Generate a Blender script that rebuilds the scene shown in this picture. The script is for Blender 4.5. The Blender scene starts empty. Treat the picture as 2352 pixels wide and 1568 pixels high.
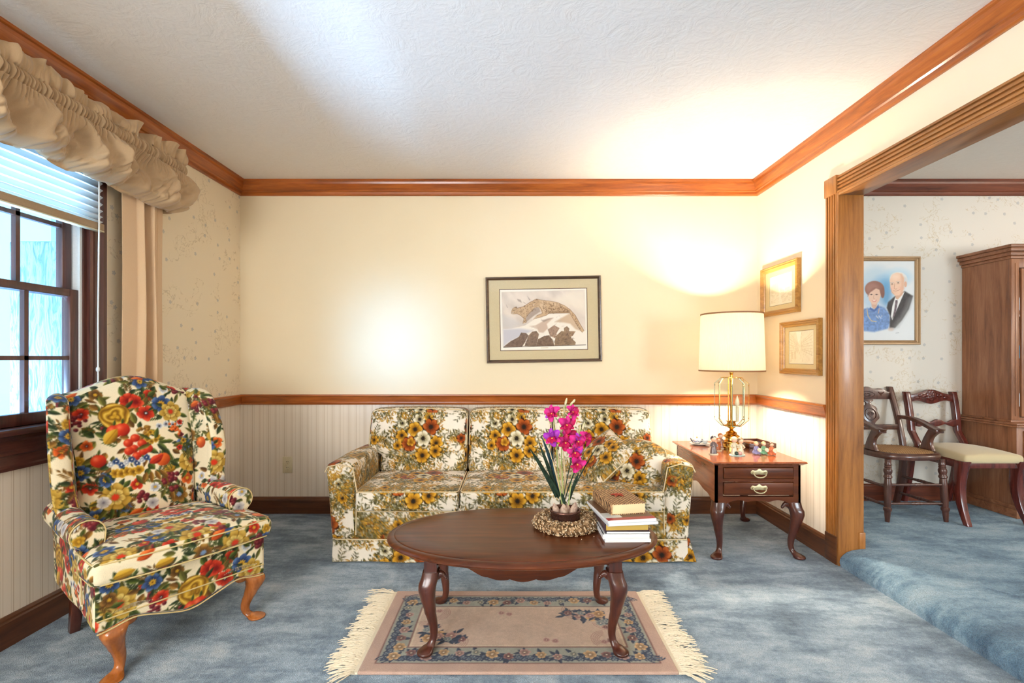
import bpy, bmesh, math, random
import numpy as np
from mathutils import Vector, Matrix, Euler
random.seed(11)
rng = np.random.default_rng(11)
SC = bpy.context.scene
COL = SC.collection
PI = math.pi
F_PX, CX, CY, CAM_Z = 1100.0, 1177.0, 822.0, 1.138

def at(px, py, Y):
    return Vector(((px - CX) * Y / F_PX, Y, CAM_Z - (py - CY) * Y / F_PX))
def on_plane(px, py, z):
    Y = (CAM_Z - z) * F_PX / (py - CY)
    return Vector(((px - CX) * Y / F_PX, Y, z))

# ------------------------------------------------------------------ colours
def l1(c):
    c = c / 255.0
    return c / 12.92 if c <= 0.04045 else ((c + 0.055) / 1.055) ** 2.4
def S(r, g, b):
    return (l1(r), l1(g), l1(b), 1.0)
def lin_arr(a):
    a = np.clip(a, 0, 255) / 255.0
    return np.where(a <= 0.04045, a / 12.92, ((a + 0.055) / 1.055) ** 2.4)

# ------------------------------------------------------------------ meshes
def mk(name, V, F, mat, parent=None, loc=(0, 0, 0), rot=(0, 0, 0), smooth=True, angle=40, bevel=0.0, seg=2, col=None, recalc=True, paint=None):
    me = bpy.data.meshes.new(name)
    V = np.asarray(V, dtype=float).reshape(-1, 3)
    F = F.tolist() if isinstance(F, np.ndarray) else F
    me.from_pydata(V.tolist(), [], F)
    if recalc or bevel > 0:
        bm = bmesh.new(); bm.from_mesh(me)
        if recalc:
            bmesh.ops.recalc_face_normals(bm, faces=bm.faces[:])
        if bevel > 0:
            ed = [e for e in bm.edges if len(e.link_faces) == 2 and e.calc_face_angle(0) > 0.5]
            bmesh.ops.bevel(bm, geom=ed, offset=bevel, segments=seg, affect='EDGES', profile=0.5, clamp_overlap=True)
        bm.to_mesh(me); bm.free()
    if mat is not None:
        for m in (mat if isinstance(mat, (list, tuple)) else [mat]):
            me.materials.append(m)
    if smooth:
        me.polygons.foreach_set('use_smooth', [True] * len(me.polygons))
        me.set_sharp_from_angle(angle=math.radians(angle))
    if paint is not None:
        n = len(me.vertices)
        P = np.empty(n * 3, dtype=np.float32); me.vertices.foreach_get('co', P); P = P.reshape(-1, 3)
        N = np.empty(n * 3, dtype=np.float32); me.vertices.foreach_get('normal', N); N = N.reshape(-1, 3)
        col = paint(P, N)
    if col is not None:
        ca = me.color_attributes.new('pattern', 'FLOAT_COLOR', 'POINT')
        rgba = np.ones((len(me.vertices), 4), dtype=np.float32)
        rgba[:, :3] = lin_arr(np.asarray(col))
        ca.data.foreach_set('color', rgba.ravel())
    me.update()
    o = bpy.data.objects.new(name, me)
    COL.objects.link(o)
    o.location = loc; o.rotation_euler = rot
    if parent is not None:
        o.parent = parent
    return o

class MB:
    """collects shapes into one mesh"""
    def __init__(s):
        s.V = []; s.F = []
    def add(s, V, F):
        k = len(s.V)
        s.V.extend([tuple(map(float, v)) for v in V])
        s.F.extend([tuple(int(i) + k for i in f) for f in F])
        return s
    def box(s, x0, x1, y0, y1, z0, z1):
        V = [(x, y, z) for x in (x0, x1) for y in (y0, y1) for z in (z0, z1)]
        return s.add(V, [(0, 1, 3, 2), (4, 6, 7, 5), (0, 4, 5, 1), (2, 3, 7, 6), (0, 2, 6, 4), (1, 5, 7, 3)])
    def loft(s, rings, cap=True, closed=True, loop=False):
        m = len(rings); n = len(rings[0]); V = [p for r in rings for p in r]; Fc = []
        for i in range(m if loop else m - 1):
            for j in range(n if closed else n - 1):
                a = i * n + j; b = i * n + (j + 1) % n; i2 = (i + 1) % m
                Fc.append((a, b, i2 * n + (j + 1) % n, i2 * n + j))
        if cap and closed and not loop:
            Fc.append(tuple(range(n))[::-1]); Fc.append(tuple((m - 1) * n + j for j in range(n)))
        return s.add(V, Fc)
    def tube(s, path, r, n=8, cap=True, loop=False):
        P = [Vector(p) for p in path]; m = len(P)
        R = r if hasattr(r, '__len__') else [r] * m
        rings = []; up = None
        for i in range(m):
            if loop: t = P[(i + 1) % m] - P[i - 1]
            else: t = P[min(i + 1, m - 1)] - P[max(i - 1, 0)]
            if t.length < 1e-9: t = Vector((0, 0, 1))
            t.normalize()
            if up is None:
                up = Vector((0, 0, 1)) if abs(t.z) < .9 else Vector((1, 0, 0))
            a = up - t * up.dot(t)
            if a.length < 1e-6: a = t.orthogonal()
            a.normalize(); b = t.cross(a); up = a
            rings.append([P[i] + (a * math.cos(2 * PI * k / n) + b * math.sin(2 * PI * k / n)) * R[i] for k in range(n)])
        return s.loft(rings, cap=cap, loop=loop)
    def lathe(s, prof, n=32, c=(0, 0, 0), cap=True, sx=1, sy=1, rfun=None):
        rings = []
        for (r, z) in prof:
            rings.append([(c[0] + sx * r * (rfun(2 * PI * k / n) if rfun else 1) * math.cos(2 * PI * k / n), c[1] + sy * r * (rfun(2 * PI * k / n) if rfun else 1) * math.sin(2 * PI * k / n), c[2] + z) for k in range(n)])
        return s.loft(rings, cap=cap)
    def ell(s, c, rx, ry, rz, n=12, m=8, M=None):
        rings = []
        for i in range(m + 1):
            a = -PI / 2 + PI * i / m
            a = max(min(a, PI / 2 - .02), -PI / 2 + .02)
            ring = []
            for k in range(n):
                p = Vector((rx * math.cos(a) * math.cos(2 * PI * k / n), ry * math.cos(a) * math.sin(2 * PI * k / n), rz * math.sin(a)))
                if M is not None: p = M @ p
                ring.append((p.x + c[0], p.y + c[1], p.z + c[2]))
            rings.append(ring)
        return s.loft(rings)
    def prism(s, pts, axis, a0, a1):
        """polygon pts (2-D) extruded along axis: 'x' -> pts are (y,z), 'y' -> (x,z), 'z' -> (x,y)"""
        def p3(p, a):
            return (a, p[0], p[1]) if axis == 'x' else (p[0], a, p[1]) if axis == 'y' else (p[0], p[1], a)
        return s.loft([[p3(p, a0) for p in pts], [p3(p, a1) for p in pts]])
    def xf(s, M):
        s.V = [tuple(M @ Vector(v)) for v in s.V]; return s
    def obj(s, name, mat, parent=None, **k):
        return mk(name, s.V, s.F, mat, parent, **k)

def rbox(sx, sy, sz, r, res, c=(0, 0, 0), fn=None):
    """dense rounded box as arrays; fn deforms an (n,3) array in unit-centred coordinates"""
    hx, hy, hz = sx / 2, sy / 2, sz / 2
    h = np.array([hx, hy, hz])
    cnt = [max(2, int(round(v / res))) for v in (sx, sy, sz)]
    Vs = []; Fs = []; k = 0
    for ax in range(3):
        u, v = [(1, 2), (2, 0), (0, 1)][ax]
        nu, nv = cnt[u] + 1, cnt[v] + 1
        gu, gv = np.meshgrid(np.linspace(-h[u], h[u], nu), np.linspace(-h[v], h[v], nv), indexing='ij')
        for sgn in (-1, 1):
            P = np.zeros((nu * nv, 3)); P[:, u] = gu.ravel(); P[:, v] = gv.ravel(); P[:, ax] = sgn * h[ax]
            ii, jj = np.meshgrid(np.arange(nu - 1), np.arange(nv - 1), indexing='ij')
            a = (ii * nv + jj).ravel() + k
            q = np.stack([a, a + nv, a + nv + 1, a + 1], 1)
            if sgn < 0: q = q[:, ::-1]
            Vs.append(P); Fs.append(q); k += nu * nv
    V = np.concatenate(Vs); Fq = np.concatenate(Fs)
    key = np.round(V / 1e-6).astype(np.int64)
    _, idx, inv = np.unique(key, axis=0, return_index=True, return_inverse=True)
    V = V[idx]; Fq = inv.ravel()[Fq]
    inner = np.clip(V, -(h - r), h - r); d = V - inner
    L = np.linalg.norm(d, axis=1, keepdims=True); L[L == 0] = 1
    V = inner + d / L * np.minimum(r, 10)
    if fn is not None: V = fn(V)
    return V + np.array(c), Fq

def gridmesh(P):
    """P (nu,nv,3) -> V,F"""
    nu, nv = P.shape[:2]
    ii, jj = np.meshgrid(np.arange(nu - 1), np.arange(nv - 1), indexing='ij')
    a = (ii * nv + jj).ravel()
    return P.reshape(-1, 3), np.stack([a, a + nv, a + nv + 1, a + 1], 1)

def sheet(P, th, nrm):
    """thick sheet from a grid: P (nu,nv,3), offset vector field nrm"""
    nu, nv = P.shape[:2]
    Q = P + nrm * th
    V1, F1 = gridmesh(P); V2, F2 = gridmesh(Q); n = len(V1)
    Fs = [F1[:, ::-1], F2 + n]
    idx = np.arange(nu * nv).reshape(nu, nv)
    loop = np.concatenate([idx[:, 0], idx[-1, 1:], idx[-2::-1, -1], idx[0, -2:0:-1]])
    nx = np.roll(loop, -1)
    Fs.append(np.stack([loop, nx, nx + n, loop + n], 1))
    return np.concatenate([V1, V2]), np.concatenate(Fs)

# ------------------------------------------------------------------ things
def tag(o, label=None, cat=None, group=None, kind=None):
    if label: o['label'] = label
    if cat: o['category'] = cat
    if group: o['group'] = group
    if kind: o['kind'] = kind
    return o
def thing(name, label, cat, loc=(0, 0, 0), rz=0.0, group=None):
    o = bpy.data.objects.new(name, None); COL.objects.link(o)
    o.location = loc; o.rotation_euler = (0, 0, rz); o.empty_display_size = .1
    return tag(o, label, cat, group)
def structure(o, label=None):
    o['kind'] = 'structure'
    if label: o['label'] = label
    return o
def copy_thing(o, loc=None, rz=None, parent=None):
    c = o.copy(); COL.objects.link(c); c.parent = parent
    for ch in [x for x in COL.objects if x.parent == o]:
        copy_thing(ch, parent=c)
    if loc is not None: c.location = loc
    if rz is not None: c.rotation_euler = (0, 0, rz)
    return c

# ------------------------------------------------------------------ node materials
def new_mat(name):
    m = bpy.data.materials.new(name); m.use_nodes = True
    nt = m.node_tree; b = nt.nodes['Principled BSDF']
    return m, nt, b
def N(nt, t, **kw):
    n = nt.nodes.new(t)
    for k, v in kw.items():
        if k in n.inputs: n.inputs[k].default_value = v
        else: setattr(n, k, v)
    return n
def L(nt, a, b): nt.links.new(a, b)
def ramp(nt, fac, stops, interp='LINEAR'):
    r = nt.nodes.new('ShaderNodeValToRGB'); r.color_ramp.interpolation = interp
    while len(r.color_ramp.elements) < len(stops): r.color_ramp.elements.new(0.5)
    for e, (p, c) in zip(r.color_ramp.elements, stops):
        e.position = p; e.color = c
    L(nt, fac, r.inputs['Fac']); return r
def math_n(nt, op, a, b=None, c=None):
    n = nt.nodes.new('ShaderNodeMath'); n.operation = op
    for i, v in enumerate((a, b, c)):
        if v is None: continue
        if isinstance(v, (int, float)): n.inputs[i].default_value = v
        else: L(nt, v, n.inputs[i])
    return n.outputs[0]
def mix_c(nt, fac, a, b):
    n = nt.nodes.new('ShaderNodeMix'); n.data_type = 'RGBA'
    for s, v in ((n.inputs[0], fac), (n.inputs[6], a), (n.inputs[7], b)):
        if isinstance(v, (int, float)): s.default_value = v
        elif isinstance(v, tuple): s.default_value = v
        else: L(nt, v, s)
    return n.outputs[2]
def obj_co(nt, scale=(1, 1, 1), rot=(0, 0, 0), loc=(0, 0, 0)):
    tc = nt.nodes.new('ShaderNodeTexCoord'); mp = nt.nodes.new('ShaderNodeMapping')
    mp.inputs['Scale'].default_value = scale; mp.inputs['Rotation'].default_value = rot; mp.inputs['Location'].default_value = loc
    L(nt, tc.outputs['Object'], mp.inputs['Vector']); return mp.outputs[0]
def bump(nt, b, h, strength=.3, dist=.01):
    n = N(nt, 'ShaderNodeBump'); n.inputs['Strength'].default_value = strength; n.inputs['Distance'].default_value = dist
    L(nt, h, n.inputs['Height']); L(nt, n.outputs[0], b.inputs['Normal']); return n

def plain(name, c, rough=.6, metal=0, spec=.5, coat=0, bumpy=0, bscale=200):
    m, nt, b = new_mat(name)
    b.inputs['Base Color'].default_value = c; b.inputs['Roughness'].default_value = rough; b.inputs['Metallic'].default_value = metal
    b.inputs['Specular IOR Level'].default_value = spec; b.inputs['Coat Weight'].default_value = coat
    nz = N(nt, 'ShaderNodeTexNoise', Scale=bscale, Detail=3.0); L(nt, obj_co(nt), nz.inputs['Vector'])
    d = tuple(v * .86 for v in c[:3]) + (1,)
    L(nt, mix_c(nt, nz.outputs['Fac'], d, tuple(min(1, v * 1.08) for v in c[:3]) + (1,)), b.inputs['Base Color'])
    if bumpy: bump(nt, b, nz.outputs['Fac'], bumpy, .003)
    return m
def wood(name, dark, mid, light, grain='x', rough=.35, coat=.25, sc=1.0, spec=.5):
    m, nt, b = new_mat(name)
    s = {'x': (1.3, 16, 16), 'y': (16, 1.3, 16), 'z': (16, 16, 1.3)}[grain]
    co = obj_co(nt, tuple(v * sc for v in s))
    n1 = N(nt, 'ShaderNodeTexNoise', Scale=1.6, Detail=6.0, Roughness=.62, Distortion=.7); L(nt, co, n1.inputs['Vector'])
    n2 = N(nt, 'ShaderNodeTexNoise', Scale=9.0, Detail=4.0, Roughness=.7); L(nt, co, n2.inputs['Vector'])
    f = math_n(nt, 'ADD', math_n(nt, 'MULTIPLY', n1.outputs['Fac'], .75), math_n(nt, 'MULTIPLY', n2.outputs['Fac'], .25))
    r = ramp(nt, f, [(.3, dark), (.5, mid), (.72, light)])
    L(nt, r.outputs[0], b.inputs['Base Color'])
    b.inputs['Roughness'].default_value = rough; b.inputs['Coat Weight'].default_value = coat; b.inputs['Coat Roughness'].default_value = .15
    b.inputs['Specular IOR Level'].default_value = spec
    bump(nt, b, n2.outputs['Fac'], .05, .002)
    return m
def fabric_attr(name, rough=.92, weave=900, strength=.25, sheen=.15, spec=.15):
    m, nt, b = new_mat(name)
    a = N(nt, 'ShaderNodeAttribute', attribute_name='pattern')
    nz = N(nt, 'ShaderNodeTexNoise', Scale=weave, Detail=2.0); co = obj_co(nt); L(nt, co, nz.inputs['Vector'])
    n2 = N(nt, 'ShaderNodeTexNoise', Scale=14.0, Detail=4.0); L(nt, co, n2.inputs['Vector'])
    dk = N(nt, 'ShaderNodeMix', data_type='RGBA', blend_type='MULTIPLY'); dk.inputs[0].default_value = 1.0
    L(nt, a.outputs['Color'], dk.inputs[6]); L(nt, ramp(nt, nz.outputs['Fac'], [(.3, (.8, .8, .8, 1)), (.7, (1.05, 1.05, 1.05, 1))]).outputs[0], dk.inputs[7])
    L(nt, dk.outputs[2], b.inputs['Base Color'])
    b.inputs['Roughness'].default_value = rough; b.inputs['Sheen Weight'].default_value = sheen; b.inputs['Specular IOR Level'].default_value = spec
    h = math_n(nt, 'ADD', math_n(nt, 'MULTIPLY', nz.outputs['Fac'], .3), n2.outputs['Fac'])
    bump(nt, b, h, strength, .006)
    return m
def print_attr(name, rough=.6):
    m, nt, b = new_mat(name)
    a = N(nt, 'ShaderNodeAttribute', attribute_name='pattern'); L(nt, a.outputs['Color'], b.inputs['Base Color'])
    b.inputs['Roughness'].default_value = rough; b.inputs['Specular IOR Level'].default_value = .2
    return m
def thin_glass(name, tint=(1, 1, 1, 1), refl=.9, rough=.0):
    m, nt, b = new_mat(name); nt.nodes.remove(b)
    out = nt.nodes['Material Output']
    t = N(nt, 'ShaderNodeBsdfTransparent'); t.inputs['Color'].default_value = tint
    g = N(nt, 'ShaderNodeBsdfGlossy'); g.inputs['Roughness'].default_value = rough; g.inputs['Color'].default_value = (refl, refl, refl, 1)
    lw = N(nt, 'ShaderNodeLayerWeight', Blend=.5)
    fr = math_n(nt, 'MULTIPLY_ADD', math_n(nt, 'POWER', lw.outputs['Facing'], 5.0), .47, .022)
    mx = N(nt, 'ShaderNodeMixShader'); L(nt, fr, mx.inputs[0]); L(nt, t.outputs[0], mx.inputs[1]); L(nt, g.outputs[0], mx.inputs[2])
    L(nt, mx.outputs[0], out.inputs['Surface']); return m
def translucent(name, c, tr=.5, rough=.9, tc=None, stripes=None):
    m, nt, b = new_mat(name)
    b.inputs['Base Color'].default_value = c; b.inputs['Roughness'].default_value = rough; b.inputs['Specular IOR Level'].default_value = .1
    out = nt.nodes['Material Output']
    t = N(nt, 'ShaderNodeBsdfTranslucent'); t.inputs['Color'].default_value = tc or c
    nz = N(nt, 'ShaderNodeTexNoise', Scale=300.0); L(nt, obj_co(nt), nz.inputs['Vector']); bump(nt, b, nz.outputs['Fac'], .1, .002)
    mx = N(nt, 'ShaderNodeMixShader'); mx.inputs[0].default_value = tr
    L(nt, b.outputs[0], mx.inputs[1]); L(nt, t.outputs[0], mx.inputs[2]); L(nt, mx.outputs[0], out.inputs['Surface']); return m

# ------------------------------------------------------------------ pattern painter (turns into vertex colours)
class Canvas:
    def __init__(s, w, h, ppm, bg):
        s.w, s.h, s.ppm = w, h, ppm
        s.W, s.H = int(round(w * ppm)), int(round(h * ppm))
        s.a = np.zeros((s.H, s.W, 3)); s.a[:] = bg
    def win(s, cx, cy, R):
        p = s.ppm
        xs = np.arange(int(math.floor((cx - R) * p)), int(math.ceil((cx + R) * p)) + 1)
        ys = np.arange(int(math.floor((cy - R) * p)), int(math.ceil((cy + R) * p)) + 1)
        xs = xs[:s.W]; ys = ys[:s.H]
        X, Y = np.meshgrid((xs + .5) / p - cx, (ys + .5) / p - cy)
        return np.ix_(ys % s.H, xs % s.W), X, Y
    def put(s, ix, m, col):
        m = np.clip(m, 0, 1)[..., None]
        s.a[ix] = s.a[ix] * (1 - m) + np.asarray(col, float) * m
    def flower(s, cx, cy, R, n, col, dark, light, ctr, cr=.28, rot=None, deep=.26, squash=1.0, tilt=0.0):
        rot = random.random() * 6.28 if rot is None else rot
        ix, X, Y = s.win(cx, cy, R * 1.1)
        ct, st = math.cos(tilt), math.sin(tilt)
        x = X * ct + Y * st; y = (-X * st + Y * ct) / squash
        r = np.hypot(x, y); th = np.arctan2(y, x) + rot
        pet = np.abs(np.cos(n * th / 2))
        wob = .05 * np.sin(3 * th + rot * 5) + .04 * np.sin(7 * th + rot)
        rb = R * (1 - deep + deep * pet ** .55 + wob)
        aa = 1.2 / s.ppm
        m = np.clip((rb - r) / aa, 0, 1)
        q = np.clip(r / rb, 0, 1)
        col, dark, light, ctr = [np.asarray(v, float) for v in (col, dark, light, ctr)]
        c = dark + (col - dark) * np.clip(q * 1.5 - .2, 0, 1)[..., None]
        hl = np.clip((q - .55) / .35, 0, 1) * np.clip((pet - .35) * 1.5, 0, 1) * (.6 + .4 * np.sin(th * 2 + 1))
        c = c + (light - c) * (hl * .8)[..., None]
        edge = np.clip((.25 - pet) / .2, 0, 1) * np.clip((q - .2) * 2, 0, 1)
        c = c + (dark - c) * (edge * .8)[..., None]
        rim = np.clip((q - .93) / .07, 0, 1) * .45
        c = c + (dark - c) * rim[..., None]
        s.put(ix, m, c)
        cm = np.clip((R * cr * (1 + .2 * np.sin(th * 9)) - r) / aa, 0, 1)
        s.put(ix, cm, ctr)
    def rose(s, cx, cy, R, col, dark, light, ctr=None):
        ix, X, Y = s.win(cx, cy, R * 1.15)
        r = np.hypot(X, Y); th = np.arctan2(Y, X); ph = random.random() * 6
        rb = R * (.9 + .1 * np.abs(np.cos(2.5 * th + ph)) ** .5)
        m = np.clip((rb - r) * s.ppm / 1.2, 0, 1); q = r / R
        lay = .5 + .5 * np.sin(q * 15 + 1.6 * np.sin(3 * th + ph + q * 4))
        col, dark, light = [np.asarray(v, float) for v in (col, dark, light)]
        c = dark + (col - dark) * (lay ** .6)[..., None]
        c = c + (light - c) * (np.clip(lay - .7, 0, 1) * 2.2 * np.clip(q * 1.4, 0, 1))[..., None]
        c = c + (dark - c) * (np.clip((q - .88) / .12, 0, 1) * .5)[..., None]
        s.put(ix, m, c)
        if ctr is not None:
            s.put(ix, np.clip((R * .2 - r) * s.ppm, 0, 1), ctr)
    def leaf(s, cx, cy, ln, wd, ang, col, dark, light=None, curve=0.0):
        ix, X, Y = s.win(cx + math.cos(ang) * ln / 2, cy + math.sin(ang) * ln / 2, ln * .62)
        X = X + math.cos(ang) * ln / 2; Y = Y + math.sin(ang) * ln / 2
        t = (X * math.cos(ang) + Y * math.sin(ang)) / ln
        v = -X * math.sin(ang) + Y * math.cos(ang) - curve * ln * (t * (1 - t))
        w = wd * np.clip(np.sin(PI * np.clip(t, 0, 1)), 0, 1) ** .8 * (1.15 - .45 * t)
        m = np.clip((w - np.abs(v)) * s.ppm / 1.2, 0, 1) * ((t > 0) & (t < 1))
        col, dark = np.asarray(col, float), np.asarray(dark, float)
        light = col * 1.35 + 12 if light is None else np.asarray(light, float)
        vv = np.clip(v / (wd + 1e-6), -1, 1)
        c = col + (dark - col) * np.clip(-vv * 1.4, 0, 1)[..., None]
        c = c + (light - c) * (np.clip(vv * 1.2 - .1, 0, 1) * .7)[..., None]
        vein = np.exp(-(v * s.ppm / 1.1) ** 2) * .5
        c = c + (dark - c) * vein[..., None]
        s.put(ix, m, c)
    def dot(s, cx, cy, r, col, hi=None, dark=None):
        ix, X, Y = s.win(cx, cy, r * 1.2)
        d = np.hypot(X, Y); m = np.clip((r - d) * s.ppm / 1.1, 0, 1)
        col = np.asarray(col, float); c = np.zeros(X.shape + (3,)) + col
        if dark is not None:
            c = c + (np.asarray(dark, float) - c) * np.clip((X - Y) / r * .55 + .1, 0, 1)[..., None]
        if hi is not None:
            c = c + (np.asarray(hi, float) - c) * np.exp(-((X + r * .35) ** 2 + (Y - r * .35) ** 2) / (r * .35) ** 2)[..., None]
        s.put(ix, m, c)
    def stroke(s, pts, wd, col):
        P = np.array(pts); x0, y0 = P.min(0) - wd * 2; x1, y1 = P.max(0) + wd * 2
        cx, cy, R = (x0 + x1) / 2, (y0 + y1) / 2, max(x1 - x0, y1 - y0) / 2
        ix, X, Y = s.win(cx, cy, R); X = X + cx; Y = Y + cy
        D = np.full(X.shape, 9e9)
        for (ax, ay), (bx, by) in zip(P[:-1], P[1:]):
            dx, dy = bx - ax, by - ay; L2 = dx * dx + dy * dy + 1e-12
            t = np.clip(((X - ax) * dx + (Y - ay) * dy) / L2, 0, 1)
            D = np.minimum(D, np.hypot(X - ax - t * dx, Y - ay - t * dy))
        s.put(ix, np.clip((wd / 2 - D) * s.ppm + .5, 0, 1), col)
    def poly(s, pts, col, soft=1.0, alpha=1.0, tex=None):
        P = np.array(pts, float); x0, y0 = P.min(0); x1, y1 = P.max(0)
        pad = soft * 2 / s.ppm
        xs = np.arange(max(0, int((x0 - pad) * s.ppm)), min(s.W, int((x1 + pad) * s.ppm) + 2))
        ys = np.arange(max(0, int((y0 - pad) * s.ppm)), min(s.H, int((y1 + pad) * s.ppm) + 2))
        if len(xs) == 0 or len(ys) == 0: return
        X, Y = np.meshgrid((xs + .5) / s.ppm, (ys + .5) / s.ppm)
        ins = np.zeros(X.shape, bool); D = np.full(X.shape, 9e9)
        for (ax, ay), (bx, by) in zip(P, np.roll(P, -1, 0)):
            cond = ((ay > Y) != (by > Y)) & (X < (bx - ax) * (Y - ay) / (by - ay + 1e-12) + ax)
            ins ^= cond
            dx, dy = bx - ax, by - ay; L2 = dx * dx + dy * dy + 1e-12
            t = np.clip(((X - ax) * dx + (Y - ay) * dy) / L2, 0, 1)
            D = np.minimum(D, np.hypot(X - ax - t * dx, Y - ay - t * dy))
        sd = np.where(ins, D, -D) * s.ppm
        m = np.clip(sd / soft + .5, 0, 1) * alpha
        c = np.zeros(X.shape + (3,)) + np.asarray(col, float)
        if tex: c = c * (1 + tex * (noise2(X * 85, Y * 85) - .5))[..., None]
        s.put(np.ix_(ys, xs), m, c)
    def sample(s, u, v):
        x = (np.asarray(u) * s.ppm - .5); y = (np.asarray(v) * s.ppm - .5)
        x0 = np.floor(x).astype(int); y0 = np.floor(y).astype(int); fx = (x - x0)[..., None]; fy = (y - y0)[..., None]
        g = lambda j, i: s.a[j % s.H, i % s.W]
        return (g(y0, x0) * (1 - fx) + g(y0, x0 + 1) * fx) * (1 - fy) + (g(y0 + 1, x0) * (1 - fx) + g(y0 + 1, x0 + 1) * fx) * fy

_perm = rng.random((64, 64))
def noise2(x, y):
    x = np.asarray(x, float); y = np.asarray(y, float); tot = 0; amp = .5; nrm = 0
    for o in range(4):
        xi = np.floor(x).astype(int); yi = np.floor(y).astype(int); fx = x - xi; fy = y - yi
        fx = fx * fx * (3 - 2 * fx); fy = fy * fy * (3 - 2 * fy)
        g = lambda i, j: _perm[i % 64, j % 64]
        tot = tot + amp * ((g(xi, yi) * (1 - fx) + g(xi + 1, yi) * fx) * (1 - fy) + (g(xi, yi + 1) * (1 - fx) + g(xi + 1, yi + 1) * fx) * fy)
        nrm += amp; amp *= .5; x = x * 2.03 + 5.1; y = y * 2.03 + 1.7
    return tot / nrm

def box_paint(cv, ou=0.0, ov=0.0, k_=1.0, cu=0.0, cv_=0.0):
    """pattern laid on every side of a part: front/back (x,z), sides (y,z), top (x,y)"""
    def f(P, Nn):
        A = np.abs(Nn) * np.array([1.0, 1.05, 1.1]); k = A.argmax(1)
        x, y, z = P[:, 0], P[:, 1], P[:, 2]
        u = np.where(k == 0, y, x); v = np.where(k == 2, y, z)
        return cv.sample((u + ou - cu) / k_ + cu, (v + ov - cv_) / k_ + cv_)
    return f
# =================================================================== materials
M = {}
OAK_D, OAK_M, OAK_L = S(112, 52, 16), S(164, 84, 28), S(196, 112, 44)
for ax in 'xyz':
    M['trim_' + ax] = wood('trim_wood_' + ax, OAK_D, OAK_M, OAK_L, ax, .3, .35)
    M['base_' + ax] = wood('baseboard_wood_' + ax, S(62, 34, 18), S(98, 56, 30), S(122, 74, 40), ax, .4, .2)
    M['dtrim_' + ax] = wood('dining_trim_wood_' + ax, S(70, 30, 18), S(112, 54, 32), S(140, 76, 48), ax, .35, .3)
    M['casing_' + ax] = wood('casing_wood_' + ax, S(112, 66, 28), S(158, 100, 46), S(186, 124, 62), ax, .38, .25)
    M['cherry_' + ax] = wood('window_wood_' + ax, S(46, 22, 20), S(78, 40, 34), S(104, 58, 46), ax, .35, .3)
    M['mahog_' + ax] = wood('mahogany_' + ax, S(46, 19, 7), S(88, 41, 16), S(116, 59, 25), ax, .3, .12, spec=.35)
    M['endt_' + ax] = wood('lamplit_mahogany_' + ax, S(104, 50, 28), S(150, 82, 50), S(180, 108, 70), ax, .16, .6)  # lighter mahogany: lamp glow on end table top and sides put into the colour
    M['dark_' + ax] = wood('dark_walnut_' + ax, S(46, 20, 14), S(78, 36, 24), S(104, 54, 38), ax, .28, .45)
    M['cab_' + ax] = wood('cabinet_walnut_' + ax, S(98, 60, 40), S(142, 92, 62), S(168, 116, 82), ax, .4, .2)
M['honey'] = wood('honey_maple', S(128, 66, 22), S(172, 98, 40), S(200, 124, 58), 'z', .25, .5)
M['ceil'] = None

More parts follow.
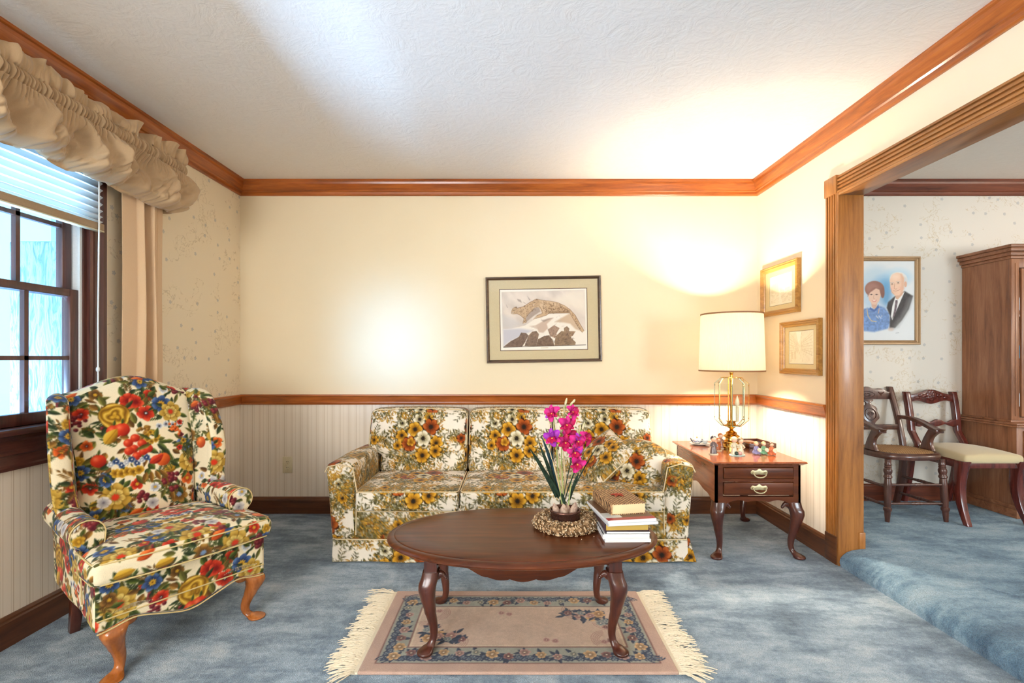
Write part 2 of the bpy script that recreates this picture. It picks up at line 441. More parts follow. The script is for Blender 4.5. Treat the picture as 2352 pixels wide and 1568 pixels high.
def wall_mat(name, axis, upper, split=.835):
    """striped paper below the chair rail; above it plain paint or a sprigged paper"""
    m, nt, b = new_mat(name)
    tc = N(nt, 'ShaderNodeTexCoord'); sp = N(nt, 'ShaderNodeSeparateXYZ'); L(nt, tc.outputs['Object'], sp.inputs[0])
    a = sp.outputs[0 if axis == 'x' else 1]
    fr = math_n(nt, 'FRACT', math_n(nt, 'DIVIDE', math_n(nt, 'ADD', a, 10.0), .118))
    bg = S(242, 227, 208); ln = S(218, 197, 172); l2 = S(229, 212, 190)
    st = ramp(nt, fr, [(0, ln), (.035, bg), (.22, l2), (.25, bg), (.44, l2), (.475, bg), (.53, ln), (.555, l2), (.60, bg), (.66, l2), (.69, bg), (.93, l2), (.96, bg)], 'CONSTANT')
    if upper == 'plain':
        nz = N(nt, 'ShaderNodeTexNoise', Scale=3.0); L(nt, tc.outputs['Object'], nz.inputs[0])
        up = mix_c(nt, nz.outputs['Fac'], S(237, 218, 184), S(241, 223, 190))
    else:
        cb = N(nt, 'ShaderNodeCombineXYZ'); L(nt, a, cb.inputs[0]); L(nt, sp.outputs[2], cb.inputs[1])
        vo = N(nt, 'ShaderNodeTexVoronoi', Scale=8.5, Randomness=.85, voronoi_dimensions='2D'); L(nt, cb.outputs[0], vo.inputs[0])
        sub = nt.nodes.new('ShaderNodeVectorMath'); sub.operation = 'SUBTRACT'
        L(nt, cb.outputs[0], sub.inputs[0]); L(nt, vo.outputs['Position'], sub.inputs[1])
        s2 = N(nt, 'ShaderNodeSeparateXYZ'); L(nt, sub.outputs[0], s2.inputs[0])
        ln_ = nt.nodes.new('ShaderNodeVectorMath'); ln_.operation = 'LENGTH'; L(nt, sub.outputs[0], ln_.inputs[0])
        th = math_n(nt, 'ARCTAN2', s2.outputs[1], s2.outputs[0])
        pet = math_n(nt, 'MULTIPLY_ADD', math_n(nt, 'ABSOLUTE', math_n(nt, 'COSINE', math_n(nt, 'MULTIPLY', th, 2.5))), .0055, .0072)
        fl = math_n(nt, 'LESS_THAN', ln_.outputs['Value'], pet)
        sc = N(nt, 'ShaderNodeSeparateColor'); L(nt, vo.outputs['Color'], sc.inputs[0])
        fl = math_n(nt, 'MULTIPLY', fl, math_n(nt, 'GREATER_THAN', sc.outputs[0], .35))
        nz = N(nt, 'ShaderNodeTexNoise', Scale=11.0, Detail=2.0, Distortion=1.6); L(nt, cb.outputs[0], nz.inputs[0])
        rd = math_n(nt, 'LESS_THAN', math_n(nt, 'ABSOLUTE', math_n(nt, 'SUBTRACT', nz.outputs['Fac'], .5)), .011)
        nm = N(nt, 'ShaderNodeTexNoise', Scale=5.0, Detail=1.0); L(nt, cb.outputs[0], nm.inputs[0])
        rd = math_n(nt, 'MULTIPLY', rd, math_n(nt, 'GREATER_THAN', nm.outputs['Fac'], .52))
        nf = N(nt, 'ShaderNodeTexNoise', Scale=60.0, Detail=1.0); L(nt, cb.outputs[0], nf.inputs[0])
        lf = math_n(nt, 'MULTIPLY', math_n(nt, 'GREATER_THAN', nf.outputs['Fac'], .58), math_n(nt, 'MULTIPLY', math_n(nt, 'GREATER_THAN', nm.outputs['Fac'], .52), math_n(nt, 'LESS_THAN', math_n(nt, 'ABSOLUTE', math_n(nt, 'SUBTRACT', nz.outputs['Fac'], .5)), .045)))
        ba = S(240, 223, 194) if upper == 'warm' else S(226, 217, 205)
        up = mix_c(nt, math_n(nt, 'MULTIPLY', rd, .5), ba, S(198, 178, 146))
        up = mix_c(nt, math_n(nt, 'MULTIPLY', lf, .35), up, S(206, 182, 140))
        up = mix_c(nt, math_n(nt, 'MULTIPLY', fl, .5), up, S(164, 164, 166))
    low = math_n(nt, 'LESS_THAN', sp.outputs[2], split)
    L(nt, mix_c(nt, low, up, st.outputs[0]), b.inputs['Base Color'])
    b.inputs['Roughness'].default_value = .85; b.inputs['Specular IOR Level'].default_value = .2
    nb = N(nt, 'ShaderNodeTexNoise', Scale=160.0, Detail=3.0); L(nt, tc.outputs['Object'], nb.inputs[0]); bump(nt, b, nb.outputs['Fac'], .06, .002)
    return m
M['wall_back'] = wall_mat('wall_back_paper', 'x', 'plain')
M['wall_side'] = wall_mat('wall_right_paper', 'y', 'plain')
M['wall_left'] = wall_mat('wall_left_paper', 'y', 'warm')
M['wall_din'] = wall_mat('dining_paper', 'x', 'cool', -5)
M['wall_din_y'] = wall_mat('dining_paper_side', 'y', 'cool', -5)

def ceiling_mat():
    m, nt, b = new_mat('ceiling_swirl_texture')
    b.inputs['Roughness'].default_value = .9; b.inputs['Specular IOR Level'].default_value = .1
    co = obj_co(nt)
    n0 = N(nt, 'ShaderNodeTexNoise', Scale=7.0, Detail=5.0, Roughness=.6, Distortion=3.2); L(nt, co, n0.inputs['Vector'])
    n1 = N(nt, 'ShaderNodeTexNoise', Scale=30.0, Detail=4.0, Distortion=1.2); L(nt, co, n1.inputs['Vector'])
    h = math_n(nt, 'ADD', math_n(nt, 'MULTIPLY', n0.outputs['Fac'], .8), math_n(nt, 'MULTIPLY', n1.outputs['Fac'], .3))
    bump(nt, b, h, .34, .012)
    L(nt, mix_c(nt, n1.outputs['Fac'], S(232, 222, 211), S(238, 229, 219)), b.inputs['Base Color'])
    return m
M['ceil'] = ceiling_mat()

def carpet_mat(name, a, bb, c, d):
    m, nt, b = new_mat(name)
    co = obj_co(nt)
    n0 = N(nt, 'ShaderNodeTexNoise', Scale=2.6, Detail=5.0, Roughness=.62, Distortion=.5); L(nt, co, n0.inputs['Vector'])
    co2 = obj_co(nt, (1.0, 3.0, 1), (0, 0, .5))
    n3 = N(nt, 'ShaderNodeTexNoise', Scale=4.5, Detail=4.0, Roughness=.6, Distortion=.3); L(nt, co2, n3.inputs['Vector'])
    n1 = N(nt, 'ShaderNodeTexNoise', Scale=260.0, Detail=2.0); L(nt, co, n1.inputs['Vector'])
    n2 = N(nt, 'ShaderNodeTexNoise', Scale=55.0, Detail=3.0); L(nt, co, n2.inputs['Vector'])
    f = math_n(nt, 'ADD', math_n(nt, 'MULTIPLY', n0.outputs['Fac'], .5), math_n(nt, 'MULTIPLY', n3.outputs['Fac'], .36))
    f = math_n(nt, 'ADD', f, math_n(nt, 'MULTIPLY', n2.outputs['Fac'], .14))
    r = ramp(nt, f, [(.38, a), (.47, bb), (.535, c), (.62, d)])
    mx = N(nt, 'ShaderNodeMix', data_type='RGBA', blend_type='MULTIPLY'); mx.inputs[0].default_value = 1
    L(nt, r.outputs[0], mx.inputs[6]); L(nt, ramp(nt, n1.outputs['Fac'], [(.3, (.62, .62, .62, 1)), (.7, (1.12, 1.12, 1.12, 1))]).outputs[0], mx.inputs[7])
    L(nt, mx.outputs[2], b.inputs['Base Color'])
    b.inputs['Roughness'].default_value = 1; b.inputs['Specular IOR Level'].default_value = .05; b.inputs['Sheen Weight'].default_value = .25
    h = math_n(nt, 'ADD', n1.outputs['Fac'], math_n(nt, 'MULTIPLY', n2.outputs['Fac'], .8))
    bump(nt, b, h, .55, .012)
    return m
M['carpet'] = carpet_mat('blue_carpet', S(96, 114, 132), S(132, 153, 172), S(168, 187, 203), S(202, 214, 223))
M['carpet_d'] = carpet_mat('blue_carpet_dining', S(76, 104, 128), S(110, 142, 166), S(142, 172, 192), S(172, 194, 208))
M['glass'] = thin_glass('window_glass', (.97, .99, 1, 1))
M['pglass'] = thin_glass('picture_glass', (1, 1, 1, 1), .8)
M['brass'] = plain('polished_brass', S(212, 168, 84), .16, 1)
M['abrass'] = plain('antique_brass', S(206, 190, 150), .42, .75)
M['ivory'] = plain('ivory_plastic', S(226, 212, 176), .4)
M['white'] = plain('white_paint', S(236, 238, 240), .5)

XL, XR, YB, CEIL, YR = -2.0, 1.80, 3.52, 2.43, -2.3
XR2 = 1.905; YO = 2.635; YN = .30; ZO = 2.045; DF = .095; XD = 5.2
W1Y0, W1Y1, W1Z0, W1Z1 = 1.35, 2.25, .86, 2.06

# =================================================================== setting
b = MB(); b.box(XL - .1, XR2, YR - .1, YB + .1, -.12, 0)
structure(b.obj('floor', M['carpet'], smooth=False))
# raised dining floor, its carpet rolled over the step
b = MB()
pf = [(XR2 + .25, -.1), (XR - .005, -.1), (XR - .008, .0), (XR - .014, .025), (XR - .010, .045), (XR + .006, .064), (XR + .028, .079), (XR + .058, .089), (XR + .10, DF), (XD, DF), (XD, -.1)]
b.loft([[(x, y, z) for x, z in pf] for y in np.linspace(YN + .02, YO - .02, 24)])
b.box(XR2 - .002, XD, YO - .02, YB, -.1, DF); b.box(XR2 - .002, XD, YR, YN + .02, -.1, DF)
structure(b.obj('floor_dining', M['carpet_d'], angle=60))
b = MB(); b.box(XL - .1, XR2, YR - .1, YB + .1, CEIL, CEIL + .1); structure(b.obj('ceiling', M['ceil'], smooth=False))
b = MB(); b.box(XR2, XD + .1, YR - .1, YB + .1, CEIL, CEIL + .1); structure(b.obj('ceiling_dining', M['ceil'], smooth=False))
b = MB(); b.box(XL - .1, XR2, YB, YB + .1, 0, CEIL); structure(b.obj('wall_back', M['wall_back'], smooth=False))
b = MB(); b.box(XR2, XD + .1, YB, YB + .1, 0, CEIL); structure(b.obj('wall_dining_back', M['wall_din'], smooth=False))
LY0, LY1 = -1.6, -.1
b = MB(); b.box(XL - .1, XL, YR, LY0, 0, CEIL); b.box(XL - .1, XL, LY1, W1Y0, 0, CEIL); b.box(XL - .1, XL, LY0, LY1, 0, .7); b.box(XL - .1, XL, LY0, LY1, 2.1, CEIL); b.box(XL - .1, XL, W1Y1, YB, 0, CEIL)
b.box(XL - .1, XL, W1Y0, W1Y1, 0, W1Z0); b.box(XL - .1, XL, W1Y0, W1Y1, W1Z1, CEIL)
structure(b.obj('wall_left', M['wall_left'], smooth=False))
b = MB(); b.box(XR, XR2, YO, YB, 0, CEIL); b.box(XR, XR2, YN, YO, ZO, CEIL); b.box(XR, XR2, YR, YN, 0, CEIL)
structure(b.obj('wall_right', M['wall_side'], smooth=False))
# the unseen end of the rooms behind the camera; window openings added to let the fill lights in
RX0, RX1, RZ0, RZ1 = -1.85, -.75, .55, 2.15
b = MB(); b.box(XL - .1, RX0, YR - .1, YR, 0, CEIL); b.box(RX1, 3.9, YR - .1, YR, 0, CEIL); b.box(5.0, XD, YR - .1, YR, 0, CEIL); b.box(3.9, 5.0, YR - .1, YR, 0, .8); b.box(3.9, 5.0, YR - .1, YR, 2.15, CEIL); b.box(RX0, RX1, YR - .1, YR, 0, RZ0); b.box(RX0, RX1, YR - .1, YR, RZ1, CEIL)
structure(b.obj('wall_rear', M['wall_back'], smooth=False))
b = MB(); b.box(XD, XD + .1, YR, YB, 0, CEIL); structure(b.obj('wall_dining_right', M['wall_din_y'], smooth=False))

# ---- mouldings: profile (projection p, height z) run along a wall with mitred ends
CROWN = [(0, 0), (.066, 0), (.066, -.012), (.056, -.016), (.052, -.03), (.036, -.052), (.026, -.066), (.026, -.072), (.018, -.078), (.016, -.096), (.010, -.103), (0, -.103)]
RAIL = [(0, .872), (.030, .872), (.032, .862), (.024, .853), (.022, .842), (.018, .818), (.018, .808), (.011, .797), (0, .797)]
BASE = [(0, 0), (.018, 0), (.018, .098), (.013, .104), (.011, .112), (.005, .121), (0, .121)]
def moulding(name, prof, wall, a0, a1, m0, m1, base, mat, lab=None):
    """wall: 'back' runs in x at y=base; 'left'/'right' run in y at x=base. m0/m1: mitre sign at each end"""
    rings = []
    for a, m in ((a0, m0), (a1, m1)):
        if wall == 'back': rings.append([(a + m * p, base - p, z) for p, z in prof])
        elif wall == 'left': rings.append([(base + p, a + m * p, z) for p, z in prof])
        else: rings.append([(base - p, a + m * p, z) for p, z in prof])
    bb = MB(); bb.loft(rings)
    return structure(bb.obj(name, mat, smooth=False), lab)
CR = [(p, z + CEIL) for p, z in CROWN]
moulding('trim_1', CR, 'back', XL, XR, 1, -1, YB, M['trim_x'], 'stained wood crown moulding on the back wall')
moulding('trim_2', CR, 'left', YR, YB, 0, -1, XL, M['trim_y'], 'stained wood crown moulding on the window wall')
moulding('trim_3', CR, 'right', YR, YB, 0, -1, XR, M['trim_y'], 'stained wood crown moulding above the cased opening')
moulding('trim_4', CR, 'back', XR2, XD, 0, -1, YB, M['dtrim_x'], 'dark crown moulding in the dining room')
moulding('trim_5', RAIL, 'back', XL, XR, 1, -1, YB, M['trim_x'], 'chair rail on the back wall')
moulding('trim_6', RAIL, 'left', W1Y1 + .092, YB, 0, -1, XL, M['trim_y'], 'chair rail on the window wall')
moulding('trim_7', RAIL, 'right', YO + .094, YB, 0, -1, XR, M['trim_y'], 'chair rail beside the cased opening')
moulding('baseboard_back', BASE, 'back', XL, XR, 1, -1, YB, M['base_x'])
moulding('baseboard_left', BASE, 'left', YR, YB, 0, -1, XL, M['base_y'])
moulding('baseboard_right', BASE, 'right', YO + .094, YB, 0, -1, XR, M['base_y'])
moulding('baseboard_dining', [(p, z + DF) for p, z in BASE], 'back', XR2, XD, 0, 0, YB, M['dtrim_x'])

# ---- cased opening to the dining room
door = structure(thing('door_1', 'wide cased opening with fluted wood casing to the dining room', 'doorway', (XR, YO, 0)))
def flute(w, d0=.017, g=.009):
    """front profile across a casing w wide: (across, projection)"""
    P = [(0, 0), (0, d0)]
    for k in range(4):
        c = w * (.17 + .22 * k)
        P += [(c - .0055, d0), (c - .004, d0 - g), (c + .004, d0 - g), (c + .0055, d0)]
    return P + [(w, d0), (w, 0)]
fl = flute(.092)
b = MB(); b.loft([[(-p, a, z) for a, p in fl] for z in (.155, ZO)]); b.obj('casing_side', M['casing_z'], door, smooth=False)
b = MB(); b.box(-.022, 0, -.002, .094, 0, .155); b.obj('plinth_block', M['base_y'], door, bevel=.003)
b = MB(); b.box(-.024, 0, -.004, .097, ZO, ZO + .1); b.obj('corner_block', M['casing_z'], door, bevel=.003)
b = MB(); b.loft([[(-p, y, ZO + a) for a, p in fl] for y in (-.004, YN - YO)]); b.obj('casing_head', M['casing_y'], door, smooth=False)
b = MB(); b.box(-.017, .122, -.016, 0, 0, ZO); b.obj('jamb', M['casing_z'], door, bevel=.002)
b = MB(); b.box(-.017, .122, YN - YO, -.016, ZO - .016, ZO); b.obj('head_jamb', M['casing_y'], door, bevel=.002)
b = MB(); b.box(.094, .128, -.022, .09, DF, DF + .09); b.obj('jamb_plinth', M['casing_z'], door, bevel=.003)
b = MB(); b.loft([[(.105 + p, a, z) for a, p in fl] for z in (DF, ZO + .09)]); b.obj('casing_dining_side', M['dtrim_z'], door, smooth=False)

# ---- window in the left wall
win = structure(thing('window_1', 'dark stained double hung window with divided panes on the left wall', 'window', (XL, 0, 0)))
cas = [(0, 0), (0, .016), (.012, .020), (.03, .012), (.06, .012), (.07, .020), (.086, .022), (.09, .018), (.09, 0)]
def casing_v(y0, sgn):
    bb = MB(); bb.loft([[(p, y0 + sgn * a, z) for a, p in cas] for z in (W1Z0, W1Z1 + .09)]); return bb
casing_v(W1Y1, 1).obj('casing', M['cherry_z'], win, smooth=False)
casing_v(W1Y0, -1).obj('casing', M['cherry_z'], win, smooth=False)
b = MB(); b.loft([[(p, y, W1Z1 + a) for a, p in cas] for y in (W1Y0 - .09, W1Y1 + .09)]); b.obj('casing', M['cherry_y'], win, smooth=False)
b = MB(); b.box(-.1, .055, W1Y0 - .12, W1Y1 + .12, W1Z0 - .028, W1Z0); b.obj('stool', M['cherry_y'], win, bevel=.008)
ap = [(0, .832), (.024, .832), (.026, .815), (.018, .806), (.018, .775), (.024, .768), (.02, .755), (.014, .75), (.014, .712), (.02, .705), (.018, .692), (0, .69)]
b = MB(); b.loft([[(p, y, z) for p, z in ap] for y in (W1Y0 - .09, W1Y1 + .09)]); b.obj('apron', M['cherry_y'], win, smooth=False)
b = MB()
for y0, y1 in ((W1Y0, W1Y0 + .018), (W1Y1 - .018, W1Y1)): b.box(-.1, 0, y0, y1, W1Z0, W1Z1)
b.box(-.1, 0, W1Y0, W1Y1, W1Z1 - .018, W1Z1); b.obj('window_jamb', M['cherry_z'], win, smooth=False)
b = MB(); b.box(-.047, -.012, W1Y1 - .022, W1Y1 - .012, 1.44, W1Z1 - .018); b.box(-.012, -.006, W1Y1 - .03, W1Y1 - .018, W1Z0, W1Z1 - .018); b.obj('weather_strip', M['white'], win, smooth=False)
b = MB(); b.box(-.095, -.05, W1Y1 - .024, W1Y1 - .017, 1.44, W1Z1 - .018); b.obj('sash_track', M['white'], win, smooth=False)
SY0, SY1 = W1Y0 + .022, W1Y1 - .024
SASH = {}
for nm, x0, x1, z0, z1, zr0, zr1, mz in (('lower_sash', -.044, -.013, W1Z0, 1.452, .05, .034, 1.138), ('upper_sash', -.08, -.048, 1.418, W1Z1 - .018, .034, .04, 1.739)):
    w = .046; r = MB()
    r.box(x0, x1, SY0, SY0 + w, z0, z1); r.box(x0, x1, SY1 - w, SY1, z0, z1)
    r.box(x0, x1, SY0 + w, SY1 - w, z0, z0 + zr0); r.box(x0, x1, SY0 + w, SY1 - w, z1 - zr1, z1)
    so = r.obj(nm, M['cherry_z'], win, bevel=.003)
    mb = MB(); xm = (x0 + x1) / 2
    iy0, iy1 = SY0 + w, SY1 - w
    for k in (1, 2, 3):
        yy = iy0 + (iy1 - iy0) * k / 4; mb.box(xm - .010, xm + .010, yy - .009, yy + .009, z0 + zr0, z1 - zr1)
    mb.box(xm - .010, xm + .010, iy0, iy1, mz - .009, mz + .009)
    mb.obj('muntins', M['cherry_z'], so, smooth=False)
    g = MB(); g.box(xm - .002, xm + .002, iy0 - .005, iy1 + .005, z0 + zr0 - .005, z1 - zr1 + .005); g.obj('pane', M['glass'], so, smooth=False)
b = MB(); b.box(-.06, -.02, 1.80, 1.86, 1.452, 1.466); b.tube([(-.04, 1.83, 1.468), (-.025, 1.86, 1.472)], .005); b.obj('sash_lock', M['abrass'], win, bevel=.002)

# ---- pale porch outside the window
out = structure(thing('trim_8', 'pale porch column and wall outside the window', 'porch', (-3.1, 1.9, 0)))
def bark_mat():
    m, nt, b = new_mat('rough_pale_stucco'); co = obj_co(nt, (14, 14, 3))
    n = N(nt, 'ShaderNodeTexNoise', Scale=1.5, Detail=5.0, Distortion=2.0); L(nt, co, n.inputs[0])
    L(nt, ramp(nt, n.outputs['Fac'], [(.42, S(104, 132, 158)), (.5, S(146, 174, 198))]).outputs[0], b.inputs['Base Color']); b.inputs['Roughness'].default_value = .9
    bump(nt, b, n.outputs['Fac'], .6, .03); return m
M['stucco'] = bark_mat(); M['porch'] = plain('pale_blue_porch_paint', S(132, 160, 184), .6)
b = MB(); b.box(-.18, .18, 1.22, 1.48, 0, 1.9); b.obj('porch_column', M['stucco'], out, bevel=.01)
b = MB(); b.box(-.2, .22, 1.52, 1.66, 0, 2.6); b.box(-.1, .1, 1.66, 1.76, 0, 2.6); b.obj('shutter_post', M['porch'], out, bevel=.01)
b = MB(); b.box(-3.5, 1.0, -3, 3.2, -.4, -.1); b.obj('porch_floor', M['porch'], out, smooth=False)
b = MB(); b.box(-.05, .03, -2.5, 1.2, .42, .46); b.box(-.05, .03, -2.5, 1.2, .0, .05)
b.obj('porch_rail', M['porch'], out, bevel=.01)
b = MB(); b.tube([(.2, 1.58, 1.52), (.26, 1.58, 1.55), (.26, 1.58, 1.62), (.2, 1.58, 1.64)], .012); b.obj('latch', M['porch'], out)

# ---- electric outlet on the back wall
p = at(661, 1067, YB)
t = thing('wall_outlet', 'ivory electric outlet on the striped wall left of the sofa', 'outlet', (p.x, YB, p.z))
b = MB(); b.box(-.036, .036, -.006, 0, -.06, .06); b.obj('cover_plate', M['ivory'], t, bevel=.003)
for s in (1, -1):
    b = MB(); b.lathe([(.016, -.004), (.016, .0), (.014, .003)], 16); b.xf(Matrix.Translation((0, -.006, s * .021)) @ Matrix.Rotation(PI / 2, 4, 'X'))
    so = b.obj('socket', M['ivory'], t)
    b = MB()
    for dx in (-.006, .006): b.box(dx - .0012, dx + .0012, -.0102, -.008, s * .021 - .001, s * .021 + .008)
    b.box(-.002, .002, -.0102, -.008, s * .021 - .010, s * .021 - .006)
    b.obj('slots', plain('slot_black', S(30, 26, 22)) if s == 1 else bpy.data.materials['slot_black'], so, smooth=False)
# =================================================================== fabric patterns
def sofa_canvas():
    cv = Canvas(.60, .50, 480, (244, 231, 212))
    n = noise2(*np.meshgrid(np.arange(cv.W) / 40.0, np.arange(cv.H) / 40.0))
    cv.a *= (1 + .06 * (n - .5))[..., None]
    GOLD, GD, GL = (214, 152, 36), (120, 74, 14), (240, 194, 84)
    RUST, RD, RL = (172, 80, 26), (92, 36, 14), (214, 122, 52)
    WHT, WD, WL = (232, 220, 188), (150, 130, 84), (250, 244, 226)
    BLK = (42, 32, 22)
    OL = [((110, 100, 46), (58, 52, 24)), ((146, 128, 66), (84, 72, 34)), ((160, 152, 124), (104, 98, 74)), ((92, 84, 44), (48, 42, 20))]
    YL = [((222, 170, 62), (146, 102, 28)), ((206, 146, 50), (126, 84, 24))]
    R = random.Random(5)
    def spray(x, y, ang, n=9, ln=.06, cols=OL):
        px, py = x, y
        for k in range(n):
            px += math.cos(ang) * ln / n * 1.6; py += math.sin(ang) * ln / n * 1.6
            ang += R.uniform(-.22, .22)
            for sd in (-1, 1):
                c = R.choice(cols)
                cv.leaf(px, py, R.uniform(.016, .034), R.uniform(.003, .0064), ang + sd * R.uniform(.5, 1.1), c[0], c[1])
        cv.stroke([(x, y), ((x + px) / 2 + .003, (y + py) / 2), (px, py)], .0018, cols[0][1])
    cx, cy = .30, .25
    # stippled foliage halo of the bouquet
    for k in range(46):
        a = R.uniform(0, 6.28); r = R.uniform(.05, .115)
        spray(cx + math.cos(a) * r * 1.12, cy + math.sin(a) * r * .95, a + R.uniform(-.5, .5), 6, R.uniform(.05, .085), OL if R.random() < .6 else YL)
    for k in range(640):
        a = R.uniform(0, 6.28); r = R.random() ** .55 * .165
        c = R.choice(OL + OL + YL)
        cv.leaf(cx + math.cos(a) * r * 1.1, cy + math.sin(a) * r * .95, R.uniform(.014, .032), R.uniform(.0035, .0075), R.uniform(0, 6.28), c[0], c[1])
    for k in range(200):
        a = R.uniform(0, 6.28); r = R.random() ** .6 * .125
        cv.dot(cx + math.cos(a) * r * 1.1, cy + math.sin(a) * r, R.uniform(.0025, .006), R.choice([BLK, (60, 46, 26), GOLD, (210, 200, 170)]))
    def anem(x, y, r, kind, sq=1.0, tl=0.0):
        c = {'g': (GOLD, GD, GL), 'r': (RUST, RD, RL), 'w': (WHT, WD, WL)}[kind]
        cv.flower(x, y, r * 1.07, 6, tuple(v * .42 for v in c[1]), c[1], c[1], BLK, .3, squash=sq, tilt=tl)
        cv.flower(x, y, r, 6, c[0], c[1], c[2], BLK, .30, squash=sq, tilt=tl)
        for k in range(12):
            a = k * .524; cv.dot(x + math.cos(a) * r * .4, y + math.sin(a) * r * .4, .0017, BLK)
    for (x, y, r, k) in [(-.085, .095, .027, 'w'), (.01, .118, .034, 'w'), (.062, .13, .026, 'g'), (.075, .075, .044, 'r'), (-.012, .062, .040, 'g'), (-.085, .028, .032, 'g'),
                         (.034, .012, .042, 'w'), (.108, -.012, .036, 'g'), (-.042, -.018, .040, 'r'), (.105, -.058, .034, 'g'), (.034, -.082, .040, 'g'), (-.105, -.028, .026, 'g')]:
        anem(cx + x * 1.06, cy + y * 1.02, r * 1.10, k)
    cv.flower(cx - .034, cy - .008, .025, 5, GOLD, GD, GL, GD, .1)
    # sprays in the corners of the repeat and strays
    for (x, y, k) in [(.03, .03, 'r'), (.56, .05, 'w'), (.02, .46, 'g'), (.57, .45, 'r'), (.30, .485, 'w'), (.12, .465, 'r')]:
        for q in range(26):
            a = R.uniform(0, 6.28); spray(x, y, a, 6, R.uniform(.03, .085), OL if R.random() < .7 else YL)
        for q in range(40):
            a = R.uniform(0, 6.28); r = R.random() * .045; c = R.choice(OL + YL)
            cv.leaf(x + math.cos(a) * r, y + math.sin(a) * r, R.uniform(.012, .022), R.uniform(.003, .006), R.uniform(0, 6.28), c[0], c[1])
        anem(x, y, .032, k); anem(x + .045, y - .02, .026, 'g')
    for (x, y, k) in [(.045, .25, 'g'), (.56, .26, 'r'), (.18, .04, 'g'), (.43, .03, 'w'), (.45, .46, 'g'), (.20, .445, 'g')]:
        for q in range(14):
            a = R.uniform(0, 6.28); spray(x, y, a, 6, R.uniform(.03, .06), OL if R.random() < .6 else YL)
        anem(x, y, .028, k)
    for q in range(40):
        a = R.uniform(0, 6.28); spray(R.uniform(0, .6), R.choice([R.uniform(-.04, .05), R.uniform(.45, .53)]), a, 6, .06, OL[1:3] + YL)
    return cv
SOFA_CV = sofa_canvas()

